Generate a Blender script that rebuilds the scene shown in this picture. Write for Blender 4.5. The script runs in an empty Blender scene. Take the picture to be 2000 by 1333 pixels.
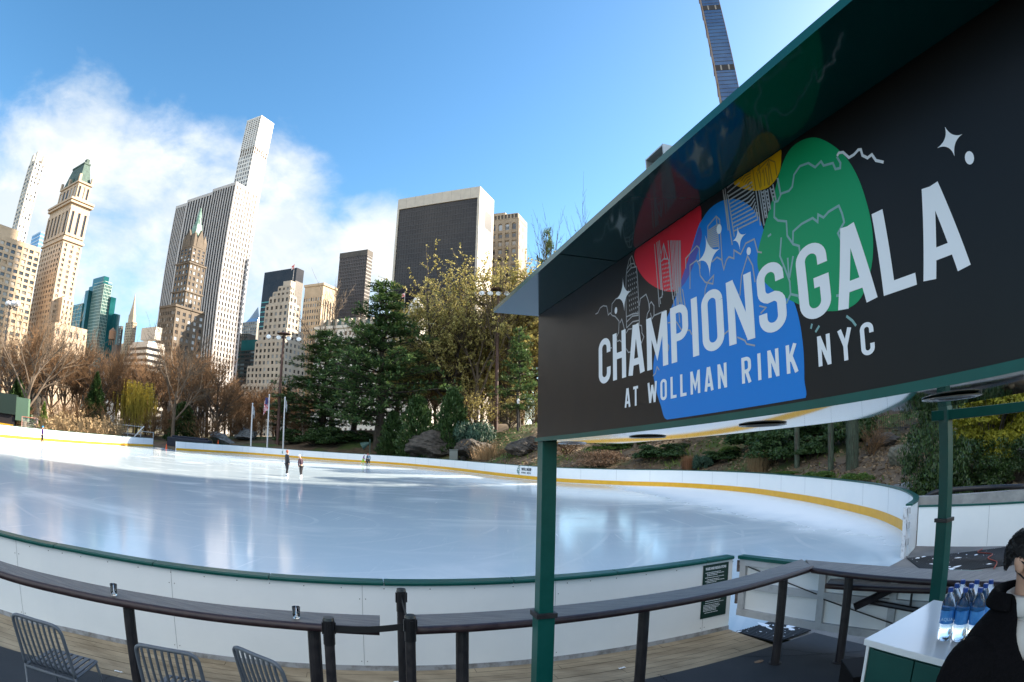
import bpy, bmesh, math, random
import numpy as np
from mathutils import Vector, Matrix
R = math.radians
SC = bpy.context.scene
COL = SC.collection
rnd = random.Random(7)

# ---------------------------------------------------------------- camera geometry (fisheye, 2000 px reference frame)
F_PX, PITCH, ROLL, HC = 1164.0, R(10.25), R(-0.975), 2.5
def _axes():
    c, s = math.cos(ROLL), math.sin(ROLL)
    z = np.array([0, math.cos(PITCH), -math.sin(PITCH)])
    up = np.array([c*z[0]-s*z[1], s*z[0]+c*z[1], z[2]])
    f = np.array([0, 0, -1.]) - np.dot([0, 0, -1.], up)*up
    f /= np.linalg.norm(f)
    return np.stack([np.cross(f, up), f, up])
AX = _axes()
def ray(px, py):
    x, y = px-1000, 666.5-py
    r = math.hypot(x, y) or 1e-9
    th = 2*math.asin(r/(2*F_PX))
    return AX @ np.array([x/r*math.sin(th), y/r*math.sin(th), -math.cos(th)])
def azel(px, py):
    v = ray(px, py)
    return math.atan2(v[0], v[1]), math.asin(v[2])
def at_z(px, py, z):                       # point of the view ray at height z
    v = ray(px, py); t = (z-HC)/v[2]
    return Vector((v[0]*t, v[1]*t, z))
def at_d(px, py, D):                       # point of the view ray at ground distance D
    v = ray(px, py); t = D/math.hypot(v[0], v[1])
    return Vector((v[0]*t, v[1]*t, HC+v[2]*t))

# ---------------------------------------------------------------- materials
MATS = {}
def mat(name, col, rough=.6, metal=0., col2=None, scale=4., detail=4., spec=.5, bump=0., bscale=None, coat=0., noise_rough=0., stretch=None, coord='Position', lo=.35, hi=.65, ior=None, trans=0.):
    if name in MATS: return MATS[name]
    m = bpy.data.materials.new(name); m.use_nodes = True
    nt = m.node_tree; N = nt.nodes; L = nt.links
    b = N['Principled BSDF']
    b.inputs['Base Color'].default_value = (*col, 1); b.inputs['Roughness'].default_value = rough
    b.inputs['Metallic'].default_value = metal; b.inputs['Specular IOR Level'].default_value = spec
    b.inputs['Coat Weight'].default_value = coat
    if ior: b.inputs['IOR'].default_value = ior
    if trans: b.inputs['Transmission Weight'].default_value = trans
    if col2 or bump or noise_rough:
        if coord == 'Position':
            g = N.new('ShaderNodeNewGeometry'); vec = g.outputs['Position']
        else:
            g = N.new('ShaderNodeTexCoord'); vec = g.outputs[coord]
        if stretch:
            mp = N.new('ShaderNodeMapping'); mp.inputs['Scale'].default_value = stretch
            L.new(vec, mp.inputs['Vector']); vec = mp.outputs[0]
        n = N.new('ShaderNodeTexNoise'); n.inputs['Scale'].default_value = scale; n.inputs['Detail'].default_value = detail
        n.inputs['Roughness'].default_value = .62
        L.new(vec, n.inputs['Vector'])
        if col2:
            r = N.new('ShaderNodeValToRGB'); r.color_ramp.elements[0].position = lo; r.color_ramp.elements[1].position = hi
            r.color_ramp.elements[0].color = (*col, 1); r.color_ramp.elements[1].color = (*col2, 1)
            L.new(n.outputs['Fac'], r.inputs[0]); L.new(r.outputs[0], b.inputs['Base Color'])
        if noise_rough:
            mr = N.new('ShaderNodeMapRange'); mr.inputs['To Min'].default_value = rough; mr.inputs['To Max'].default_value = rough+noise_rough
            mr.inputs['From Min'].default_value = .3; mr.inputs['From Max'].default_value = .7
            L.new(n.outputs['Fac'], mr.inputs[0]); L.new(mr.outputs[0], b.inputs['Roughness'])
        if bump:
            n2 = n
            if bscale:
                n2 = N.new('ShaderNodeTexNoise'); n2.inputs['Scale'].default_value = bscale; n2.inputs['Detail'].default_value = 5
                L.new(vec, n2.inputs['Vector'])
            bp = N.new('ShaderNodeBump'); bp.inputs['Strength'].default_value = bump; bp.inputs['Distance'].default_value = .02
            L.new(n2.outputs['Fac'], bp.inputs['Height']); L.new(bp.outputs[0], b.inputs['Normal'])
    MATS[name] = m
    return m
def leafmat(name, a, b_, rough=.6, transl=.25):
    """foliage: colour differs from leaf to leaf (random per island), some light passes through"""
    if name in MATS: return MATS[name]
    m = bpy.data.materials.new(name); m.use_nodes = True
    nt = m.node_tree; N = nt.nodes; L = nt.links; b = N['Principled BSDF']
    g = N.new('ShaderNodeNewGeometry'); r = N.new('ShaderNodeValToRGB')
    r.color_ramp.elements[0].color = (*a, 1); r.color_ramp.elements[1].color = (*b_, 1)
    L.new(g.outputs['Random Per Island'], r.inputs[0]); L.new(r.outputs[0], b.inputs['Base Color'])
    b.inputs['Roughness'].default_value = rough; b.inputs['Specular IOR Level'].default_value = .3
    if transl:
        t = N.new('ShaderNodeBsdfTranslucent'); L.new(r.outputs[0], t.inputs[0])
        mx = N.new('ShaderNodeMixShader'); mx.inputs[0].default_value = transl
        L.new(b.outputs[0], mx.inputs[1]); L.new(t.outputs[0], mx.inputs[2]); L.new(mx.outputs[0], N['Material Output'].inputs[0])
    MATS[name] = m
    return m
def winmat(name, a, b_, rough=.12, pos=.6):
    """window glass: tone differs from window to window"""
    if name in MATS: return MATS[name]
    m = bpy.data.materials.new(name); m.use_nodes = True
    nt = m.node_tree; N = nt.nodes; L = nt.links; b = N['Principled BSDF']
    g = N.new('ShaderNodeNewGeometry'); o = N.new('ShaderNodeObjectInfo')
    ad = N.new('ShaderNodeMath'); ad.operation = 'ADD'; fr = N.new('ShaderNodeMath'); fr.operation = 'FRACT'
    L.new(g.outputs['Random Per Island'], ad.inputs[0]); L.new(o.outputs['Random'], ad.inputs[1]); L.new(ad.outputs[0], fr.inputs[0])
    r = N.new('ShaderNodeValToRGB'); r.color_ramp.elements[0].color = (*a, 1); r.color_ramp.elements[1].color = (*b_, 1)
    r.color_ramp.elements[0].position = pos; r.color_ramp.elements[1].position = min(1, pos+.3)
    L.new(fr.outputs[0], r.inputs[0]); L.new(r.outputs[0], b.inputs['Base Color'])
    b.inputs['Roughness'].default_value = rough; b.inputs['Specular IOR Level'].default_value = .8
    MATS[name] = m
    return m

# ---------------------------------------------------------------- mesh building
class MB:
    def __init__(s): s.v = []; s.f = []; s.m = []; s.cur = 0; s.smooth = False
    def add(s, vs, fs):
        o = len(s.v); s.v += [tuple(p) for p in vs]
        s.f += [tuple(i+o for i in f) for f in fs]; s.m += [s.cur]*len(fs)
    def obox(s, o, a, b, c):               # corner + three edge vectors
        o, a, b, c = Vector(o), Vector(a), Vector(b), Vector(c)
        if a.cross(b).dot(c) < 0: a, b = b, a
        p = [o, o+a, o+a+b, o+b, o+c, o+a+c, o+a+b+c, o+b+c]
        s.add(p, [(3,2,1,0), (4,5,6,7), (0,1,5,4), (1,2,6,5), (2,3,7,6), (3,0,4,7)])
    def box(s, x0, y0, z0, x1, y1, z1): s.obox((x0,y0,z0), (x1-x0,0,0), (0,y1-y0,0), (0,0,z1-z0))
    def tube(s, pts, rad, n=6, cap=True):
        pts = [Vector(p) for p in pts]; k = len(pts)
        if not hasattr(rad, '__len__'): rad = [rad]*k
        o = len(s.v); ref = None
        for i, p in enumerate(pts):
            t = (pts[min(i+1,k-1)]-pts[max(i-1,0)])
            t = t.normalized() if t.length > 1e-9 else Vector((0,0,1))
            if ref is None: ref = Vector((1,0,0)) if abs(t.x) < .8 else Vector((0,1,0))
            a = (ref - t*ref.dot(t)).normalized(); b = t.cross(a); ref = a
            for j in range(n):
                w = 2*math.pi*j/n
                s.v.append(tuple(p + (a*math.cos(w)+b*math.sin(w))*rad[i]))
        for i in range(k-1):
            for j in range(n):
                j2 = (j+1) % n
                s.f.append((o+i*n+j, o+i*n+j2, o+(i+1)*n+j2, o+(i+1)*n+j)); s.m.append(s.cur)
        if cap:
            s.f.append(tuple(o+j for j in reversed(range(n)))); s.m.append(s.cur)
            s.f.append(tuple(o+(k-1)*n+j for j in range(n))); s.m.append(s.cur)
    def lathe(s, prof, c=(0,0,0), n=20):    # prof: (radius, z)
        s.tube_rings([[(c[0]+r*math.cos(2*math.pi*j/n), c[1]+r*math.sin(2*math.pi*j/n), c[2]+z) for j in range(n)] for r, z in prof])
    def tube_rings(s, rings, cap=True):
        n = len(rings[0]); o = len(s.v)
        for r in rings: s.v += [tuple(p) for p in r]
        for i in range(len(rings)-1):
            for j in range(n):
                j2 = (j+1) % n
                s.f.append((o+i*n+j, o+i*n+j2, o+(i+1)*n+j2, o+(i+1)*n+j)); s.m.append(s.cur)
        if cap:
            s.f.append(tuple(o+j for j in reversed(range(n)))); s.m.append(s.cur)
            s.f.append(tuple(o+(len(rings)-1)*n+j for j in range(n))); s.m.append(s.cur)
    def prism(s, poly, o, ex, ey, ez):      # 2d polygon in the basis ex, ey, extruded by ez
        o, ex, ey, ez = Vector(o), Vector(ex), Vector(ey), Vector(ez); n = len(poly)
        a = [o+ex*x+ey*y for x, y in poly]; b = [p+ez for p in a]
        s.add(a+b, [tuple(reversed(range(n))), tuple(range(n, 2*n))]+[(i, (i+1) % n, n+(i+1) % n, n+i) for i in range(n)])
    def sweep(s, path, prof, closed_prof=True, cap=True):  # prof: (side, up) in the horizontal normal frame of a path
        path = [Vector(p) for p in path]; k = len(path); rings = []
        for i, p in enumerate(path):
            t = path[min(i+1,k-1)]-path[max(i-1,0)]; t.z = 0; t.normalize()
            nrm = Vector((-t.y, t.x, 0))
            rings.append([p+nrm*a+Vector((0,0,b)) for a, b in prof])
        s.tube_rings(rings, cap)
    def build(s, name, mats, parent=None, smooth=False, bevel=0.):
        me = bpy.data.meshes.new(name); me.from_pydata(s.v, [], s.f)
        if not isinstance(mats, (list, tuple)): mats = [mats]
        for m in mats: me.materials.append(m)
        if len(mats) > 1: me.polygons.foreach_set('material_index', s.m)
        if smooth: me.polygons.foreach_set('use_smooth', [True]*len(me.polygons))
        me.update()
        o = bpy.data.objects.new(name, me); COL.objects.link(o)
        if parent is not None: o.parent = parent
        if bevel:
            md = o.modifiers.new('Bevel', 'BEVEL'); md.width = bevel; md.segments = 2; md.limit_method = 'ANGLE'; md.angle_limit = R(40)
        return o
def tag(o, label=None, cat=None, group=None, kind=None):
    if label: o['label'] = label
    if cat: o['category'] = cat
    if group: o['group'] = group
    if kind: o['kind'] = kind
    return o
def empty(name, loc, label, cat, group=None, rz=0., scale=None):
    o = bpy.data.objects.new(name, None); COL.objects.link(o); o.empty_display_size = .2
    o.location = loc; o.rotation_euler = (0, 0, rz)
    if scale: o.scale = scale
    return tag(o, label, cat, group)
def dup(root, loc, rz=0., label=None, scale=None, group=None):
    kids = [c for c in root.children]
    r = root.copy(); COL.objects.link(r); r.location = loc; r.rotation_euler = (0, 0, rz)
    if scale: r.scale = scale
    if label: r['label'] = label
    if group: r['group'] = group
    for ch in kids:
        c = ch.copy(); COL.objects.link(c); c.parent = r
        for g in ch.children:
            d = g.copy(); COL.objects.link(d); d.parent = c
    return r
def spline(pts, n=8):                       # Catmull-Rom through points
    pts = [Vector(p) for p in pts]; out = []
    P = [pts[0]*2-pts[1]]+pts+[pts[-1]*2-pts[-2]]
    for i in range(1, len(P)-2):
        a, b, c, d = P[i-1], P[i], P[i+1], P[i+2]
        for k in range(n):
            t = k/n
            out.append(.5*((2*b)+(c-a)*t+(2*a-5*b+4*c-d)*t*t+(3*b-a-3*c+d)*t**3))
    out.append(pts[-1]); return out
def v3(p, z): return Vector((p[0], p[1], z))

def text_mesh(name, curve):                 # lettering as a real mesh
    t = bpy.data.objects.new(name+'_curve', curve); COL.objects.link(t); dg = bpy.context.evaluated_depsgraph_get(); dg.update()
    me = bpy.data.meshes.new_from_object(t.evaluated_get(dg)); bpy.data.objects.remove(t); me.name = name; me.materials.clear()
    o = bpy.data.objects.new(name, me); COL.objects.link(o); return o

# common materials
GREEN = mat('green_paint', (.003, .066, .056), .3, col2=(.005, .078, .067), scale=9, spec=.25, noise_rough=.08)
WHITE = mat('white_board', (.78, .79, .80), .35, col2=(.70, .72, .74), scale=1.3, detail=8, lo=.3, hi=.8, bump=.03, bscale=30)
BLACKM = mat('black_metal', (.010, .009, .012), .35, col2=(.022, .018, .02), scale=14, noise_rough=.2)
CONC = mat('concrete', (.20, .20, .20), .85, col2=(.30, .30, .29), scale=3, bump=.3, bscale=40)
# ---------------------------------------------------------------- camera, light, sky
cd = bpy.data.cameras.new('camera'); cam = bpy.data.objects.new('camera', cd); COL.objects.link(cam)
cd.type = 'PANO'
_c = cd if hasattr(cd, 'panorama_type') else cd.cycles
_c.panorama_type = 'FISHEYE_EQUISOLID'
cd.sensor_fit = 'HORIZONTAL'; cd.sensor_width = 36.0
_c.fisheye_lens = F_PX/2000*36.0; _c.fisheye_fov = R(200)
cd.clip_start = .05; cd.clip_end = 6000
M = Matrix.Identity(4)
for i in range(3):
    for j in range(3): M[i][j] = AX[i][j]
M.translation = (0, 0, HC)
cam.matrix_world = M; SC.camera = cam

SUN_AZ, SUN_EL = R(61), R(27)
sd = bpy.data.lights.new('sun', 'SUN'); so = bpy.data.objects.new('sun', sd); COL.objects.link(so)
sd.energy = 5; sd.angle = R(.53); sd.color = (1, .86, .68)
sv = Vector((math.sin(SUN_AZ)*math.cos(SUN_EL), math.cos(SUN_AZ)*math.cos(SUN_EL), math.sin(SUN_EL)))
so.rotation_euler = sv.to_track_quat('Z', 'Y').to_euler(); so.location = sv*200
SC.view_settings.view_transform = 'Standard'; SC.view_settings.look = 'None'
SC.view_settings.exposure = 1.95; SC.view_settings.gamma = 1
SC.cycles.max_bounces = 8; SC.cycles.transparent_max_bounces = 16; SC.cycles.use_denoising = True
SC.cycles.sample_clamp_indirect = 8

W = bpy.data.worlds.new('World'); SC.world = W; W.use_nodes = True
nt = W.node_tree; N = nt.nodes; L = nt.links
bg = N['Background']
sky = N.new('ShaderNodeTexSky'); sky.sky_type = 'NISHITA'; sky.sun_disc = False
sky.sun_elevation = SUN_EL; sky.sun_rotation = SUN_AZ; sky.altitude = 50; sky.air_density = 1.0; sky.dust_density = .6; sky.ozone_density = 2.2
tc = N.new('ShaderNodeTexCoord')
def mth(op, a, b=None, clamp=False):
    n = N.new('ShaderNodeMath'); n.operation = op; n.use_clamp = clamp
    for i, x in enumerate((a, b)):
        if x is None: continue
        if isinstance(x, (int, float)): n.inputs[i].default_value = x
        else: L.new(x, n.inputs[i])
    return n.outputs[0]
def dirv(az, el): return (math.sin(R(az))*math.cos(R(el)), math.cos(R(az))*math.cos(R(el)), math.sin(R(el)))
def bump_at(az, el, width_deg, amp):       # smooth cloud bank round a direction of the sky
    d = N.new('ShaderNodeVectorMath'); d.operation = 'DOT_PRODUCT'; L.new(tc.outputs['Generated'], d.inputs[0]); d.inputs[1].default_value = dirv(az, el)
    c = math.cos(R(width_deg))
    mr = N.new('ShaderNodeMapRange'); mr.interpolation_type = 'SMOOTHSTEP'
    mr.inputs['From Min'].default_value = c; mr.inputs['From Max'].default_value = 1; mr.inputs['To Min'].default_value = 0; mr.inputs['To Max'].default_value = amp
    L.new(d.outputs['Value'], mr.inputs[0]); return mr.outputs[0]
def noise(scale, detail, rough, stretch, dist=0.):
    mp = N.new('ShaderNodeMapping'); mp.inputs['Scale'].default_value = stretch; mp.inputs['Rotation'].default_value = (0, R(14), R(20))
    L.new(tc.outputs['Generated'], mp.inputs[0])
    n = N.new('ShaderNodeTexNoise'); n.inputs['Scale'].default_value = scale; n.inputs['Detail'].default_value = detail
    n.inputs['Roughness'].default_value = rough; n.inputs['Distortion'].default_value = dist
    L.new(mp.outputs[0], n.inputs['Vector']); return n.outputs['Fac']
bank = None
for a in ((-48, 16, 19, .74), (-36, 19, 16, .72), (-26, 19, 14, .78), (-15, 14, 15, .80), (-22, 8, 18, .74), (-7, 5, 15, .60), (-46, 3, 8, .40), (-62, 13, 20, .70), (165, 45, 50, .7), (225, 35, 50, .7), (265, 60, 28, .6)):  # last entries: unseen banks behind the viewer, added to brighten the shade
    b = bump_at(*a); bank = b if bank is None else mth('MAXIMUM', bank, b)
n1 = noise(3.9, 9, .57, (1, 1, 1.7), .35)
n2 = noise(16, 7, .62, (1, 1, 1.6), .3)
dens = mth('ADD', mth('MULTIPLY', n1, 1.25), mth('MULTIPLY', n2, .34))
dens = mth('SUBTRACT', mth('ADD', dens, bank), 1.13)
mr = N.new('ShaderNodeMapRange'); mr.interpolation_type = 'SMOOTHSTEP'
mr.inputs['From Min'].default_value = 0.; mr.inputs['From Max'].default_value = .52
L.new(dens, mr.inputs[0])
cl = mth('MULTIPLY', mr.outputs[0], .95)
mix = N.new('ShaderNodeMix'); mix.data_type = 'RGBA'
L.new(cl, mix.inputs[0])
hs = N.new('ShaderNodeHueSaturation'); hs.inputs['Saturation'].default_value = 1.22; hs.inputs['Value'].default_value = .625; hs.inputs['Hue'].default_value = .492
L.new(sky.outputs[0], hs.inputs['Color'])
L.new(hs.outputs[0], mix.inputs[6])
# cloud brightness: soft grey-white over the city, raised on the unseen banks behind the viewer as added fill light
cc1 = N.new('ShaderNodeMix'); cc1.data_type = 'RGBA'; cc1.inputs[6].default_value = (1.95, 2.12, 2.26, 1); cc1.inputs[7].default_value = (2.6, 2.64, 2.66, 1)
cv = N.new('ShaderNodeMapRange'); cv.inputs['From Min'].default_value = .42; cv.inputs['From Max'].default_value = .66; L.new(noise(6.5, 6, .6, (1, 1, 1.8), .3), cv.inputs[0]); L.new(cv.outputs[0], cc1.inputs[0])
sy = N.new('ShaderNodeSeparateXYZ'); L.new(tc.outputs['Generated'], sy.inputs[0])
cb = N.new('ShaderNodeMapRange'); cb.inputs['From Min'].default_value = .1; cb.inputs['From Max'].default_value = -.3; L.new(sy.outputs[1], cb.inputs[0])
cc2 = N.new('ShaderNodeMix'); cc2.data_type = 'RGBA'; L.new(cb.outputs[0], cc2.inputs[0]); L.new(cc1.outputs[2], cc2.inputs[6]); cc2.inputs[7].default_value = (6.0, 5.95, 5.8, 1)
L.new(cc2.outputs[2], mix.inputs[7])
L.new(mix.outputs[2], bg.inputs[0]); bg.inputs[1].default_value = .12

# ---------------------------------------------------------------- rink plan
FAR_RIGHT = [(8.06,9.95),(8.75,10.55),(9.5,11.55),(10.45,13.4),(11.35,16.2),(12.1,20.8),(12.35,25),(12.25,29),(11.4,33),(9.8,36.4),(7.1,39.2),(2.3,45),(-4.8,59),(-9.5,66),(-14.5,70.2),(-22,71.6),(-32.4,71),(-36.2,66),(-38.1,60)]
FAR_LEFT = [(-43.4,62.6),(-42.4,55),(-41.8,45.5),(-41.2,34.5),(-40,22)]
NEAR = [(-14,3.2),(-9.6,3.75),(-5.63,4.63),(-4.49,4.98),(-3.04,5.35),(-1.66,5.72),(.04,6.2),(1.19,6.56),(2.79,7.08)]
fr = spline([v3(p,0) for p in FAR_RIGHT], 8); fl = spline([v3(p,0) for p in FAR_LEFT], 8); nw = spline([v3(p,0) for p in NEAR], 8)
outline = nw + [Vector((5.5,7.4,0))] + fr + [Vector((-42,63.5,0))] + fl + [Vector((-37,9,0)), Vector((-25,3,0))]
PL = np.array([(p.x, p.y) for p in outline])
def dist_out(x, y):
    """distance of points to the rink outline, negative inside"""
    x = np.asarray(x, float); y = np.asarray(y, float); best = np.full(x.shape, 1e9); ins = np.zeros(x.shape, bool)
    for i in range(len(PL)):
        a = PL[i]; b = PL[(i+1) % len(PL)]; d = b-a; l2 = max(d@d, 1e-9)
        t = np.clip(((x-a[0])*d[0]+(y-a[1])*d[1])/l2, 0, 1)
        best = np.minimum(best, np.hypot(x-a[0]-t*d[0], y-a[1]-t*d[1]))
        c = ((a[1] > y) != (b[1] > y)) & (x < (b[0]-a[0])*(y-a[1])/((b[1]-a[1]) or 1e-12)+a[0]); ins ^= c
    return np.where(ins, -best, best)
AZK = [-180,-80,-60,-45,-35,-28,-20,-12,-6,0,5,10,16,22,28,34,40,48,60,80,180]
AMP = [0,0,.5,.7,.8,1.6,3.2,4.6,5.2,5.6,5.6,4.6,4.4,4.6,5.0,5.2,5.0,4.2,2.5,0,0]
LEN = [30,30,30,30,30,26,20,20,20,18,18,17,16,15,16,17,17,15,18,30,30]
OFF = [2,2,1,1,1,2,1.5,1,.6,.6,.6,.6,.5,.5,.6,1,2,2.6,4,4,4]
def terrain(x, y):
    x = np.asarray(x, float); y = np.asarray(y, float); az = np.degrees(np.arctan2(x, y))
    t = dist_out(x, y)-np.interp(az, AZK, OFF); q = np.clip(t/np.interp(az, AZK, LEN), 0, 1)
    z = np.interp(az, AZK, AMP)*(q*(1.6-.6*q))
    near = np.clip((np.hypot(x, y)-13.5)/4, 0, 1); z = z*near*near*(3-2*near)
    bumpy = .22*np.sin(x*.31+y*.17)+.18*np.sin(x*.13-y*.41)+.10*np.sin(x*.9+1.3)*np.sin(y*.8)
    z = z+bumpy*np.clip(t/6, 0, 1)*np.clip(np.interp(az, AZK, AMP), 0, 1)
    return np.where(t < 0, -.12, z-.12*(1-np.clip(t/.6, 0, 1)))
def tz(x, y): return float(terrain(np.array([x]), np.array([y]))[0])

azs = np.radians(np.concatenate([np.arange(-180, -70, 5), np.arange(-70, 70, .75), np.arange(70, 180, 5)]))
rs = np.concatenate([[.5, 2, 4, 6, 7.5], np.arange(8.5, 34, .75), np.arange(34, 100, 1.5), np.geomspace(102, 4000, 26)])
A, Rr = np.meshgrid(azs, rs); X = np.sin(A)*Rr; Y = np.cos(A)*Rr; Z = terrain(X.ravel(), Y.ravel())
na = len(azs); vs = np.stack([X.ravel(), Y.ravel(), Z], 1).tolist()
fs = [(i*na+j, i*na+(j+1) % na, (i+1)*na+(j+1) % na, (i+1)*na+j) for i in range(len(rs)-1) for j in range(na)]
fs = [tuple(reversed(f)) for f in fs]
vs.append((0, 0, -.12)); fs += [(len(vs)-1, (j+1) % na, j) for j in range(na)]
g = MB(); g.v = [tuple(v) for v in vs]; g.f = fs; g.m = [0]*len(fs)
GM_ = mat('park_ground', (.060, .040, .024), .95, col2=(.15, .105, .064), scale=.9, detail=9, bump=.8, bscale=9)
nt2 = GM_.node_tree; n_ = nt2.nodes; l_ = nt2.links                    # grass patches over bare soil
gm = n_.new('ShaderNodeNewGeometry'); gn = n_.new('ShaderNodeTexNoise'); gn.inputs['Scale'].default_value = .16; gn.inputs['Detail'].default_value = 7
l_.new(gm.outputs['Position'], gn.inputs['Vector'])
gr = n_.new('ShaderNodeMapRange'); gr.inputs['From Min'].default_value = .51; gr.inputs['From Max'].default_value = .60; l_.new(gn.outputs['Fac'], gr.inputs[0])
gx = n_.new('ShaderNodeMix'); gx.data_type = 'RGBA'; l_.new(gr.outputs[0], gx.inputs[0])
l_.new(n_['Color Ramp'].outputs[0], gx.inputs[6]); gx.inputs[7].default_value = (.055, .085, .016, 1)
l_.new(gx.outputs[2], n_['Principled BSDF'].inputs['Base Color'])
tag(g.build('ground', GM_, smooth=True), kind='structure')

# ---------------------------------------------------------------- ice
ic = MB(); inner = [p for p in outline]
ic.add([(p.x, p.y, 0.) for p in inner], [tuple(range(len(inner)))[::-1]])
ICE = bpy.data.materials.new('ice'); ICE.use_nodes = True
nt = ICE.node_tree; N = nt.nodes; L = nt.links; b = N['Principled BSDF']
geo = N.new('ShaderNodeNewGeometry')
def inoise(scale, detail, stretch=(1,1,1), rot=0., dist=0.):
    mp = N.new('ShaderNodeMapping'); mp.inputs['Scale'].default_value = stretch; mp.inputs['Rotation'].default_value = (0, 0, rot)
    L.new(geo.outputs['Position'], mp.inputs[0])
    n = N.new('ShaderNodeTexNoise'); n.inputs['Scale'].default_value = scale; n.inputs['Detail'].default_value = detail; n.inputs['Distortion'].default_value = dist; n.inputs['Roughness'].default_value = .6
    L.new(mp.outputs[0], n.inputs['Vector']); return n.outputs['Fac']
def mrange(x, a, b_, c, d):
    m_ = N.new('ShaderNodeMapRange'); m_.inputs['From Min'].default_value = a; m_.inputs['From Max'].default_value = b_; m_.inputs['To Min'].default_value = c; m_.inputs['To Max'].default_value = d
    m_.interpolation_type = 'SMOOTHSTEP'; L.new(x, m_.inputs[0]); return m_.outputs[0]
# scraped snow: broad frost, fine scratches in several directions and skate arcs
fr1 = mrange(inoise(.22, 6, (1, 1.6, 1), .4, .6), .45, .68, 0, 1)
sc = None
for k, (rot, st) in enumerate(((.35, (3, .10, 1)), (1.25, (3.4, .09, 1)), (2.2, (2.8, .11, 1)), (-.5, (3.1, .08, 1)))):
    s_ = mrange(inoise(2.2, 5, st, rot, .35), .64, .74, 0, 1)
    if sc is None: sc = s_
    else:
        mx = N.new('ShaderNodeMath'); mx.operation = 'MAXIMUM'; L.new(sc, mx.inputs[0]); L.new(s_, mx.inputs[1]); sc = mx.outputs[0]
for k, (rot, st) in enumerate(((.1, (7, .22, 1)), (.9, (8, .2, 1)), (1.7, (7.5, .25, 1)), (2.7, (8.5, .2, 1)))):
    s_ = mrange(inoise(3.1, 4, st, rot, .5), .63, .72, 0, .6); mx = N.new('ShaderNodeMath'); mx.operation = 'MAXIMUM'; L.new(sc, mx.inputs[0]); L.new(s_, mx.inputs[1]); sc = mx.outputs[0]
wv = N.new('ShaderNodeTexWave'); wv.wave_type = 'RINGS'; wv.rings_direction = 'Z'; wv.inputs['Scale'].default_value = .19; wv.inputs['Distortion'].default_value = 22; wv.inputs['Detail'].default_value = 2; wv.inputs['Detail Scale'].default_value = .25
mpw = N.new('ShaderNodeMapping'); mpw.inputs['Location'].default_value = (9, -16, 0); L.new(geo.outputs['Position'], mpw.inputs[0]); L.new(mpw.outputs[0], wv.inputs['Vector'])
arcs = mrange(wv.outputs['Fac'], .975, .997, 0, .5)
patch = mrange(inoise(.35, 5), .40, .6, .25, 1)
m1 = N.new('ShaderNodeMath'); m1.operation = 'MAXIMUM'; L.new(sc, m1.inputs[0]); L.new(arcs, m1.inputs[1])
m2 = N.new('ShaderNodeMath'); m2.operation = 'MULTIPLY'; L.new(m1.outputs[0], m2.inputs[0]); L.new(patch, m2.inputs[1])
# unscraped frosty strip along the right-hand boards
sx = N.new('ShaderNodeSeparateXYZ'); L.new(geo.outputs['Position'], sx.inputs[0])
def lin(ax, ay, c):
    a_ = N.new('ShaderNodeMath'); a_.operation = 'MULTIPLY'; L.new(sx.outputs[0], a_.inputs[0]); a_.inputs[1].default_value = ax
    b2 = N.new('ShaderNodeMath'); b2.operation = 'MULTIPLY_ADD'; L.new(sx.outputs[1], b2.inputs[0]); b2.inputs[1].default_value = ay; L.new(a_.outputs[0], b2.inputs[2])
    c_ = N.new('ShaderNodeMath'); c_.operation = 'ADD'; L.new(b2.outputs[0], c_.inputs[0]); c_.inputs[1].default_value = c; return c_.outputs[0]
wob = inoise(.5, 4)
def addn(a_, b_, k=1.):
    n = N.new('ShaderNodeMath'); n.operation = 'MULTIPLY_ADD'; L.new(b_, n.inputs[0]); n.inputs[1].default_value = k; L.new(a_, n.inputs[2]); return n.outputs[0]
strip = mrange(addn(lin(.97, .08, -9.6), wob, 3.), 0, 3.4, 0, 1)
fr2 = N.new('ShaderNodeMath'); fr2.operation = 'MAXIMUM'; fr2.use_clamp = True
f05 = N.new('ShaderNodeMath'); f05.operation = 'MULTIPLY'; f05.inputs[1].default_value = .28; L.new(fr1, f05.inputs[0])
L.new(f05.outputs[0], fr2.inputs[0]); L.new(strip, fr2.inputs[1])
frost = N.new('ShaderNodeMath'); frost.operation = 'MAXIMUM'; L.new(fr2.outputs[0], frost.inputs[0])
m3 = N.new('ShaderNodeMath'); m3.operation = 'MULTIPLY'; m3.inputs[1].default_value = .42; L.new(m2.outputs[0], m3.inputs[0]); L.new(m3.outputs[0], frost.inputs[1])
cm = N.new('ShaderNodeMix'); cm.data_type = 'RGBA'; L.new(frost.outputs[0], cm.inputs[0]); cm.inputs[6].default_value = (.52, .64, .73, 1); cm.inputs[7].default_value = (.89, .92, .93, 1)
L.new(cm.outputs[2], b.inputs['Base Color'])
L.new(mrange(frost.outputs[0], 0, 1, .105, .55), b.inputs['Roughness'])
b.inputs['Specular IOR Level'].default_value = .5; b.inputs['IOR'].default_value = 1.36
bp = N.new('ShaderNodeBump'); bp.inputs['Strength'].default_value = .10; bp.inputs['Distance'].default_value = .01
L.new(inoise(3.2, 4), bp.inputs['Height']); L.new(bp.outputs[0], b.inputs['Normal'])
tag(ic.build('ice', ICE), kind='structure')

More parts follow.
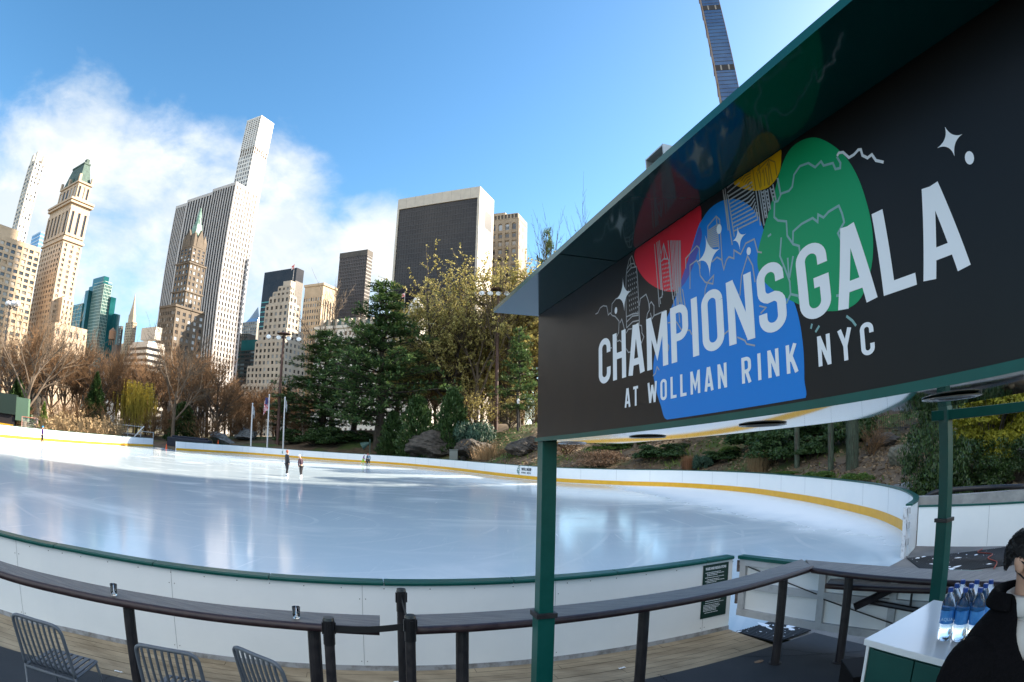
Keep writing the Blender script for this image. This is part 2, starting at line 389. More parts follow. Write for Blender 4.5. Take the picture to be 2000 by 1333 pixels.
# ---------------------------------------------------------------- rink boards
YEL = mat('yellow_kick_plate', (.66, .33, .008), .4, col2=(.72, .38, .012), scale=3)
FARW = mat('far_white_board', (.80, .81, .82), .4, col2=(.74, .76, .78), scale=.7, lo=.3, hi=.8)
SEAM = mat('board_seam', (.28, .29, .31), .7)
def boards(name, label, path, side, seam=2.4, kick=True):
    """a run of dasher boards; side=+1 puts the ice on the left of the path"""
    r = empty(name, path[0], label, 'rink wall'); off = Vector(path[0]); P = [p-off for p in path]
    m = MB(); m.sweep(P, [(-.05,.0),(.05,.0),(.05,1.06),(-.05,1.06)]); m.build('panel', FARW, r)
    if kick:
        m = MB(); a = .051*side; c = .066*side
        m.sweep(P, [(a,.03),(c,.03),(c,.30),(a,.30)] if side > 0 else [(c,.03),(a,.03),(a,.30),(c,.30)]); m.build('kick_plate', YEL, r)
    m = MB(); m.sweep(P, [(-.075,1.061),(.075,1.061),(.075,1.10),(-.075,1.10)]); m.build('cap_rail', GREEN, r)
    m = MB(); d = 0.
    for i in range(1, len(P)):
        d += (P[i]-P[i-1]).length
        if d > seam:
            d = 0; t = (P[i]-P[i-1]).normalized(); n = Vector((-t.y, t.x, 0))
            for sd_ in (-1, 1):
                m.obox(P[i]+n*.0505*sd_+Vector((0,0,.33 if sd_ == side else .02)), t*.012, n*.002*sd_, (0,0,.72 if sd_ == side else 1.03))
    if m.v: m.build('seam', SEAM, r)
    return r
fb = boards('rink_wall', 'long curving white rink wall from the far gap round to the right corner', fr, 1)
fbl = boards('rink_wall', 'sunlit white rink wall on the far left side, ending at the gap', fl, 1)
# ---------------------------------------------------------------- near rink wall
def off_path(path, d):
    out = []
    for i, p in enumerate(path):
        t = path[min(i+1,len(path)-1)]-path[max(i-1,0)]; t.z = 0; t.normalize(); out.append(p+Vector((-t.y, t.x, 0))*d)
    return out
w = empty('rink_wall', nw[-1], 'near white rink wall in front of the bar rail, with a row of bolts', 'rink wall'); P = [p-nw[-1] for p in nw]
m = MB(); m.sweep(P, [(-.05,.0),(.05,.0),(.05,1.06),(-.05,1.06)]); m.build('panel', WHITE, w)
m = MB(); m.sweep(P, [(.051,.03),(.066,.03),(.066,.32),(.051,.32)]); m.build('kick_plate', YEL, w)
CAPD = [i for i in range(len(P)-1)]
seg = []; cur = [P[0]]; dd = 0
for i in range(1, len(P)):
    dd += (P[i]-P[i-1]).length; cur.append(P[i])
    if dd > 1.15 and i < len(P)-2: seg.append(cur); cur = [P[i]]; dd = 0
seg.append(cur)
for s_ in seg:                                                    # cap in butted lengths
    a = [Vector(p) for p in s_]; t = (a[-1]-a[-2]).normalized(); a[-1] = a[-1]-t*.007; t = (a[1]-a[0]).normalized(); a[0] = a[0]+t*.003
    m = MB(); m.sweep(a, [(-.085,1.061),(.075,1.061),(.082,1.075),(.07,1.10),(-.08,1.10),(-.09,1.085)]); m.build('cap_rail', GREEN, w)
BOLT = mat('bolt_metal', (.12,.12,.12), .4, .8)
m = MB(); ms = MB(); d = 0; k = 0
for i in range(1, len(P)):
    L_ = (P[i]-P[i-1]).length; t = (P[i]-P[i-1]).normalized(); n = Vector((-t.y, t.x, 0))
    d += L_; k += 1
    if k % 2 == 0:
        c = P[i]-n*.0505; m.obox(c+Vector((0,0,1.015))-t*.005, t*.010, -n*.003, (0,0,.010))
    if d > 1.9:
        d = 0; c = P[i]-n*.0506; ms.obox(c+Vector((0,0,.165)), t*.004, -n*.0012, (0,0,.89))
        for z in (.2, .55, .9):
            for q in (-.03, .03): m.obox(c+t*q+Vector((0,0,z)), t*.009, -n*.003, (0,0,.009))
m.build('bolt', BOLT, w); ms.build('seam', SEAM, w)
m = MB(); m.sweep(P, [(-.068,.09),(-.0505,.09),(-.0505,.155),(-.060,.155)])
m.build('toe_strip', mat('dirty_toe_strip', (.30,.30,.31), .8, col2=(.10,.085,.07), scale=7, detail=9, lo=.45, hi=.72), w)

# rules sign screwed to the wall
RG = mat('dark_green_sign', (.004,.030,.022), .35)
TXT = mat('pale_lettering', (.72,.76,.80), .5)
sA = at_z(1362, 1096, 1.03); sB = at_z(1422, 1087, 1.03)
def wall_near(az):
    return min(nw, key=lambda p: abs(math.atan2(p.x, p.y)-az))
pa, pb = wall_near(azel(1361,1150)[0]), Vector(nw[-1])
tdir = (pb-pa).normalized(); nrm = Vector((tdir.y, -tdir.x, 0))
wid = .40; org = pb - tdir*.475 + nrm*.054
rs_ = empty('rules_sign', org+Vector((0,0,.33)), 'dark green RULES AND REGULATIONS notice on the near rink wall beside the gate', 'sign')
def loc(x, z, o=0.): return tdir*x+Vector((0,0,z))+nrm*o
m = MB(); m.obox((0,0,0), tdir*wid, nrm*.006, (0,0,.70)); m.build('board', RG, rs_)
fc = bpy.data.curves.new('sign_title', 'FONT'); fc.body = 'RULES AND REGULATIONS'; fc.size = .046; fc.extrude = .0006; fc.offset = .0012
fo = text_mesh('title_lettering', fc); fo.data.materials.append(TXT); fo.parent = rs_
fo.matrix_local = Matrix((( tdir.x*.58, 0, nrm.x, loc(.035,.63,.0078).x),(tdir.y*.58, 0, nrm.y, loc(.035,.63,.0078).y),(0, 1, 0, .635),(0,0,0,1)))
m = MB(); z = .595; r2 = random.Random(3)
while z > .06:
    ind = .035 if r2.random() < .35 else .06
    x = ind; end = wid-.05-r2.random()*.14
    if .31 < z < .325: end = x+.05
    while x < end:
        l = .008+r2.random()*.022; m.obox(loc(x, z, .0062), tdir*min(l, end-x), nrm*.0008, (0,0,.0075)); x += l+.0045
    z -= .0185 if r2.random() < .6 else .027
m.build('small_print', TXT, rs_)

# ---------------------------------------------------------------- deck, rubber floor, entrance
WOOD = mat('worn_deck_wood', (.22,.165,.10), .8, col2=(.40,.315,.205), scale=2.2, detail=10, stretch=(.8,2.4,1), bump=.25, bscale=9)
WOODD = mat('deck_gap', (.03,.02,.012), .95)
m = MB(); lay = MB()
base = [p for p in nw if p.x > -12]
npl = 7; wd = .92/npl
for k in range(npl):
    a = off_path(base, -.055-k*wd-.002); b_ = off_path(base, -.055-(k+1)*wd+.004)
    n = len(a); start = 0
    cut = [j for j in range(3+(k*5) % 11, n, 13)]
    segs = [0]+cut+[n-1]
    for q in range(len(segs)-1):
        i0, i1 = segs[q], segs[q+1]
        if i1 <= i0: continue
        A_ = [Vector(v) for v in a[i0:i1+1]]; B_ = [Vector(v) for v in b_[i0:i1+1]]
        if q < len(segs)-2: A_[-1] = A_[-1].lerp(A_[-2], .02); B_[-1] = B_[-1].lerp(B_[-2], .02)
        zz = .1+.0015*((k*3+q) % 3)
        vs = [(p.x,p.y,zz) for p in A_]+[(p.x,p.y,zz) for p in B_]; kk = len(A_)
        m.add(vs, [(i, kk+i, kk+i+1, i+1) for i in range(kk-1)])
tag(m.build('wooden_deck', WOOD), kind='structure')
a = off_path(base, -.04); b_ = off_path(base, -1.2); kk = len(a)
lay.add([(p.x,p.y,.085) for p in a]+[(p.x,p.y,.085) for p in b_], [(i, kk+i, kk+i+1, i+1) for i in range(kk-1)])
tag(lay.build('deck_underlay', WOODD), kind='structure')
RUB = mat('black_rubber_floor', (.016,.020,.026), .75, col2=(.032,.036,.042), scale=1.1, detail=9, bump=.25, bscale=120, lo=.4, hi=.75)
edge = off_path(base, -.975)
poly = [(p.x,p.y) for p in edge]+[(3.74,6.36),(4.05,5.5),(4.6,4.4),(5.2,2.0),(5,-5),(-12,-5)]
m = MB(); m.add([(x,y,.108) for x,y in poly], [tuple(range(len(poly)))[::-1]]); tag(m.build('rubber_floor', RUB), kind='structure')
m = MB()                                                            # interlocking seams of the floor tiles
for (x0,y0,x1,y1) in ((-.9,5.0,-.4,2.2),(1.55,5.7,2.0,3.4),(3.0,6.12,3.75,5.2),(2.55,5.95,4.1,5.3),(-3.6,4.2,-3.3,2.2)):
    d_ = Vector((x1-x0,y1-y0,0)); n_k = int(d_.length/.035); t = d_.normalized(); nn = Vector((-t.y,t.x,0))
    for i in range(n_k):
        a_ = Vector((x0,y0,.1095))+t*(i*.035)+nn*(.012 if i % 2 else -.012); b2 = Vector((x0,y0,.1095))+t*((i+1)*.035)+nn*(-.012 if i % 2 else .012)
        m.obox(a_-nn*.003, b2-a_, nn*.006, (0,0,.0005))
tag(m.build('floor_seam', mat('floor_seam_black', (.004,.004,.005), .9)), kind='structure')
poly = [(2.86,6.95),(5.4,8.35),(7.95,9.75),(9.3,11.0),(14,9),(12,1),(5.2,1),(4.4,4.3),(3.7,6.2)]
m = MB(); m.add([(x,y,.035) for x,y in poly], [tuple(range(len(poly)))[::-1]])
tag(m.build('pavement', mat('wet_concrete', (.13,.125,.12), .6, col2=(.22,.21,.20), scale=1.5, bump=.2, bscale=30, noise_rough=.25)), kind='structure')
SNOW = mat('scraped_snow', (.82,.85,.90), .7, bump=.5, bscale=40)
RIB = mat('ribbed_rubber', (.012,.014,.018), .55)
def snow_lumps(mb, pts, r2, n, rad):
    for _ in range(n):
        (x0,y0),(ex,ey),(fx,fy) = pts; a_, b2 = r2.random(), r2.random()
        x = x0+ex*a_+fx*b2; y = y0+ey*a_+fy*b2; r_ = rad*(.3+r2.random()**5*6); k_ = 7; el = .25+r2.random()*.4; rot = r2.random()*3
        vs = []
        for j in range(k_):
            w_ = 2*math.pi*j/k_; q = r_*(.7+r2.random()*.5); dx, dy = math.cos(w_)*q, math.sin(w_)*q*el
            vs.append((x+dx*math.cos(rot)-dy*math.sin(rot), y+dx*math.sin(rot)+dy*math.cos(rot), mb.z))
        vs.append((x, y, mb.z+min(.012, r_*.2))); mb.add(vs, [(j, (j+1) % k_, k_) for j in range(k_)])
def rib_mat(label, o, e, f, z, snow):
    o, e, f = Vector((*o,0)), Vector((*e,0)), Vector((*f,0))
    r = empty('rubber_mat', (o.x,o.y,z), label, 'mat', 'ribbed rubber mats at the rink entrance')
    m = MB(); m.obox((0,0,0), e, f, (0,0,.012))
    k = int(e.length/.045); 
    for i in range(k): m.obox(e*((i+.25)/k)+Vector((0,0,.012)), e*(.5/k), f*.998, (0,0,.008))
    m.build('ribs', RIB, r)
    m = MB(); m.z = .0205; snow_lumps(m, [(0,0),(e.x,e.y),(f.x,f.y)], random.Random(int(snow*10)), int(snow), .03)
    tag(m.build('snow_crumbs', SNOW, r), kind='stuff')
rib_mat('small black ribbed mat dusted with snow, just inside the open gate', (2.90,6.98), (.62,.22), (.30,-.62), .055, 26)
rib_mat('large black ribbed mat with scattered snow, in the wide gap before the right corner', (7.15,8.1), (2.15,-1.2), (.65,1.5), .04, 70)
m = MB(); m.tube(spline([(9.35,8.75,.075),(9.05,8.6,.075),(9.1,8.2,.07),(8.75,8.0,.07),(8.6,7.6,.07),(8.2,7.3,.06)],6), .012, 5)
tag(m.build('power_cord', mat('red_cord', (.30,.05,.03), .5), smooth=True), 'thin red cord lying across the large ribbed mat', 'cord')

# ---------------------------------------------------------------- gates
FRM = mat('grey_gate_frame', (.42,.43,.45), .6, col2=(.30,.30,.31), scale=6, lo=.5, hi=.8)
dg = Vector((.5,-.866,0)); ng = Vector((-.866,-.5,0))                # gate direction, side facing the camera
def bar(mb, o, a, b, w_, d_):                                         # flat bar on the camera side of a gate from a to b (along, up)
    p = dg*a[0]+Vector((0,0,a[1])); q = dg*b[0]+Vector((0,0,b[1])); t = (q-p).normalized(); s_ = t.cross(ng).normalized()
    mb.obox(p+ng*o-s_*w_/2, q-p, s_*w_, ng*d_)
g1 = empty('rink_gate', (2.93,7.02,0), 'open white gate with grey bracing frame, hinged beside the rules notice', 'gate')
m = MB(); m.obox((0,0,.30), dg*3.2, ng*-.03, (0,0,.755)); m.build('panel', WHITE, g1)
m = MB(); o = .001
for z in (.345, .72, 1.02): bar(m, o, (0,z), (3.2,z), .09, .05)
for x in (.05, 1.25, 2.2, 3.1): bar(m, o+.003, (x,.39), (x,.976), .09, .045)
m.build('frame', FRM, g1)
m = MB()
for a_, b2 in (((.15,.97),(1.2,.74)), ((1.3,.69),(2.9,.37))): bar(m, .055, a_, b2, .012, .012)
m.build('tie_rod', BLACKM, g1)
m = MB(); m.obox(dg*-.02+Vector((0,0,1.057))+ng*-.06, dg*3.24, ng*.13, (0,0,.04)); m.build('cap_rail', GREEN, g1)
m = MB()
m.tube([dg*1.9+ng*.1+Vector((0,0,.74)), dg*3.2+ng*.1+Vector((0,0,.63))], .032, 8); m.tube([dg*2.45+ng*.1+Vector((0,0,.69)), dg*2.45+ng*.1+Vector((0,0,.86))], .014, 6)
m.build('latch_pipe', BLACKM, g1)
HNG = mat('rusty_hinge', (.10,.075,.07), .6, .4, col2=(.20,.17,.16), scale=20)
for z in (.45, .88):
    m = MB(); m.tube([(-.04,.02,z),(-.04,.02,z+.15)], .022, 8); m.obox((-.03,.0,z+.02), dg*.10, ng*.02, (0,0,.10)); m.build('hinge', HNG, g1)
g2 = empty('rink_gate', (8.02,9.55,0), 'open plain white gate with green top edge, at the right corner of the rink', 'gate')
m = MB(); m.obox((0,0,.27), dg*5., ng*-.05, (0,0,.79)); m.build('panel', WHITE, g2)
m = MB(); m.obox(Vector((0,0,1.061))+ng*-.07, dg*5., ng*.09, (0,0,.035)); m.build('cap_rail', GREEN, g2)
m = MB(); m.obox(dg*1.62+ng*.0005+Vector((0,0,.28)), dg*.006, ng*.002, (0,0,.775)); m.build('seam', SEAM, g2)
pe = empty('end_post', (7.93,9.80,0), 'scuffed white steel post at the cut end of the right corner wall', 'post')
m = MB(); m.obox((-.06,-.02,.0), Vector((.11,.06,0)), Vector((-.04,.08,0)), (0,0,1.06)); m.build('column', mat('scuffed_white', (.62,.62,.64), .5, col2=(.25,.22,.22), scale=11, detail=8, lo=.52, hi=.75), pe)
for z in (.28,.62,.92):
    m = MB(); m.obox((-.055,-.045,z), Vector((.10,.055,0)), Vector((.012,-.02,0)), (0,0,.13)); m.build('bracket', FRM, pe)
m = MB()
A_, B_ = at_d(1792, 966, 14.6), at_d(2010, 982, 14.3); A_.z, B_.z = 1.0, 1.0
m.obox((A_.x,A_.y,-.1), (B_.x-A_.x,B_.y-A_.y,0), (.15,.2,0), (0,0,1.16))
tag(m.build('retaining_wall', CONC), 'low grey concrete retaining wall behind the plain white gate', 'wall')
m = MB(); m.tube(spline([(A_.x+.25,A_.y+.25,.85),(A_.x+.5,A_.y-.2,1.13),(A_.x+1.6,A_.y-1.0,1.12),(B_.x,B_.y+.1,1.13)],6), .06, 8)
tag(m.build('drain_hose', BLACKM, smooth=True), 'black drain hose lying along the top of the grey retaining wall', 'hose')

# ---------------------------------------------------------------- bar rails
PLK = mat('weathered_rail_plank', (.10,.092,.088), .55, col2=(.22,.20,.18), scale=2.5, detail=10, stretch=(1.5,14,1), bump=.15, bscale=30, lo=.3, hi=.75)
MAR = mat('maroon_rail_tube', (.020,.009,.012), .35, col2=(.040,.022,.022), scale=12, noise_rough=.2)
ZR = 1.17
def rail(label, rear, front, z, posts, foot=.105, thick=.045, r_t=.032):
    rc = spline([v3(p, z) for p in rear], 8); fc_ = spline([v3(p, z) for p in front], 8); n = len(rc)
    o = Vector((rc[0].x, rc[0].y, foot)); r = empty('bar_rail', o, label, 'railing', 'bar rails facing the rink')
    m = MB(); rings = []
    for a_, b2 in zip(rc, fc_):
        d_ = (b2-a_); up = Vector((0,0,1)); a_, b2 = a_-o, b2-o
        rings.append([a_, b2-up*.012, b2-up*thick, a_-up*thick])
    m.tube_rings(rings); m.build('plank', PLK, r)
    m = MB(); pts = []
    for a_, b2 in zip(rc, fc_):
        d_ = (b2-a_).normalized(); pts.append(b2-o+d_*.016-Vector((0,0,.030)))
    m.tube(pts, r_t, 10); m.build('nosing', MAR, r, smooth=True)
    for az in posts:
        k = min(range(n), key=lambda i: abs(math.atan2((rc[i].x+fc_[i].x)/2, (rc[i].y+fc_[i].y)/2)-R(az)))
        c = rc[k].lerp(fc_[k], .6)-o
        m = MB(); m.tube([(c.x,c.y,.0),(c.x,c.y,.015),(c.x,c.y,.016),(c.x,c.y,z-foot-thick-.001)], [.075,.075,.05,.05], 14); m.build('post', BLACKM, r, smooth=False)
    return r
rail('curved bar rail on the left with two small candle glasses on it', [(-5.9,3.35),(-4.33,3.50),(-3.47,3.70),(-2.8,3.88),(-2.3,4.0),(-1.63,4.18),(-.96,4.34)], [(-5.5,3.12),(-4.08,3.27),(-3.31,3.47),(-2.65,3.65),(-2.17,3.77),(-1.52,3.93),(-.90,4.05)], ZR, (-38.0,-18.6))
rail('curved bar rail in the middle, passing behind the green post and rising to the right', [(-.76,4.42),(.23,4.77),(.45,4.85),(1.32,5.14),(2.09,5.42),(2.75,5.75),(3.28,6.03)], [(-.70,4.12),(.22,4.45),(.42,4.52),(1.23,4.80),(1.96,5.06),(2.64,5.36),(3.20,5.63)], ZR, (-5.1,13.3,26.9))
rail('straight bar rail on the right, running from the corner towards the drinks counter', [(3.31,5.99),(3.73,5.24),(4.35,3.99),(4.9,2.9)], [(3.17,5.57),(3.46,4.90),(4.07,3.72),(4.6,2.7)], ZR-.004, (33.4,52))
r3 = rail('lower short ledge under the right bar rail, held on a slanted black arm', [(3.55,5.78),(3.9,5.3),(4.35,4.72),(4.75,4.2)], [(3.40,5.62),(3.74,5.17),(4.18,4.58),(4.6,4.05)], .95, (), foot=.105)
m = MB(); bo = r3.location
m.tube([Vector((3.58,5.26,.72))-bo, Vector((3.92,5.05,.90))-bo], .045, 4); m.build('bracket_arm', BLACKM, r3)

# candles
def candle(px, py, label):
    p = at_z(px, py, ZR); r = empty('candle_glass', p+Vector((0,0,.001)), label, 'candle')
    m = MB(); m.lathe([(.0,0),(.024,0),(.026,.01),(.031,.09),(.028,.09),(.0235,.012),(0,.012)], n=20)
    m.build('glass', mat('candle_clear_glass', (.9,.92,.92), .04, trans=1., ior=1.45), r, smooth=True)
    m = MB(); m.lathe([(.0,.0125),(.0225,.0125),(.0255,.07),(0,.066)], n=16); m.build('wax', mat('silver_wax', (.20,.17,.13), .25, .7, col2=(.35,.32,.28), scale=60), r, smooth=True)
candle(223, 1163, 'small candle glass on the left bar rail, the one farther to the left')
candle(579, 1208, 'small candle glass on the left bar rail, near its open end')

# belt stanchions
def stanchion(px, D, top, label):
    v = azel(px, 1200)[0]; p = Vector((math.sin(v)*D, math.cos(v)*D, .109)); r = empty('belt_stanchion', p, label, 'stanchion', 'belt stanchions by the rail opening'); h = top-.109
    m = MB(); m.lathe([(.17,0),(.17,.012),(.15,.03),(.036,.045),(.036,h-.20)], n=24); m.build('pole', BLACKM, r, smooth=False)
    m = MB(); m.lathe([(.036,h-.1995),(.041,h-.199),(.041,h-.02),(.036,h),(0,h)], n=18)
    for k in range(4):
        a_ = k*math.pi/2+.4; m.obox((math.cos(a_)*.040-.012*math.sin(a_)*-1, math.sin(a_)*.040-.012*math.cos(a_), h-.12), (math.cos(a_)*.008, math.sin(a_)*.008, 0), (-math.sin(a_)*.024, math.cos(a_)*.024, 0), (0,0,.085))
    m.build('belt_head', mat('black_plastic', (.008,.008,.010), .3), r)
    return p, r, h
s1, e1, h1 = stanchion(641, 3.92, 1.30, 'black belt stanchion in front of the left rail end')
s2, e2, h2 = stanchion(801, 4.04, 1.30, 'black belt stanchion in front of the middle rail end, nearer of the pair there')
s3, e3, h3 = stanchion(784, 4.82, 1.30, 'black belt stanchion behind the middle rail end, close to the rink wall')
def belt(a, b, er, h):
    m = MB(); d_ = (b-a); t = d_.normalized(); nn = Vector((-t.y,t.x,0)); k = 8; L_ = d_.length; pts = []
    for i in range(k+1):
        q = i/k; pts.append(t*(.05+q*(L_-.1))+Vector((0,0,h-.085-.012*math.sin(q*math.pi))))
    m.sweep(pts, [(-.0015,-.024),(.0015,-.024),(.0015,.024),(-.0015,.024)]); m.build('belt', mat('black_webbing', (.007,.007,.008), .8), er)
belt(s1, s2, e1, h1); belt(s2, s3, e2, h2)

# ---------------------------------------------------------------- chairs
CH = mat('grey_painted_steel', (.085,.098,.118), .42, col2=(.105,.118,.138), scale=20, noise_rough=.1)
def chair():
    r = empty('slatted_chair', (0,0,0), '', 'chair', 'grey slatted chairs by the left bar rail')
    W_ = .25
    m = MB(); pts = [(-W_,-.02,.46),(-W_+.005,-.05,.62),(-W_+.01,-.095,.80),(-W_+.02,-.115,.86),(-W_+.05,-.125,.888),(-W_+.10,-.128,.897)]
    arc = pts+[(0,-.135,.90)]+[(-x,y,z) for x,y,z in reversed(pts)]
    m.tube(spline(arc,4), .0155, 8); m.build('back_frame', CH, r, smooth=True)
    m = MB()
    for k in range(8):
        x = -.185+k*.37/7; m.tube(spline([(x,-.13,.893),(x,-.105,.78),(x,-.06,.62),(x,-.018,.50),(x,.03,.458),(x,.06,.455)],4), .0118, 6)
    m.build('backrest', CH, r, smooth=True)
    m = MB()
    for k in range(8):
        x = -.205+k*.41/7; m.obox((x-.019,.062,.448), (.038,0,0), (0,.355,0), (0,0,.012))
    m.build('seat', CH, r, bevel=.003)
    m = MB(); m.tube(spline([(-W_+.01,-.02,.445),(-W_+.012,.2,.44),(-W_+.02,.40,.44),(-W_+.05,.432,.44),(0,.436,.44),(W_-.05,.432,.44),(W_-.02,.40,.44),(W_-.012,.2,.44),(W_-.01,-.02,.445)],4), .0125, 8)
    m.tube([(-W_+.005,-.025,.435),(W_-.005,-.025,.435)], .012, 8); m.tube([(-.22,.05,.44),(.22,.05,.44)], .009, 6); m.build('seat_frame', CH, r, smooth=True)
    for sx_ in (-1,1):
        m = MB(); m.tube([(sx_*W_,-.02,.458),(sx_*(W_+.005),-.05,.2),(sx_*(W_+.01),-.10,0)], .0125, 8); m.build('leg', CH, r, smooth=True)
        m = MB(); m.tube([(sx_*(W_-.02),.405,.44),(sx_*(W_-.005),.43,.3),(sx_*(W_+.01),.455,0)], .0125, 8); m.build('leg', CH, r, smooth=True)
    return r
c0 = chair()
def place(o, A_, B_, label, first=False):
    a_, b2 = Vector((*A_,0)), Vector((*B_,0)); mid = (a_+b2)/2; t = (b2-a_).normalized(); rz = math.atan2(t.y, t.x); f = Vector((-t.y,t.x,0))
    L_ = mid+f*.125; L_.z = .1085
    if first: o.location = L_; o.rotation_euler = (0,0,rz); o['label'] = label
    else: dup(o, L_, rz, label)
place(c0, (-3.55,2.93), (-3.05,3.04), 'grey slatted metal chair at the left end of the row, seat seen clearly', True)
place(c0, (-2.49,3.20), (-1.97,3.31), 'grey slatted metal chair in the middle, beside a black rail post')
place(c0, (-1.90,3.64), (-1.43,3.44), 'grey slatted metal chair turned aside, nearest to the belt stanchions')

# ---------------------------------------------------------------- drinks counter, bottles, bin
ea = Vector((.92,.39,0)).normalized(); eb = Vector((.23,-.97,0)).normalized(); cc = Vector((1.99,2.77,0))
PLAT = mat('kiosk_floor', (.03,.03,.03), .8)
m = MB(); m.obox((1.95,2.95,.112), ea*2.2, eb*3.4, (0,0,.288)); m.obox((.95,2.0,.112), (1.1,.2,0), (.3,-1.9,0), (0,0,.288))
tag(m.build('kiosk_platform', PLAT), kind='structure')
ct = empty('drinks_counter', cc+Vector((0,0,.40)), 'green cabinet with a glossy white top holding water bottles, under the kiosk roof', 'counter')
LAM = mat('white_laminate', (.78,.80,.83), .16, spec=.6, noise_rough=.03, col2=(.76,.78,.81), scale=2)
DG = mat('dark_green_cabinet', (.006,.058,.050), .4, col2=(.008,.068,.058), scale=6)
m = MB(); m.obox((0,0,.91), ea*.95, eb*1.7, (0,0,.04)); m.build('counter_top', LAM, ct, bevel=.004)
m = MB(); m.obox(ea*.03+eb*.035, ea*.89, eb*1.6, (0,0,.909)); m.build('cabinet', DG, ct)
m = MB(); m.obox(ea*.02+eb*.012, ea*.90, eb*.022, (0,0,.908)); m.build('side_panel', LAM, ct)
fn = -ea
for q, (x0,x1,z0,z1) in enumerate(((.06,.40,.05,.895),(.41,.86,.76,.895),(.41,.86,.05,.75),(.87,1.3,.76,.895),(.87,1.3,.05,.75))):
    m = MB(); m.obox(ea*.028+eb*x0+Vector((0,0,z0)), eb*(x1-x0), fn*.018, (0,0,z1-z0)); m.build('door' if z0 < .5 else 'drawer', DG, ct, bevel=.002)
BOT = mat('clear_bottle', (.93,.96,.98), .04, trans=1., ior=1.33)
LBL = mat('blue_label', (.02,.16,.50), .3, col2=(.08,.30,.66), scale=14)
CAPM = mat('blue_cap', (.01,.06,.30), .4)
def bottle(p, label, rz=0.):
    r = empty('water_bottle', p, label, 'bottle', 'shrink-wrapped water bottles on the counter', rz)
    m = MB(); m.lathe([(0,.004),(.030,0),(.043,.012),(.0445,.05),(.041,.075),(.0445,.095),(.0445,.19),(.040,.225),(.022,.268),(.0145,.280),(.0145,.2995),(0,.2995)], n=22); m.build('body', BOT, r, smooth=True)
    m = MB(); rg = [[(.0449*math.cos(2*math.pi*j/22), .0449*math.sin(2*math.pi*j/22), z) for j in range(22)] for z in (.105,.182)]; m.tube_rings(rg, cap=False); m.build('label', LBL, r, smooth=True)
    m = MB(); m.lathe([(.0158,.281),(.0165,.283),(.0165,.302),(.014,.306),(0,.306)], n=18); m.build('cap', CAPM, r)
    return r
b0 = at_z(1843, 1250, 1.351); b0.z = 1.3512; k = 0
TX2 = mat('pale_blue_print', (.45,.65,.9), .4)
names = ['front left corner of pack, AQUA facing out', 'second along the near edge', 'third along near edge, by the dark coat', 'behind the front corner bottle', 'middle of the second row', 'second row beside the dark coat', 'back row, left', 'back row, centre', 'back row, beside the coat']
for i in range(3):
    for j in range(3):
        p = b0+ea*(.0925*i)+(eb*.82+ea*.30).normalized()*(.0925*j)
        br = bottle(p, 'clear water bottle with blue label and cap, '+names[i*3+j])
        if i == 0 and j == 0:
            fc = bpy.data.curves.new('label_print', 'FONT'); fc.body = 'AQUA'; fc.size = .026; fc.extrude = .0003; fc.align_x = 'CENTER'
            fo = text_mesh('label_print', fc); fo.data.materials.append(TX2); fo.parent = br
            d_ = (Vector((0,0,0))-Vector((p.x,p.y,0))).normalized(); t = Vector((-d_.y,d_.x,0))
            fo.matrix_local = Matrix(((t.x,0,d_.x,d_.x*.0456),(t.y,0,d_.y,d_.y*.0456),(0,1,0,.125),(0,0,0,1)))
bp_ = at_d(1680, 1302, 3.6)
bn = empty('waste_bin', (bp_.x,bp_.y,.109), 'slim black plastic bin standing by the end of the green counter', 'bin')
m = MB(); hb = bp_.z-.109-.02; m.tube_rings([[(-.075,-.145,0),(.075,-.145,0),(.075,.145,0),(-.075,.145,0)],[(-.085,-.165,hb),(.085,-.165,hb),(.085,.165,hb),(-.085,.165,hb)]]); m.build('bin_body', mat('black_bin_plastic', (.004,.004,.005), .7, spec=.1), bn)
m = MB(); m.box(-.09,-.17,hb+.001,.09,.17,hb+.02); m.build('lid', MATS['black_bin_plastic'], bn, bevel=.006)
bn.rotation_euler = (0,0,-.3)
# litter on the deck
for px, py, l, a_, lab in ((1215,1305,.09,.5,'crumpled white paper scrap on the wooden deck right of the green post'),(232,1312,.10,.2,'thin white paper strip on the deck beside the left chair'),(775,1333,.07,.1,'torn white scrap at the bottom edge below the belt stanchions')):
    p = at_z(px, py, .109); m = MB(); r2 = random.Random(px); vs = []; n = 6
    for i in range(n):
        for s_ in (-1,1): vs.append((p.x+math.cos(a_)*l*(i/(n-1)-.5)-s_*math.sin(a_)*.014*(.6+r2.random()), p.y+math.sin(a_)*l*(i/(n-1)-.5)+s_*math.cos(a_)*.014*(.6+r2.random()), .106+r2.random()*.014))
    m.add(vs, [(2*i,2*i+2,2*i+3,2*i+1) for i in range(n-1)]); ob = m.build('paper_scrap', mat('white_paper', (.8,.8,.8), .8)); md = ob.modifiers.new('Solidify','SOLIDIFY'); md.thickness = .0015
    tag(ob, lab, 'litter')
p = at_z(1483, 1293, .112); m = MB(); r2 = random.Random(5); vs = []
for i in range(9):
    w_ = 2*math.pi*i/9; q = .055*(.75+r2.random()*.4); vs.append((p.x+math.cos(w_)*q, p.y+math.sin(w_)*q*.6, .110+.012*r2.random()))
vs.append((p.x,p.y,.135)); m.add(vs, [(i,(i+1)%9,9) for i in range(9)]+[tuple(reversed(range(9)))])
tag(m.build('dry_leaf', mat('brown_leaf', (.22,.15,.10), .8)), 'curled brown leaf lying alone on the black rubber floor', 'leaf')
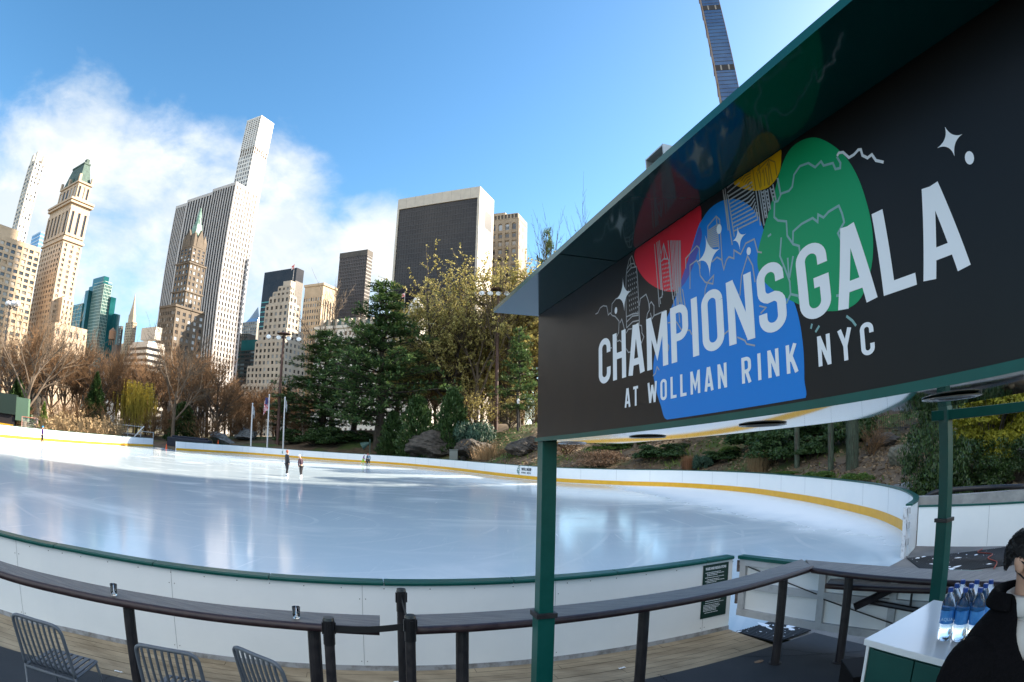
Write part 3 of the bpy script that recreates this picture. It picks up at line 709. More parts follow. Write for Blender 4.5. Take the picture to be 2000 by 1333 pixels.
# ---------------------------------------------------------------- kiosk sign
TH = R(-16.5); PS = 1.283
U = Vector((math.sin(TH), math.cos(TH), math.tan(R(-1.3)))); NN = Vector((math.cos(TH), -math.sin(TH), 0)); S0 = 3.71
VB, VT = .148, .967
def sp(s, v, n): return NN*n + U*s + Vector((0,0,v+HC))
ORG = sp(S0, VB, PS)
def S(px, py):                             # picture point -> sign plane (x to the right, y up)
    v = ray(px, py); vn = v[0]*NN.x+v[1]*NN.y; t = PS/vn; P = v*t
    s = (P[0]*U.x+P[1]*U.y)/(U.x**2+U.y**2); return (S0-s, P[2]-s*U.z-VB)
EX, EY, EZ = -U, Vector((0,0,1)), -NN       # sign axes: right, up, towards the viewer
VIN = mat('black_vinyl', (.006,.0055,.006), .36, spec=.22, noise_rough=.05, scale=3)
KG = mat('kiosk_green_metal', (.003,.072,.064), .09, spec=.5, col2=(.004,.080,.070), scale=2, coat=0., ior=1.53)
ks = empty('kiosk_sign', sp(S0, 0, PS)-Vector((0,0,HC+sp(S0,0,PS).z-HC)), 'black CHAMPIONS GALA sign on a green kiosk with flat canopy and posts', 'sign')
kb = Vector(ks.location)
LEN_ = 5.6; H_ = VT-VB
def L2(x, y, o): return ORG+EX*x+EY*y+EZ*o-kb
m = MB(); m.obox(L2(0,0,-.04), EX*LEN_, EY*H_, EZ*.04); m.build('sign_panel', VIN, ks)
m = MB(); m.obox(L2(-.0,0,-.62), EZ*.575, EY*H_, EX*.03); m.build('end_panel', KG, ks)
m = MB(); m.obox(L2(-.012,-.022-.009,-.63), EX*LEN_, EZ*.640+EY*.009, EY*.020); m.build('soffit', mat('soffit_gloss_green', (.004,.062,.055), .025, spec=.6, coat=.4), ks)
m = MB(); m.obox(L2(-.014,-.024,.0105), EX*LEN_, EZ*.003, EY*.026); m.build('edge_trim', GREEN, ks)
m = MB(); m.obox(L2(-.012,H_+.002,-.9), EX*LEN_, EZ*1.212, EY*.028); m.build('canopy', KG, ks)
m = MB(); m.obox(L2(1.19,H_-.0005,.001), EX*.003, EZ*.309, EY*.002); m.build('canopy_joint', mat('dark_joint', (.002,.004,.004), .8), ks)
p = [S(1262, 352)]
RING = mat('lamp_ring', (.55,.57,.58), .25, .6); LENS = mat('lamp_lens', (.10,.11,.12), .15, spec=.8)
for px in (1118, 1265, 1490, 1862):        # recessed round lights in the soffit
    az = azel(px, 840)[0]; n = PS+.30; hd = Vector((math.sin(az), math.cos(az), 0)); t = n/hd.dot(NN); s = (hd*t).dot(Vector((U.x,U.y,0)))/(U.x**2+U.y**2)
    c = sp(s, VB-.027, n)-kb
    m = MB(); m.lathe([(.10,-.001),(.101,-.004),(.088,-.007),(.070,-.003),(.07,-.001)], c, 24); lr = m.build('downlight', RING, ks, smooth=True)
    m = MB(); m.lathe([(.0,-.003),(.068,-.002),(.068,-.001)], c, 20); m.build('lens', LENS, lr)
# round posts' square tubes: left corner post and the one farther right
def post(parent, c, ztop, zs, name='post'):
    m = MB(); m.cur = 0; a = -U.copy(); a.z = 0; a.normalize(); b = NN.copy(); w_ = .1; z0 = .1-kb.z
    m.obox(c-a*w_/2-b*w_/2+Vector((0,0,z0)), a*w_, b*w_, (0,0,ztop-.1)); pm = m.build(name, GREEN, parent, bevel=.004)
    m = MB(); w_ = .118; m.obox(c-a*w_/2-b*w_/2+Vector((0,0,z0)), a*w_, b*w_, (0,0,zs-.1)); m.build('sleeve', GREEN, pm, bevel=.004)
    m = MB(); w_ = .145; m.obox(c-a*w_/2-b*w_/2+Vector((0,0,z0+zs-.1)), a*w_, b*w_, (0,0,.035)); m.build('clamp', BLACKM, pm, bevel=.003)
pc = sp(S0-.052, 0, PS+.052); post(ks, Vector((pc.x-kb.x, pc.y-kb.y, 0)), (sp(S0-.05,VB-.022,PS)).z, 1.355)
v = azel(1847, 950)[0]; c2 = Vector((math.sin(v)*5.45, math.cos(v)*5.45, 0)); post(ks, Vector((c2.x-kb.x, c2.y-kb.y, 0)), 3.30, 1.73)
v0 = at_d(1819, 813, 5.40); m = MB(); dd_ = Vector((.75,-.66,0)).normalized(); m.obox(v0-kb-Vector((0,0,.045)), dd_*3.2, Vector((.066,.075,0)), (0,0,.085)); m.build('cross_beam', GREEN, ks, bevel=.004)
m = MB(); m.obox(sp(S0,VT+.03,.976+.6)-kb, EX*LEN_, NN*2.5, EY*.06); m.build('roof', KG, ks)
# grey metal box on the canopy
q = sp(1.80, VT+.034, 1.06); bx_ = empty('vent_box', q, 'small open grey sheet metal box sitting on the kiosk canopy edge', 'vent')
GAL = mat('galvanised_sheet', (.42,.44,.45), .45, .5, col2=(.5,.52,.53), scale=8)
m = MB(); a = -U*.14; b = NN*.30; h = .125; t_ = .006
m.obox((0,0,0), a, b, (0,0,t_)); m.obox((0,0,h), a, b, (0,0,t_)); m.obox((0,0,t_), a*.045, b, (0,0,h-t_)); m.obox(a*.955+Vector((0,0,t_)), a*.045, b, (0,0,h-t_)); m.obox(b*.97+a*.05+Vector((0,0,t_)), a*.9, b*.03, (0,0,h-t_))
m.build('casing', GAL, bx_)

# ---- printed artwork, each print a thin film of its own on the panel
def film(name, polys, o, m_, parent, t=.00012):
    m = MB()
    for P in polys:
        n = len(P); vs = [L2(x, y, o) for x, y in P]+[L2(x, y, o+t) for x, y in P]
        # fan-free ngon: let Blender tessellate
        m.add(vs, [tuple(range(n, 2*n))]+[(i, (i+1) % n, n+(i+1) % n, n+i) for i in range(n)])
    ob = m.build(name, m_, parent); return ob
def ccw(P):
    a = sum(P[i][0]*P[(i+1)%len(P)][1]-P[(i+1)%len(P)][0]*P[i][1] for i in range(len(P))); return P if a > 0 else P[::-1]
def closed(pts, n=6):
    P = [S(*p) for p in pts]; k = len(P); out = []
    for i in range(k):
        a, b, c, d = (Vector((*P[(i+j-1) % k], 0)) for j in range(4))
        for q in range(n):
            t = q/n; v = .5*((2*b)+(c-a)*t+(2*a-5*b+4*c-d)*t*t+(3*b-a-3*c+d)*t**3)
            out.append((v.x, min(max(v.y, .013), H_-.001)))
    return ccw(out)
def pmat(n, c): return mat('print_'+n, c, .36, spec=.28)
RED, BLU, GRN, YLW, PUR = pmat('red',(.62,.010,.03)), pmat('blue',(.0,.18,.60)), pmat('green',(.0,.27,.10)), pmat('yellow',(.60,.33,.0)), pmat('purple',(.07,.075,.36))
film('red_blob', [closed([(1241,490),(1240,508),(1248,530),(1265,551),(1290,566),(1315,570),(1331,560),(1345,535),(1358,500),(1368,460),(1370,430),(1366,400),(1340,400),(1300,430),(1260,460)])], .0002, RED, ks)
film('blue_blob', [closed([(1363,446),(1371,430),(1385,410),(1405,395),(1428,389),(1450,393),(1470,408),(1485,430),(1498,470),(1520,520),(1545,575),(1560,620),(1569,680),(1571,740),(1569,783),(1500,800),(1400,815),(1310,826),(1290,790),(1279,750),(1276,720),(1281,685),(1297,635),(1320,580),(1345,505)])], .0004, BLU, ks)
film('purple_overlap', [closed([(1366,445),(1355,478),(1340,520),(1327,562),(1338,553),(1352,525),(1364,490),(1371,460)])], .0006, PUR, ks)
film('green_blob', [closed([(1480,520),(1481,490),(1490,455),(1500,420),(1512,380),(1522,340),(1538,300),(1560,278),(1590,269),(1620,280),(1650,305),(1675,345),(1694,400),(1704,450),(1705,500),(1697,545),(1682,582),(1660,601),(1630,608),(1590,605),(1550,590),(1512,568),(1489,545)])], .0006, GRN, ks)
film('yellow_blob', [closed([(1433,356),(1445,366),(1460,371),(1480,373),(1500,367),(1515,352),(1524,332),(1526,310),(1524,292),(1500,305),(1460,330)])], .0008, YLW, ks)
def ribbon(pts, w_):
    P = [Vector((x, y, 0)) for x, y in pts]; n = len(P); l, r = [], []
    for i in range(n):
        a = (P[i]-P[i-1]).normalized() if i else None; b = (P[i+1]-P[i]).normalized() if i < n-1 else None
        if a is None: t = b; k = 1
        elif b is None: t = a; k = 1
        else:
            t = (a+b); t = t.normalized() if t.length > 1e-6 else a; k = 1/max(.45, t.dot(a))
        nn = Vector((-t.y, t.x, 0))*w_*.5*k; l.append(P[i]+nn); r.append(P[i]-nn)
    return l, r
def lines(name, sets, m_, o, w_, parent):
    m = MB(); step = 0
    for pl in sets:
        if len(pl) < 2: continue
        l, r = ribbon(pl, w_); n = len(l); oo = o+.00004*(step % 4); step += 1
        clampy = lambda y: min(max(y, .013), H_-.001)
        m.add([L2(p.x, clampy(p.y), oo) for p in l]+[L2(p.x, clampy(p.y), oo) for p in r], [(n+i, n+i+1, i+1, i) for i in range(n-1)])
    return m.build(name, m_, parent)
def Z(ox, oy, sc_): return lambda pts: [S(ox+x/sc_, oy+y/sc_) for x, y in pts]
z1, z2, z5, z6 = Z(1150,380,3.029), Z(1500,220,3.0286), Z(1350,230,6.348), Z(1150,470,5.794)
LA = []
LA += [z6(p) for p in (
 [(78,835),(105,820),(130,765),(165,740),(205,745),(215,800),(222,845),(245,820),(268,850),(300,860),(325,890),(345,915),(340,1040),(315,1100)],
 [(355,935),(375,890),(395,960),(410,1030)],
 [(430,990),(420,610),(425,400),(435,320),(460,215),(490,175),(510,230),(525,290),(540,300),(552,420),(570,760),(575,960),(600,965),(605,1040)],
 [(435,325),(475,265),(475,200)],[(475,265),(520,262)],[(430,372),(480,312),(540,297)],[(480,265),(480,312)],[(430,865),(500,832),(565,825)],[(430,922),(495,858),(565,845)],[(430,990),(500,920),(570,905)],
 [(260,820),(265,720),(310,660),(385,650)],[(575,740),(585,660),(650,610),(665,650),(680,700),(688,790),(665,830),(655,900)],
 [(690,770),(690,720),(710,695),(740,740),(740,850),(715,890),(700,820)],[(740,850),(870,795),(875,880)],
 [(315,1100),(325,1145),(350,1130),(375,1150)],[(425,1050),(450,1005),(490,1000)],[(600,1040),(625,1090),(600,1160),(585,1130)],[(425,1225),(450,1268),(475,1262)],[(240,1218),(265,1216)],
 [(745,40),(800,755)],[(815,720),(805,655),(830,640),(838,545)],[(838,620),(812,240),(822,150),(848,40),(895,210),(850,210),(820,240)],[(848,40),(860,210)],[(770,20),(820,560)],[(785,10),(832,560)],[(800,0),(815,150)],
 [(900,0),(945,580),(955,670)],[(940,0),(978,640)],[(905,210),(935,580)],[(975,0),(1000,760)],[(1005,0),(1020,760)],[(1035,0),(1045,760)],[(925,0),(960,560)],[(955,0),(990,600)],[(990,0),(1010,600)],[(1022,0),(1034,700)])]
for i in range(9):                                                       # rows of small windows
    y = 350+i*56
    for k in range(5):
        x = 445+k*22+i*3; dy = -k*10; LA.append(z6([(x, y+40+dy), (x+2, y+62+dy)]))
for i in range(7):
    for k in range(6):
        x = 832+k*17+i*5; y = 268+i*48-k*5; LA.append(z6([(x, y), (x+2, y+20)]))
LA += [z1(p) for p in ([(705,290),(705,190),(755,130),(775,150),(790,400),(800,445),(815,390),(830,370),(860,380),(860,330),(900,355),(930,290),(980,265),(1000,340),(1025,345)],
 [(755,130),(772,320)],[(575,440),(575,380),(640,305),(655,320),(660,440)],[(600,560),(600,420),(640,390),(655,420),(660,480),(690,520),(735,530),(740,480),(705,520),(690,560),(685,640)],
 [(800,0),(850,300)],[(822,0),(862,250)],[(470,760),(520,755),(548,800),(600,805),(610,830)],[(730,400),(760,372),(790,390)],[(895,600),(905,480),(940,365),(970,420),(985,520)],
 [(760,880),(765,845),(800,830),(835,800)],[(880,845),(925,865),(935,885),(985,895)],[(1010,660),(1050,670),(1018,705)],[(380,1075),(395,1060),(405,1020),(418,1040)],[(470,930),(475,900),(465,880)],[(500,600),(515,760)],[(520,560),(540,760)],[(540,560),(562,700)],[(555,560),(575,690)])]
for i in range(11): LA.append(z1([(708, 215+i*10), (768, 175+i*13)]))
for i in range(12):                                                       # slanted hatching of the tall block
    x0 = 445+i*7; y0 = 885+i*48-(0 if i else 10); LA.append(z5([(x0, y0), (x0+150+i*14, y0-105-i*4), (min(x0+300, 800+i*8), y0-165-i*7)]) if i > 1 else z5([(x0, y0), (x0+90+60*i, y0-75-50*i)]))
LA += [z5(p) for p in ([(395,885),(440,1230),(462,1400)],[(420,870),(482,1400)],[(805,905),(862,1340)],[(840,900),(908,1340)],[(865,905),(922,1250)],[(900,905),(945,1245)],[(915,895),(965,1160)],[(950,890),(985,1140)],[(980,870),(1022,1040)],[(1015,830),(1055,1030)],[(1068,750),(1110,960)])]
for i in range(7): LA.append(z5([(868+i*8, 935+i*48), (903+i*6, 922+i*48)]))
for i in range(5): LA.append(z5([(920+i*9, 925+i*48), (955+i*7, 912+i*48)]))
for i in range(3): LA.append(z5([(985+i*9, 900+i*44), (1020+i*9, 888+i*44)]))
lines('skyline_print', LA, pmat('grey_line', (.33,.34,.36)), .0010, .0058, ks)
LG = [z2(p) for p in ([(410,258),(420,240),(445,236),(480,268),(510,250),(535,222),(550,220),(560,255),(590,270),(615,250),(640,285),(685,295)],)]
lines('white_outline', LG, pmat('white_line', (.62,.63,.66)), .0010, .0085, ks)
LT = [z2(p) for p in ([(408,262),(430,300),(428,330),(400,336),(385,300),(330,315),(315,290),(280,325),(240,300),(190,318),(155,370),(145,440),(125,465),(80,480),(60,525),(40,530),(38,620),(60,640),(110,645),(115,730),(150,780),(185,790),(190,835)],
 [(148,780),(150,705),(200,660),(265,625),(295,648),(298,605),(330,622),(360,588),(420,552),(440,600),(452,650),(415,715),(440,770)],[(80,740),(72,850),(100,920),(130,1000),(135,1075),(110,1130)],[(125,985),(118,860)],[(128,980),(150,850)],[(135,1075),(180,1085),(210,1150)],[(465,1205),(500,1232),(522,1262)],[(60,390),(75,480)],[(405,1085),(440,1080)],[(262,1250),(255,1280)],[(305,1262),(282,1300)],[(20,720),(0,735)],[(68,920),(90,920)])]
lines('tree_print', LT, pmat('pale_green_line', (.20,.36,.36)), .0010, .0075, ks)
LY = [z5(p) for p in ([(765,640),(805,900)],[(840,560),(852,610),(830,640),(830,660),(960,520),(1040,550),(1065,720)],[(960,520),(1010,800)],[(815,680),(860,880)],[(920,620),(960,840)],[(840,700),(850,660),(860,700),(870,860)],[(885,690),(895,640),(905,690),(915,850)],[(940,600),(950,570),(960,600),(975,840)])]
for i in range(7): LY.append(z5([(600+i*25, 770+i*18), (650+i*18, 700+i*26), (740, 660+i*32)]))
lines('dark_print', LY, pmat('olive_line', (.22,.14,.02)), .0012, .0048, ks)
WHT = pmat('white', (.74,.76,.80))
def star(tips, c, o=.0014, fat=.03):
    c = Vector((*S(*c), 0)); T = [Vector((*S(*t), 0)) for t in tips]; P = []
    for i in range(4):                       # sharp tips joined by curves drawn in towards the centre
        a, b = T[i], T[(i+1) % 4]; k = c+((a-c)+(b-c))*fat
        for q in range(9):
            t = q/9; P.append(a*(1-t)**2+k*2*t*(1-t)+b*t*t)
    film('star', [ccw([(p.x, p.y) for p in P])], o, WHT, ks)
star([(1217,543),(1234,568),(1220,608),(1203,585)], (1218,577)); star([(1378,460),(1407,486),(1387,541),(1361,513)], (1386,497))
star([(1441,443),(1458,457),(1446,489),(1431,472)], (1443,465)); star([(1846,248),(1880,263),(1865,306),(1831,290)], (1857,275), fat=.10)
for px, py, r_ in ((1203.5,607,.017),(1405,448,.019),(1463,491,.014),(1894,309,.017)):
    x, y = S(px, py); film('dot', [[(x+r_*.85*math.cos(j*.3927), y+r_*math.sin(j*.3927)) for j in range(16)]], .0014, WHT, ks)
# lettering: strokes of constant width, built by hand
def arc(cx, cy, rx, ry, a0, a1, n=7): return [(cx+rx*math.cos(R(a0+(a1-a0)*i/n)), cy+ry*math.sin(R(a0+(a1-a0)*i/n))) for i in range(n+1)]
def glyphs(t):
    """centre-line strokes in a box one unit high; returns width and strokes"""
    h = t/2; w = .44; r = w/2-h; L0, R0, B0, T0 = h, w-h, h, 1-h; rr = min(r, .2)
    def rbox(): return arc(R0-rr,T0-rr,rr,rr,0,90)+arc(L0+rr,T0-rr,rr,rr,90,180)+arc(L0+rr,B0+rr,rr,rr,180,270)+arc(R0-rr,B0+rr,rr,rr,270,360)
    O_ = rbox(); O_.append(O_[0])
    return {
     'C': (w, [[(R0,.66)]+arc(R0-rr,T0-rr,rr,rr,0,90)+arc(L0+rr,T0-rr,rr,rr,90,180)+arc(L0+rr,B0+rr,rr,rr,180,270)+arc(R0-rr,B0+rr,rr,rr,270,360)+[(R0,.34)]]),
     'G': (w, [[(R0,.68)]+arc(R0-rr,T0-rr,rr,rr,0,90)+arc(L0+rr,T0-rr,rr,rr,90,180)+arc(L0+rr,B0+rr,rr,rr,180,270)+arc(R0-rr,B0+rr,rr,rr,270,360)+[(R0,.46),(w*.52,.46)]]),
     'H': (w, [[(L0,0),(L0,1)],[(R0,0),(R0,1)],[(L0,.5),(R0,.5)]]),
     'A': (w*1.06, [[(h*.8,0),(w*.53-h*.35,1)],[(w*1.06-h*.8,0),(w*.53+h*.35,1)],[(w*.26,.25),(w*.8,.25)]]),
     'M': (w*1.28, [[(h,0),(h,1)],[(h,.98),(w*.64,.28),(w*1.28-h,.98)],[(w*1.28-h,0),(w*1.28-h,1)]]),
     'P': (w*.95, [[(L0,0),(L0,1)],[(L0,T0)]+arc(R0-rr-.02,T0-rr,rr,rr,90,0)+arc(R0-rr-.02,.43+rr,rr,rr,0,-90)+[(L0,.43)]]),
     'R': (w, [[(L0,0),(L0,1)],[(L0,T0)]+arc(R0-rr,T0-rr,rr,rr,90,0)+arc(R0-rr,.45+rr,rr,rr,0,-90)+[(L0,.45)],[(w*.5,.46),(R0,0)]]),
     'I': (t, [[(h,0),(h,1)]]),
     'O': (w, [O_]),
     'N': (w*1.06, [[(L0,0),(L0,1)],[(L0,.97),(w*1.06-h,.03)],[(w*1.06-h,0),(w*1.06-h,1)]]),
     'S': (w, [[(R0,.70)]+arc(R0-rr,T0-rr,rr,rr,0,90)+arc(L0+rr,T0-rr,rr,rr,90,180)+arc(L0+rr,.52+rr*.6,rr,rr*.8,180,250,4)+[(w*.5,.5)]+arc(R0-rr,.48-rr*.6,rr,rr*.8,70,0,4)+arc(R0-rr,B0+rr,rr,rr,0,-90)+arc(L0+rr,B0+rr,rr,rr,270,180)+[(L0,.30)]]),
     'L': (w*.85, [[(L0,1),(L0,h),(w*.85,h)]]),
     'T': (w*.9, [[(w*.45,0),(w*.45,1)],[(0,T0),(w*.9,T0)]]),
     'W': (w*1.5, [[(h*.8,1),(w*.38,0)],[(w*.38,0),(w*.75,.85)],[(w*.75,.85),(w*1.12,0)],[(w*1.12,0),(w*1.5-h*.8,1)]]),
     'K': (w, [[(L0,0),(L0,1)],[(L0+h*.6,.42),(R0,1)],[(w*.45,.56),(R0+h*.3,0)]]),
     'Y': (w, [[(h*.6,1),(w*.5,.45)],[(w-h*.6,1),(w*.5,.45)],[(w*.5,.5),(w*.5,0)]]),
     ' ': (w*.55, [])}
def text(word, x0, x1, y0, h, t, gap, basis, m_, name, parent, o0, th=.00015, kx=None):
    G = glyphs(t); adv = sum(G[c][0] for c in word)+gap*(len(word)-1); kx = kx or (x1-x0)/adv
    m = MB(); x = 0
    for c in word:
        wd_, strokes = G[c]
        for i, st in enumerate(strokes):
            pts = []
            for q in st:                                        # slightly rounded stroke ends come from a shortened cap
                if not pts or (abs(q[0]-pts[-1][0])+abs(q[1]-pts[-1][1])) > 1e-4: pts.append(q)
            l, r = ribbon(pts, t); n = len(l); oo = o0+.00005*i
            loop = l[0].lerp(r[0], 0)
            P = [p for p in l]+[p for p in r]
            top = [basis(x0+(x+p.x)*kx, y0+p.y*h, oo+th) for p in P]; m.add(top, [(n+k, n+k+1, k+1, k) for k in range(n-1)])
            bot = [basis(x0+(x+p.x)*kx, y0+p.y*h, oo) for p in P]; a = len(m.v)
            m.v += [tuple(p) for p in bot]; b = a-2*n
            side = [(b+k, b+k+1, a+k+1, a+k) for k in range(n-1)]+[(b+n+k+1, b+n+k, a+n+k, a+n+k+1) for k in range(n-1)]+[(b, a, a+n, b+n),(b+n-1, b+2*n-1, a+2*n-1, a+n-1)]
            m.f += side; m.m += [0]*len(side)
            if len(pts) == 2 or c in 'CGSL':                    # soften the four corners of the stroke ends
                pass
        x += wd_+gap
    return m.build(name, m_, parent)
xa, ya = S(1171, 757); xb, yb = S(1896, 545)
xt, yt = S(1845, 376)
print('SIGN text x', xa, xb, 'y', ya, yb, yt, S(1180,672), S(1203,755))
text('CHAMPIONS', S(1170,720)[0], S(1538,620)[0], .237, .228, .135, .085, L2, WHT, 'sign_lettering', ks, .0014)
text('GALA', S(1561,580)[0], S(1896,530)[0], .237, .228, .135, .085, L2, WHT, 'sign_lettering', ks, .0014)
print('sub', S(1222,803), S(1240,768), S(1710,705), S(1700,655), S(1561,740), S(1601,725))
text('AT', S(1221,800)[0], S(1247,797)[0], .095, .088, .14, .25, L2, WHT, 'sign_lettering', ks, .0014)
text('WOLLMAN', S(1266,792)[0], S(1421,760)[0], .095, .088, .14, .25, L2, WHT, 'sign_lettering', ks, .0014)
text('RINK', S(1450,745)[0], S(1560,735)[0], .095, .088, .14, .30, L2, WHT, 'sign_lettering', ks, .0014)
text('NYC', S(1600,720)[0], S(1711,700)[0], .095, .088, .14, .30, L2, WHT, 'sign_lettering', ks, .0014)

# ---- rink emblem with WOLLMAN RINK NYC on the boards
EMB = mat('emblem_green', (.01,.12,.10), .5); INK = mat('dark_ink', (.02,.03,.05), .5)
def emblem(az_px, owner, side_path, h=.62):
    az = azel(az_px, 920)[0]; k = min(range(1, len(side_path)-1), key=lambda i: abs(math.atan2(side_path[i].x, side_path[i].y)-az) + (9 if side_path[i].length < 20 else 0))
    p = side_path[k]; t = (side_path[k-1]-side_path[k+1]).normalized(); nrm = Vector((t.y, -t.x, 0))
    if nrm.dot(p) > 0: nrm = -nrm
    if Vector((-nrm.y, nrm.x, 0)).dot(t) < 0: t = -t
    o = p-Vector(owner.location)+nrm*.0525
    # exact direction
    B = lambda x, y, z: o+t*x*2.5+Vector((0,0,.335+y*1.16))+nrm*z
    m = MB()
    for pts, w_ in (([(.0,.30),(.05,.42),(.10,.56),(.145,.62),(.185,.56),(.18,.46),(.14,.42),(.10,.45)],.035),([(.0,.30),(.02,.18),(.07,.08),(.13,.01),(.17,.04)],.035),([(.02,.36),(.09,.40),(.16,.36),(.19,.30),(.13,.27)],.03),([(.02,.24),(.08,.30),(.10,.22),(.06,.14)],.04),([(.12,.22),(.17,.18),(.12,.13),(.18,.10)],.025),([(.05,.10),(.10,.16),(.14,.08)],.03)):
        l, r = ribbon(pts, w_); n = len(l); m.add([B(q.x,q.y,.001) for q in l]+[B(q.x,q.y,.001) for q in r], [(n+i,n+i+1,i+1,i) for i in range(n-1)])
    m.build('emblem', EMB, owner)
    text('WOLLMAN', .30, .92, .30, .20, .17, .14, B, INK, 'wall_lettering', owner, .001)
    text('RINK NYC', .30, .90, .10, .11, .15, .16, B, INK, 'wall_lettering', owner, .001)
emblem(1003, fb, fr); emblem(547, fb, fr)
# ---------------------------------------------------------------- the city south of the park
GR = R(-20)                                # street grid: north faces look at the rink, west faces are sunlit
EXG = Vector((math.cos(GR), math.sin(GR), 0)); EYG = Vector((-math.sin(GR), math.cos(GR), 0))
G_WIN = winmat('window_glass', (.020,.024,.030), (.30,.33,.36), pos=.62)
G_WINL = winmat('pale_window_glass', (.06,.07,.08), (.45,.46,.45), pos=.45)
G_TAN = winmat('warm_window_glass', (.03,.03,.03), (.42,.36,.28), pos=.55)
STONE = mat('limestone', (.44,.39,.33), .85, col2=(.34,.30,.25), scale=.12, detail=8)
TANB = mat('tan_brick', (.47,.37,.26), .85, col2=(.38,.29,.20), scale=.15, detail=8)
PIERRE = mat('cream_stone', (.50,.39,.29), .85, col2=(.40,.31,.23), scale=.12, detail=8)
BRN = mat('brown_brick', (.145,.116,.088), .85, col2=(.105,.084,.064), scale=.15, detail=8)
MARB = mat('white_marble', (.46,.435,.43), .6, col2=(.40,.38,.375), scale=.1)
WCON = mat('white_concrete', (.70,.68,.66), .6, col2=(.62,.60,.58), scale=.1)
TRAV = mat('travertine', (.52,.47,.41), .7, col2=(.44,.40,.35), scale=.2, detail=6)
COPPER = mat('copper_roof', (.07,.125,.105), .7, col2=(.03,.06,.052), scale=.4, detail=6)
DKGL = mat('dark_curtain_glass', (.007,.008,.012), .12, spec=.28, col2=(.022,.021,.024), scale=.06, detail=5)
GMGL = mat('black_tower_glass', (.006,.005,.006), .35, spec=.15)
TEAL = mat('teal_glass', (.007,.070,.078), .1, spec=.6, col2=(.018,.12,.135), scale=.05, detail=3)
BLUG = mat('blue_glass', (.06,.17,.36), .08, spec=.9, col2=(.16,.30,.50), scale=.03, detail=3)
GRYC = mat('grey_concrete', (.30,.28,.26), .8, col2=(.24,.22,.21), scale=.1)
DKST = mat('dark_stone', (.085,.075,.068), .8, col2=(.06,.055,.05), scale=.1)
BRZ = mat('bronze_mullion', (.075,.062,.055), .5)
ZC = 4.0
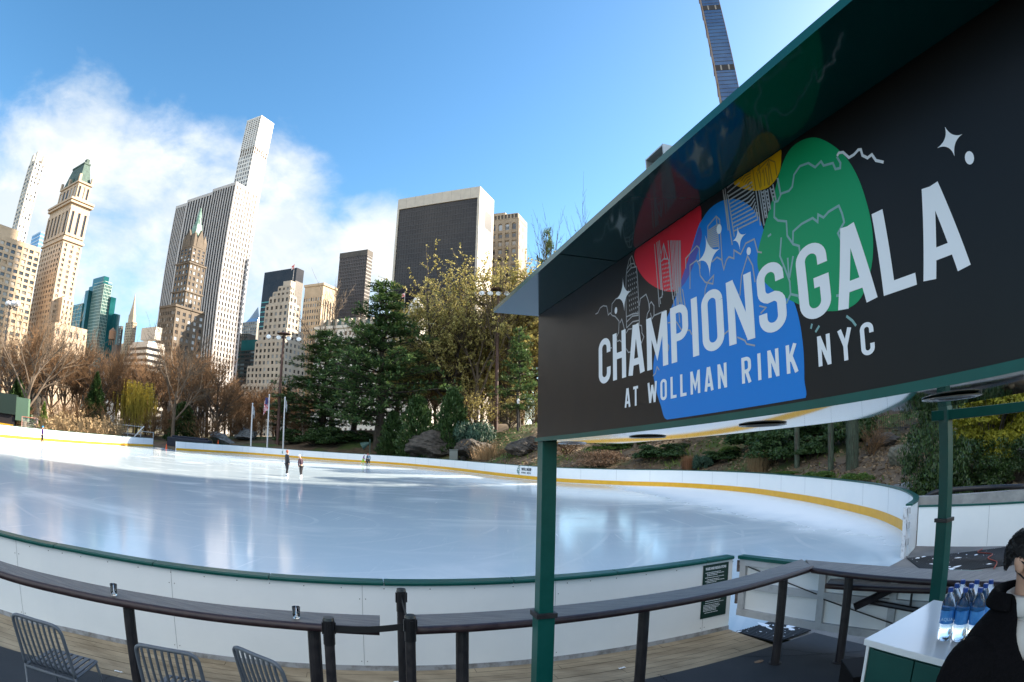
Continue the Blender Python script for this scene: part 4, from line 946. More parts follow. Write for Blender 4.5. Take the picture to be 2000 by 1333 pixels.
class Tower:
    def __init__(s, name, label, corner, D, left, right, cat='building', z0=ZC-6, group=None):
        s.C = at_d(*corner, D); s.zt = s.C.z-z0; s.z0 = z0
        s.root = empty(name, (s.C.x, s.C.y, z0), label, cat, group, GR)
        s.w = s.span(left, EXG); s.d = s.span(right, EYG)
        s.wall = MB(); s.wins = []
    def span(s, p, e):                     # signed distance from the corner along e to the sight line through picture column p
        if isinstance(p, (int, float)) and p > 3000: return p-3000
        a = azel(*p)[0]; n = Vector((math.cos(a), -math.sin(a), 0)); c = Vector((s.C.x, s.C.y, 0))
        return abs(-c.dot(n)/e.dot(n))
    def x_at(s, px, py, y=0):              # local x of a picture point on the north plane at depth y
        a = azel(px, py)[0]; n = Vector((math.cos(a), -math.sin(a), 0)); c = Vector((s.C.x, s.C.y, 0))+EYG*y
        return -c.dot(n)/EXG.dot(n)
    def y_at(s, px, py, x=0):
        a = azel(px, py)[0]; n = Vector((math.cos(a), -math.sin(a), 0)); c = Vector((s.C.x, s.C.y, 0))+EXG*x
        return -c.dot(n)/EYG.dot(n)
    def z_at(s, px, py, D=None):
        D = D or math.hypot(s.C.x, s.C.y); return HC+D*math.tan(azel(px, py)[1])-s.z0
    def block(s, x0, y0, x1, y1, z0, z1): s.wall.box(x0, y0, z0, x1, y1, z1)
    def face(s, f, c, a0, a1, z0, z1, nb, nf, pf=.35, sf=.4, dep=.5, win=True, pairs=False, skip=0.):
        """a regular facade on the north ('N', plane y=c) or west ('W', plane x=c) side: piers, spandrels, recessed windows"""
        def bx(u0, u1, za, zb, o):
            if f == 'N': s.wall.box(u0, c-o, za, u1, c+.02, zb)
            else: s.wall.box(c-.02, u0, za, c+o, u1, zb)
        bw, fh = (a1-a0)/nb, (z1-z0)/nf
        for i in range(nb+1):
            u = a0+i*bw; h = pf*bw/2; bx(max(a0, u-h), min(a1, u+h), z0, z1, dep)
        if sf > 0:
            for j in range(nf+1):
                z = z0+j*fh; h = sf*fh/2; bx(a0, a1, max(z0, z-h), min(z1, z+h), dep-.07)
        if win:
            for i in range(nb):
                for j in range(nf):
                    if skip and rnd.random() < skip: continue
                    u = a0+(i+.5)*bw; z = z0+(j+.5)*fh; ww, wh = bw*(1-pf), fh*(1-sf)
                    if pairs:
                        for q in (-.27, .27): s.wins.append((f, c, u+q*ww, z, ww*.40, wh))
                    else: s.wins.append((f, c, u, z, ww, wh))
    def done(s, wmat, gmat=G_WIN, most=60, wall_name='wall'):
        s.wall.build(wall_name, wmat, s.root)
        big = sorted(range(len(s.wins)), key=lambda i: (-round(s.wins[i][4]*s.wins[i][5], 1), -s.wins[i][3]))
        cache = {}
        for k in big[:most]:
            f, c, u, z, ww, wh = s.wins[k]; key = (f, round(ww, 2), round(wh, 2))
            if key not in cache:
                m = MB()
                if f == 'N': m.obox((-ww/2,-.05,-wh/2), (ww,0,0), (0,.045,0), (0,0,wh))
                else: m.obox((.005,-ww/2,-wh/2), (.045,0,0), (0,ww,0), (0,0,wh))
                o = m.build('window', gmat, s.root); cache[key] = o
            else:
                o = cache[key].copy(); COL.objects.link(o)
            o.location = (u, c, z) if f == 'N' else (c, u, z)
        rest = big[most:]
        if rest:
            m = MB()
            for k in rest:
                f, c, u, z, ww, wh = s.wins[k]
                if f == 'N': m.add([(u-ww/2,c-.05,z-wh/2),(u+ww/2,c-.05,z-wh/2),(u+ww/2,c-.05,z+wh/2),(u-ww/2,c-.05,z+wh/2)], [(0,1,2,3)])
                else: m.add([(c+.05,u-ww/2,z-wh/2),(c+.05,u+ww/2,z-wh/2),(c+.05,u+ww/2,z+wh/2),(c+.05,u-ww/2,z+wh/2)], [(0,1,2,3)])
            tag(m.build('window', gmat, s.root), kind='stuff')
    def part(s, name, mb, m_, **k): return mb.build(name, m_, s.root, **k)

# tan apartment block, far left
F_ = at_d(58, 478, 330); t = Tower('apartment_block', 'tan brick apartment block with a grid of bay windows at the left edge', (58,478), 330, (20,478), 3060)
t.w = 34; t.block(-t.w, -52, 0, 8, 0, t.zt); t.face('W', 0, -52, 8, 6, t.zt-2, 15, 26, .30, .42, .6, skip=.12)
t.wall.box(-20, -30, t.zt, -3, -8, t.zt+6); t.done(TANB, G_TAN, 90)
# slender pale tower behind it
t = Tower('residential_tower', 'slender pale stone tower with notched crown behind the tan apartment block', (73,302), 620, (62,308), (92,309))
w, d, h = t.w, t.d, t.zt
t.block(-w, 0, 0, d, 0, h-8); t.face('W', 0, 0, d, 0, h-8, 3, 52, .55, .45, .6); t.face('N', 0, -w, 0, 0, h-8, 2, 52, .4, .4, .6)
t.block(-w, 0, -w*.6, d*.3, h-8, h+4); t.block(-w*.3, 0, 0, d*.3, h-8, h+4); t.block(-w*.3, d*.7, 0, d, h-8, h+2); t.block(-w*.8, d*.25, -.3*w, d*.75, h-8, h-3)
for k, dz in enumerate((42, 62, 82, 104, 128)): t.block(-w*1.28-k*1.0, 2, -w, d-2, 0, h-dz)
t.done(mat('pale_limestone', (.60,.56,.50), .8, col2=(.52,.48,.43), scale=.1), G_WINL, 50)
# blue glass tower
t = Tower('glass_tower', 'pale blue glass tower with bright horizontal bands between two stone towers', (80.5,451.5), 850, (63,461), (90,452))
t.block(-t.w, 0, 0, t.d, 0, t.zt); t.wall.box(-t.w*1.02, -.5, 0, -t.w*.55, -.02, t.zt*.72)
m = MB()
for k in range(44):
    z = t.zt*(k+.6)/44; m.box(-t.w-.1, -.35, z, .35, -.03, z+1.6); m.box(.02, 0, z, .34, t.d, z+1.6)
t.part('spandrel_band', m, mat('band_metal', (.45,.55,.66), .3)); t.done(BLUG, wall_name='glass_wall')
# hotel with mansard roof
t = Tower('hotel_tower', 'tall cream stone hotel tower with a green copper mansard roof', (143,386), 340, (102,402), (178,401))
w, d, h = t.w, t.d, t.zt
t.block(-w, 0, 0, d, 0, h)
t.face('N', 0, -w, 0, 0, h-26, 8, 34, .45, .45, .5); t.face('W', 0, 0, d, 0, h-26, 3, 34, .62, .45, .5, pairs=True)
t.face('N', 0, -w, 0, h-22, h-6, 6, 1, .45, .2, .6); t.face('W', 0, 0, d, h-22, h-6, 3, 1, .6, .2, .6)
for z, o in ((h-25, .9), (h-3, 1.4), (h-1.2, 1.8)): t.wall.box(-w-o, -o, z, o, d+o, z+1.2)
i1 = 2.2; h2 = h+11
t.block(-w+i1*2, i1, -i1, d-i1, h+.05, h2); t.face('N', i1, -w+i1*2, -i1, h+1, h2-1, 5, 1, .4, .25, .5); t.face('W', -i1, i1, d-i1, h+1, h2-1, 3, 1, .5, .25, .5)
t.wall.box(-w+i1*2-.8, i1-.8, h2, -i1+.8, d-i1+.8, h2+1)
for q in ((-w+i1*2,i1),(-i1,i1),(-i1,d-i1),(-w*.5,i1)): t.wall.box(q[0]-.8, q[1]-.8, h2+1, q[0]+.8, q[1]+.8, h2+5)
m = MB(); x0, x1, y0, y1 = -w+i1*2+.6, -i1-.6, i1+.6, d-i1-.6; r0 = [(x0,y0,h2+1),(x1,y0,h2+1),(x1,y1,h2+1),(x0,y1,h2+1)]; ix, iy = (x1-x0)*.17, (y1-y0)*.24
m.tube_rings([r0, [(x0+ix*.6,y0+iy*.6,h2+9),(x1-ix*.6,y0+iy*.6,h2+9),(x1-ix*.6,y1-iy*.6,h2+9),(x0+ix*.6,y1-iy*.6,h2+9)], [(x0+ix,y0+iy,h2+14),(x1-ix,y0+iy,h2+14),(x1-ix,y1-iy,h2+14),(x0+ix,y1-iy,h2+14)]])
m.box(x0+ix-.4, y0+iy-.4, h2+14, x1-ix+.4, y1-iy+.4, h2+15); m.box(x1-ix-3, y0+iy+1, h2+15, x1-ix, y1-iy-1, h2+17.5)
for q in (.3,.55,.8): m.box(x0+(x1-x0)*q-1, y0-.2, h2+1, x0+(x1-x0)*q+1, y0+2, h2+5)
t.part('roof', m, COPPER)
zl = t.z_at(122, 575); zl2 = t.z_at(130, 640)
t.block(-w-9, 3, -w, d+4, 0, zl); t.block(0, 4, 6, d-2, 0, zl-2); t.block(0, -2, 14, d+6, 0, zl2); t.face('W', 14, -2, d+6, 0, zl2-2, 5, 9, .6, .45, .5, pairs=True); t.face('W', 6, 4, d-2, zl2, zl-3, 3, 5, .6, .45, .5, pairs=True); t.face('N', -2, 0, 14, 0, zl2-2, 4, 9, .5, .45, .4); t.face('N', 3, -w-9, -w, 0, zl-2, 3, 15, .5, .45, .4)
t.done(PIERRE, G_TAN, 95)
# stepped teal glass tower
t = Tower('stepped_glass_tower', 'dark green and teal glass tower with stepped corners and a fine grid', (206,547), 560, (175,556), (219,556))
w, d, h = t.w, t.d, t.zt
t.block(-w, 0, 0, d, 0, h-3); t.block(-w*.9, d*.2, -w*.2, d*.9, h-3, h+5)
zz = t.z_at(156, 582); x2 = t.x_at(150, 590); t.block(x2, -6, -w*.92, d*.6, 0, zz); t.block(-w*.92, -5, -w*.70, d*.6, 0, zz+12)
y3 = t.y_at(231, 616); z3 = t.z_at(229, 612); t.block(-4, d, 2, d+ (y3-d)*.5, 0, t.z_at(224, 580)); t.block(-4, d+(y3-d)*.5, 4, y3, 0, z3)
m = MB(); nb, nf = 9, 44
for i in range(nb+1): x = -w*.68+w*.66*i/nb; m.box(x-.18, -.35, 0, x+.18, -.03, h-3.5)
for j in range(nf): z = h*(j+.5)/nf; m.box(-w*.69, -.30, z, 0, -.04, z+.5)
for i in range(6): y = d*i/5; m.box(.03, y-.18, 0, .33, y+.18, h-3.5)
for j in range(nf): z = h*(j+.5)/nf; m.box(.04, 0, z, .28, d, z+.45)
for i in range(5): x = x2+(-w*.92-x2)*i/4; m.box(x-.2, -6.35, 0, x+.2, -6.03, zz-.5)
for j in range(30): z = zz*(j+.5)/30; m.box(x2, -6.30, z, -w*.92, -6.04, z+.5)
t.part('mullion_grid', m, mat('pale_green_mullion', (.30,.42,.38), .4)); t.done(TEAL, wall_name='glass_wall')
# small dark tower, brick block with tank, small beige tower
t = Tower('office_tower', 'narrow grey office tower half hidden beside the stepped teal glass tower', (238,637), 640, (222,637), (241,640))
t.block(-t.w, 0, 0, t.d, 0, t.zt); t.face('N', 0, -t.w, 0, 0, t.zt, 6, 40, .3, .35, .4); t.done(DKST, G_WINL, 20)
t = Tower('brick_block', 'dark brown brick block with a water tank on its roof, below the teal tower', (224,700), 400, (198,705), (236,705))
t.block(-t.w, 0, 0, t.d, 0, t.zt); t.face('N', 0, -t.w, 0, 0, t.zt-2, 6, 10, .5, .5, .4); t.wall.box(-t.w*.4, t.d*.2, t.zt, -1, t.d*.8, t.zt+9)
zt_ = t.zt+9; cx, cy = t.x_at(213, 670), t.d*.4
m = MB(); m.lathe([(2.6,4),(2.6,9.5),(0,12)], (cx,cy,zt_), 12)
for a in range(4): m.tube([(cx+2*math.cos(a*1.57+.7), cy+2*math.sin(a*1.57+.7), zt_), (cx+1.8*math.cos(a*1.57+.7), cy+1.8*math.sin(a*1.57+.7), zt_+4.2)], .25, 4)
t.part('water_tank', m, mat('tank_wood', (.22,.14,.09), .8)); t.done(DKST, G_WIN, 20)
t = Tower('spired_tower', 'small beige tower with a short spire, above the white terraced block', (260,629), 620, (246,634), (267,632))
w, d, h = t.w, t.d, t.zt; t.block(-w, 0, 0, d, 0, h); t.face('N', 0, -w, 0, 0, h, 4, 40, .5, .5, .5); t.face('W', 0, 0, d, 0, h, 3, 40, .5, .5, .5)
t.block(-w*.85, d*.15, -w*.15, d*.85, h, h+8); t.wall.tube_rings([[(-w*.8,d*.2,h+8),(-w*.2,d*.2,h+8),(-w*.2,d*.8,h+8),(-w*.8,d*.8,h+8)],[(-w*.6,d*.4,h+20),(-w*.4,d*.4,h+20),(-w*.4,d*.6,h+20),(-w*.6,d*.6,h+20)],[(-w*.51,d*.49,h+31),(-w*.49,d*.49,h+31),(-w*.49,d*.51,h+31),(-w*.51,d*.51,h+31)]])
t.block(-w-6, 1, -w, d, 0, t.z_at(243, 668)); t.done(PIERRE, G_WIN, 20)
# white terraced block
t = Tower('terraced_block', 'white modern block with dark ribbon windows and stepped terraces', (287,657), 335, (242,656), (329,668))
w, d, h = t.w, t.d, t.zt
fl = 3.4; nfl = int(h/fl)
for k in range(nfl):
    z = k*fl; ins = 0 if k < nfl-4 else (k-nfl+5)*.8
    t.block(-w-4+ins*1.5 if k < nfl-4 else -w+ins, ins, -ins, d, z, z+1.7); t.wall.box(-w+1.2+ins, ins+.9, z+1.7, -ins-.9, d, z+fl+.001)
m = MB()
for k in range(nfl-1):
    ins = 0 if k < nfl-4 else (k-nfl+5)*.8
    m.box(-w+1.3+ins, ins+.62, k*fl+1.71, -ins-.62, ins+.88, k*fl+fl-.02); m.box(-ins-.88, ins+.9, k*fl+1.71, -ins-.62, d-1, k*fl+fl-.02)
t.part('ribbon_window', m, DKGL)
c = t.x_at(304, 640, 8); a = t.x_at(277, 640, 8); t.wall.box(a, 8, h, c, 13, t.z_at(290, 632)); t.done(mat('white_cladding', (.52,.48,.43), .7, col2=(.44,.41,.37), scale=.2))
# striped white marble tower
t = Tower('striped_tower', 'huge white marble office tower with close vertical black stripes', (462,356), 455, (343,391), (503,381))
w, d, h = t.w, t.d, t.zt
b1, b2 = t.x_at(367, 383), t.x_at(417, 367)
m = MB(); m.box(-w+.1, 3.0, 0, b1, d, h-3.1); m.box(b1+.01, 1.5, 0, b2, d, h-1.6); m.box(b2+.01, 0, 0, 0, d, h-.6); t.part('glass_wall', m, GMGL)
for x0, x1, y, n, hh in ((-w, b1-.6, 3, 7, h-3), (b1+.3, b2-1.2, 1.5, 9, h-1.5), (b2+.8, 0, 0, 9, h)):
    pw_ = .20*(x1-x0)/n
    for i in range(n+1):
        x = x0+(x1-x0)*i/n; t.wall.box(x-pw_, y-.45, 0, x+pw_, y+.5, hh-.01)
    t.wall.box(x0-.6, y-.5, hh-2.6, x1+.4, y+.5, hh)
n = 8
for i in range(n+1): y = d*i/n; t.wall.box(-.5, y-.24*d/n, 0, .42, y+.27*d/n, h-.02)
t.wall.box(-.5, -.4, h-3, .47, d+.7, h-.015)
for k in range(46):
    z = h*.985*k/46; t.wall.box(-.35, .3, z, .10, d-.3, z+1.5)
t.done(MARB, wall_name='cladding')
# very tall white grid tower
t = Tower('grid_tower', 'very tall slender white tower with a grid of square windows behind the striped tower', (511,226), 720, (484,233), (535,242))
w, d, h = t.w, t.d, t.zt
t.block(-w+.3, .3, -.3, d-.3, 0, h-.5)
gz = t.z_at(502, 300)
for z0_, z1_, nf in ((gz+10, h, 15), (60, gz, 48)):
    t.face('N', 0.3, -w, 0, z0_, z1_, 6, nf, .36, .36, .6, win=True); t.face('W', -.3, 0, d, z0_, z1_, 6, nf, .40, .40, .6, win=True)
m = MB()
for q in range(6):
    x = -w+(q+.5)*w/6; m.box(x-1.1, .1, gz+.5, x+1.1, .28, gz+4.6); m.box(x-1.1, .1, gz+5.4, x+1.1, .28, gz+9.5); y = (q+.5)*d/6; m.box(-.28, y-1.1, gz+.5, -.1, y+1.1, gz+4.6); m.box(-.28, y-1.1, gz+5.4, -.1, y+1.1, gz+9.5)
t.part('open_floor_shade', m, mat('open_floor_shadow', (.06,.04,.03), .9))  # dark panels coloured as the shade inside the open floors
t.wall.box(-w-.01, -.58, h-2, .58, d, h+.01); t.done(WCON, winmat('cool_window', (.035,.05,.07), (.30,.36,.42), pos=.7), 80)
# brown hotel with green spire
t = Tower('spired_hotel', 'brown brick hotel tower with ornate gables and a green copper spire', (371,511), 385, (346,516), (402,516))
w, d, h = t.w, t.d, t.zt
t.block(-w, 0, 0, d, 0, h); t.face('N', 0, -w, 0, 20, h-1, 4, 24, .5, .45, .4); t.face('W', 0, 0, d, 20, h-1, 4, 24, .5, .45, .4)
for z in (h-1, h-20): t.wall.box(-w-.9, -.9, z, .9, d+.9, z+1)
hl = t.z_at(344, 602); xl, xr = t.x_at(313, 606, -8), 8
t.block(xl, -8, 2, d+3, 0, hl); t.face('N', -8, xl, 2, 6, hl-2, 9, 18, .5, .45, .4); t.face('W', 2, -8, d+3, 6, hl-2, 5, 18, .5, .45, .4); t.wall.box(xl-.6, -8.7, hl-.2, 2.7, d+3, hl+1.2)
h2 = t.z_at(380, 462)
t.block(-w+1, 1, -1, d-1, h, h2-6); t.face('N', 1, -w+1, -1, h+1, h2-7, 3, 4, .5, .4, .4); t.face('W', -1, 1, d-1, h+1, h2-7, 3, 4, .5, .4, .4)
for (x0,y0,x1,y1,zz) in ((-w+1,1,-w+4,4,h2),(-4,1,-1,4,h2),(-4,d-4,-1,d-1,h2-1),(-w+1,d-4,-w+4,d-1,h2)): t.block(x0, y0, x1, y1, h2-6, zz); t.wall.tube_rings([[(x0,y0,zz),(x1,y0,zz),(x1,y1,zz),(x0,y1,zz)],[((x0+x1)/2-.1,(y0+y1)/2-.1,zz+5),((x0+x1)/2+.1,(y0+y1)/2-.1,zz+5),((x0+x1)/2+.1,(y0+y1)/2+.1,zz+5),((x0+x1)/2-.1,(y0+y1)/2+.1,zz+5)]])
gx = -w/2; t.wall.prism([(gx-3.2,h2-6),(gx+3.2,h2-6),(gx+2.6,h2),(gx,h2+6.5),(gx-2.6,h2)], (0,.8,0), (1,0,0), (0,0,1), (0,2,0)); t.wall.prism([(d/2-3.2,h2-6),(d/2+3.2,h2-6),(d/2+2.6,h2),(d/2,h2+6.5),(d/2-2.6,h2)], (-.8,0,0), (0,1,0), (0,0,1), (-2,0,0))
t.block(-w*.28, -.0+d*.1, -w*.05, d*.2, h2-6, h2+3)
m = MB(); zt_ = t.z_at(388, 430); ztip = t.z_at(391, 398); cx, cy = -w*.5, d*.5
m.tube_rings([[(-w+3,3,h2-5.9),(-3,3,h2-5.9),(-3,d-3,h2-5.9),(-w+3,d-3,h2-5.9)],[(cx-2.2,cy-2.2,zt_),(cx+2.2,cy-2.2,zt_),(cx+2.2,cy+2.2,zt_),(cx-2.2,cy+2.2,zt_)]])
m.lathe([(2.0,0),(2.3,.2),(1.5,5),(1.6,5.5),(.5,12),(.12,ztip-zt_)], (cx,cy,zt_), 8); t.part('spire', m, mat('bright_copper', (.22,.38,.32), .7, col2=(.10,.18,.15), scale=.5))
t.done(BRN, winmat('hotel_window', (.03,.03,.032), (.48,.52,.55), pos=.5), 95)
# buildings between the striped tower and the stepped limestone one
t = Tower('crowned_tower', 'grey tower with a glass pyramid crown rising behind the dark blocks', (503,628), 660, (474,631), (508,629))
t.block(-t.w, 0, 0, t.d, 0, t.zt); t.face('N', 0, -t.w, 0, 0, t.zt, 7, 40, .35, .4, .4); z = t.zt
m = MB(); m.tube_rings([[(-t.w+2,2,z),(-1,2,z),(-1,t.d,z),(-t.w+2,t.d,z)],[(-t.w*.72,4,z+5),(-2,4,z+5),(-2,t.d,z+5),(-t.w*.72,t.d,z+5)],[(-t.w*.15,t.d*.5,z+17),(-t.w*.13,t.d*.5,z+17),(-t.w*.13,t.d*.55,z+17),(-t.w*.15,t.d*.55,z+17)]]); t.part('crown', m, BLUG); t.done(GRYC, G_WINL, 20)
t = Tower('office_block', 'dark stone office block with a teal glass wing beside the striped tower', (485,652), 560, (463,650), (499,660))
t.block(-t.w, 0, 0, t.d, 0, t.zt); t.face('N', 0, -t.w, 0, 0, t.zt, 6, 30, .3, .4, .4); m = MB(); m.box(-2, -6, 0, t.x_at(498,690,-6), 4, t.z_at(490,668)); t.part('glass_wing', m, TEAL); t.block(-t.w*.6, -10, t.x_at(497,700,-10), -6.1, 0, t.z_at(490,690)); t.face('N', -10, -t.w*.6, t.x_at(497,700,-10), 0, t.z_at(490,690), 5, 22, .1, .5, .5); t.done(DKST, G_WIN, 20)
# dark glass tower with teal bands
t = Tower('dark_glass_tower', 'black glass tower with turquoise floor bands on its left side', (580,523), 600, (517,532), (594,530))
w, d, h = t.w, t.d, t.zt; t.block(-w, 0, 0, d, 0, h)
m = MB()
for k in range(36):
    z = h-34-k*5.2
    if z < 4: break
    L_ = w*(.55+.3*rnd.random()) if k > 0 else w*.9; m.box(-w+.2, -.22, z, -w+L_, -.02, z+1.1)
t.part('floor_band', m, mat('turquoise_band', (.05,.28,.28), .3)); m = MB()
for i in range(14): m.box(.02, d*i/13-.3, 0, .4, d*i/13+.3, h-14)
t.part('side_mullion', m, BRZ); t.done(DKGL, wall_name='glass_wall')
# stepped limestone tower
t = Tower('stepped_tower', 'cream limestone tower stepping up in many setbacks with small square windows', (559,641), 380, (506,644), (592,647))
w, d = t.w, t.d
tiers = [(None,None,(473,748),(596,740),(520,748)),(None,None,(484,712),(596,700),(540,712)),((500,665),None,(500,665),(595,670),(556,663)),((506,644),None,(506,644),(592,647),(559,641)),((520,593),None,(520,593),(585,598),(558,590)),((526,581),None,(527,581),(580,575),(559,575)),((534,571),None,(534,571),(573,568),(561,566)),((544,562),None,(544,562),(568,560),(562,556))]
zprev = 0
off = [(-6,5),(-3,3),(-1.5,1.2),(0,0),(2.,-1.5),(3.2,-2.5),(4.2,-3.4),(5.2,-4.4)]
for (a, b, lp, rp, tp), (yy, xx) in zip(tiers, off):
    D_ = math.hypot(*(Vector((t.C.x,t.C.y,0))+EYG*yy+EXG*xx).to_2d()); z = t.z_at(*tp, D_)
    xl = t.x_at(*lp, yy); yr = max(yy+4, t.y_at(*rp, xx))
    t.block(xl, yy, xx, yr, 0, z)
    nb = max(3, int((xx-xl)/3.6)); nw_ = max(2, int((yr-yy)/3.6)); nf = max(1, int((z-zprev)/3.7))
    t.face('N', yy, xl, xx, zprev, z-.8, nb, nf, .5, .45, .45); t.face('W', xx, yy, yr, zprev, z-.8, nw_, nf, .5, .45, .45); zprev = z
t.wall.box(-14, 8, zprev-2, -7, 13, zprev+4)
t.done(STONE, G_WIN, 95)
m = MB(); q = Vector((-6, 10, zprev)); fp_ = empty('rooftop_flag', t.root.matrix_basis @ Vector((-5,7.5,zprev+.5)), 'small flag on a pole on top of the stepped limestone tower', 'flag', 'flags on distant roofs', GR); m.tube([(0,0,0),(0,0,15)], [.22,.12], 5); m.build('pole', MARB, fp_)
FLG = mat('flag_red_white', (.55,.08,.08), .8, col2=(.7,.7,.72), scale=.9, lo=.48, hi=.52)
m = MB(); m.obox((-.2,0,11.5), (-2.6,.4,-.9), (0,.05,0), (0,0,2.8)); m.build('flag', FLG, fp_)
# neighbours to the right of it
t = Tower('limestone_block', 'tan limestone building with tall framed windows near its roof, behind bare branches', (632,556), 410, (596,560), (659,556))
w, d, h = t.w, t.d, t.zt; t.block(-w, 0, 0, d, 0, h); t.face('N', 0, -w, 0, 0, h-8, 8, 24, .5, .45, .4); t.face('W', 0, 2, d-2, h-26, h-10, 4, 1, .5, .1, .5); t.face('W', 0, 0, d, 0, h-30, 5, 16, .5, .45, .4); t.wall.box(-w-.6, -.6, h-.5, .7, d+.5, h+1.2); t.done(TANB, G_WIN, 60)
t = Tower('slab_tower', 'dark grey slab tower with fine window grid, standing alone right of the limestone buildings', (718,488), 640, (665,495), (728,492))
w, d, h = t.w, t.d, t.zt; t.block(-w, 0, 0, d, 0, h); t.face('N', 0, -w, 0, 0, h-6, 16, 52, .22, .3, .5, win=False); t.face('W', 0, 0, d, 0, h-6, 7, 52, .3, .35, .5, win=False); m = MB(); m.box(-w-.3, -.7, h-6, .7, d, h+.2); t.part('parapet', m, DKST); t.wall.cur = 0
t.done(mat('slab_bronze', (.070,.056,.056), .5, col2=(.05,.042,.042), scale=.1))
# black glass slab in a travertine frame
t = Tower('framed_tower', 'broad black glass tower held in a pale travertine frame', (938,364), 520, (778,390), (965,391))
w, d, h = t.w, t.d, t.zt
m = MB(); m.box(-w+1.8, 1.2, 0, -2.2, d-.5, h-12); t.part('glass_wall', m, DKGL)
t.block(-w, 0, -w+2, d, 0, h-11.5); t.block(-2.4, 0, 0, d, 0, h-11.5); t.block(-w, 0, 0, d, h-11.5, h)
m = MB(); nb, nf = 30, 48
for i in range(1, nb): x = -w+2+(w-4.4)*i/nb; m.box(x-.10, .98, 0, x+.10, 1.19, h-11.6)
for j in range(nf): z = (h-11.5)*j/nf; m.box(-w+2, 1.02, z, -2.4, 1.18, z+.55)
t.part('mullion', m, mat('black_mullion', (.010,.010,.014), .3))
m = MB()
for i in range(1, 9): x = -w+w*i/9; m.box(x-.06, -.02, h-11.3, x+.06, -.001, h-.2)
t.part('panel_seam', m, DKST)
m = MB(); y0, y1 = t.y_at(945, 420), t.y_at(957, 410)
m.box(.002, d*.38, h-38, .03, d*.86, h-19); t.part('side_opening', m, GMGL); t.done(TRAV, wall_name='frame')
# arcaded building
t = Tower('arcaded_tower', 'beige tower with tall arches below its roof, right of the black glass tower', (1011,416), 600, (945,428), (1029,438))
w, d, h = t.w, t.d, t.zt
t.block(-w-6, 1.2, 0, d, 0, h-5.5); nb = 5; bw = (w)/nb
hA = t.z_at(980, 482)
for i in range(nb+2): x = -w-bw+i*bw; t.wall.box(x-bw*.2, 0, 0, x+bw*.2, 1.19, h-6)
for i in range(nb+1):
    x = -w-bw+i*bw+bw*.5; r_ = bw*.30; zc = h-13
    arc_ = [(r_*math.cos(R(q)), r_*math.sin(R(q))) for q in range(180, -1, -20)]
    t.wall.prism([(-r_-.05, 6.9), (-r_-.05, 0)]+arc_+[(r_+.05, 0), (r_+.05, 6.9)], (x, .1, zc), (1,0,0), (0,0,1), (0,1.05,0))
    for k in range(14):
        z = zc-9-k*9
        if z < 10: break
        t.wall.box(x-r_, .35, z, x+r_, 1.18, z+3.2)
        t.wins.append(('N', 1.2, x, z+5.6, r_*1.7, 4.0))
    t.wins.append(('N', 1.2, x, zc-2, r_*1.8, 6))
t.wall.box(-w-6, -.2, h-6.2, .5, d, h-5.5)
for i in range(13): x = -w-bw+(w+bw)*i/12; t.wall.box(x-.75, .3, h-5.5, x+.75, 1.0, h-.8)
m = MB(); m.box(-w-bw, 1.05, h-5.4, -.6, 1.5, h-1); t.part('louvre', m, DKST); t.wall.box(-w-bw, .2, h-.8, .3, d, h)
t.block(0, 0, .3, d, 0, h-.9)
for k in range(12): t.wins.append(('W', .3, d*.2+(k % 2)*d*.35, h-14-(k//2)*8, 2.2, 4))
px_ = t.x_at(987, 406, 8); t.wall.box(t.x_at(961, 408, 8), 8, h, px_, 20, t.z_at(986, 406)); t.done(mat('beige_precast', (.36,.29,.21), .85, col2=(.28,.22,.16), scale=.15), G_WIN, 40)
# white chateau hotel behind the trees
t = Tower('chateau_hotel', 'white chateau style hotel with a copper green mansard roof behind the pines', (814,628), 350, (618,640), (893,640))
w, d, h = t.w, t.d, t.zt; t.block(-w, 0, 0, d, 0, h); t.face('N', 0, -w, 0, 4, h-2, 20, 14, .5, .45, .5); t.face('W', 0, 0, d, 4, h-2, 12, 14, .5, .45, .5); t.wall.box(-w-1, -1, h-1, 1, d, h+.8)
m = MB(); hr = t.z_at(740, 602); m.tube_rings([[(-w,.5,h+.8),(-.5,.5,h+.8),(-.5,d,h+.8),(-w,d,h+.8)],[(-w+4,6,hr),(-7,6,hr),(-7,d-5,hr),(-w+4,d-5,hr)]])
t.part('roof', m, COPPER); m = MB()
for k in range(13): x = -w+4+(w-9)*k/12; m.box(x-1.1, 1.2, h+1, x+1.1, 5, h+5.5)
t.part('dormer', m, STONE); t.wall.lathe([(5,0),(5,h+9),(4.5,h+10),(0,h+17)], (-2,2,0), 12); t.done(mat('white_glazed_brick', (.62,.60,.56), .7, col2=(.54,.52,.48), scale=.2), G_WIN, 95)
q = t.root.matrix_basis @ Vector((t.x_at(790, 590, 8), 8, hr)); fp_ = empty('rooftop_flag', q, 'flag on a pole above the white hotel roof, in front of the black glass tower', 'flag', 'flags on distant roofs', GR); m = MB(); m.tube([(0,0,0),(0,0,15)], [.22,.12], 5); m.build('pole', MARB, fp_)
m = MB(); m.obox((-.2,0,11.6), (-2.4,.4,-.6), (0,.05,0), (0,0,2.4)); m.build('flag', FLG, fp_)
# low white building glimpsed through the left trees
t = Tower('white_townhouse', 'low white building glimpsed through bare trees on the left', (232,728), 260, (186,724), (240,730))
t.block(-t.w, 0, 0, t.d, 0, t.zt); t.face('N', 0, -t.w, 0, 0, t.zt-1, 6, 6, .45, .4, .4); t.done(WCON, G_WIN, 24)
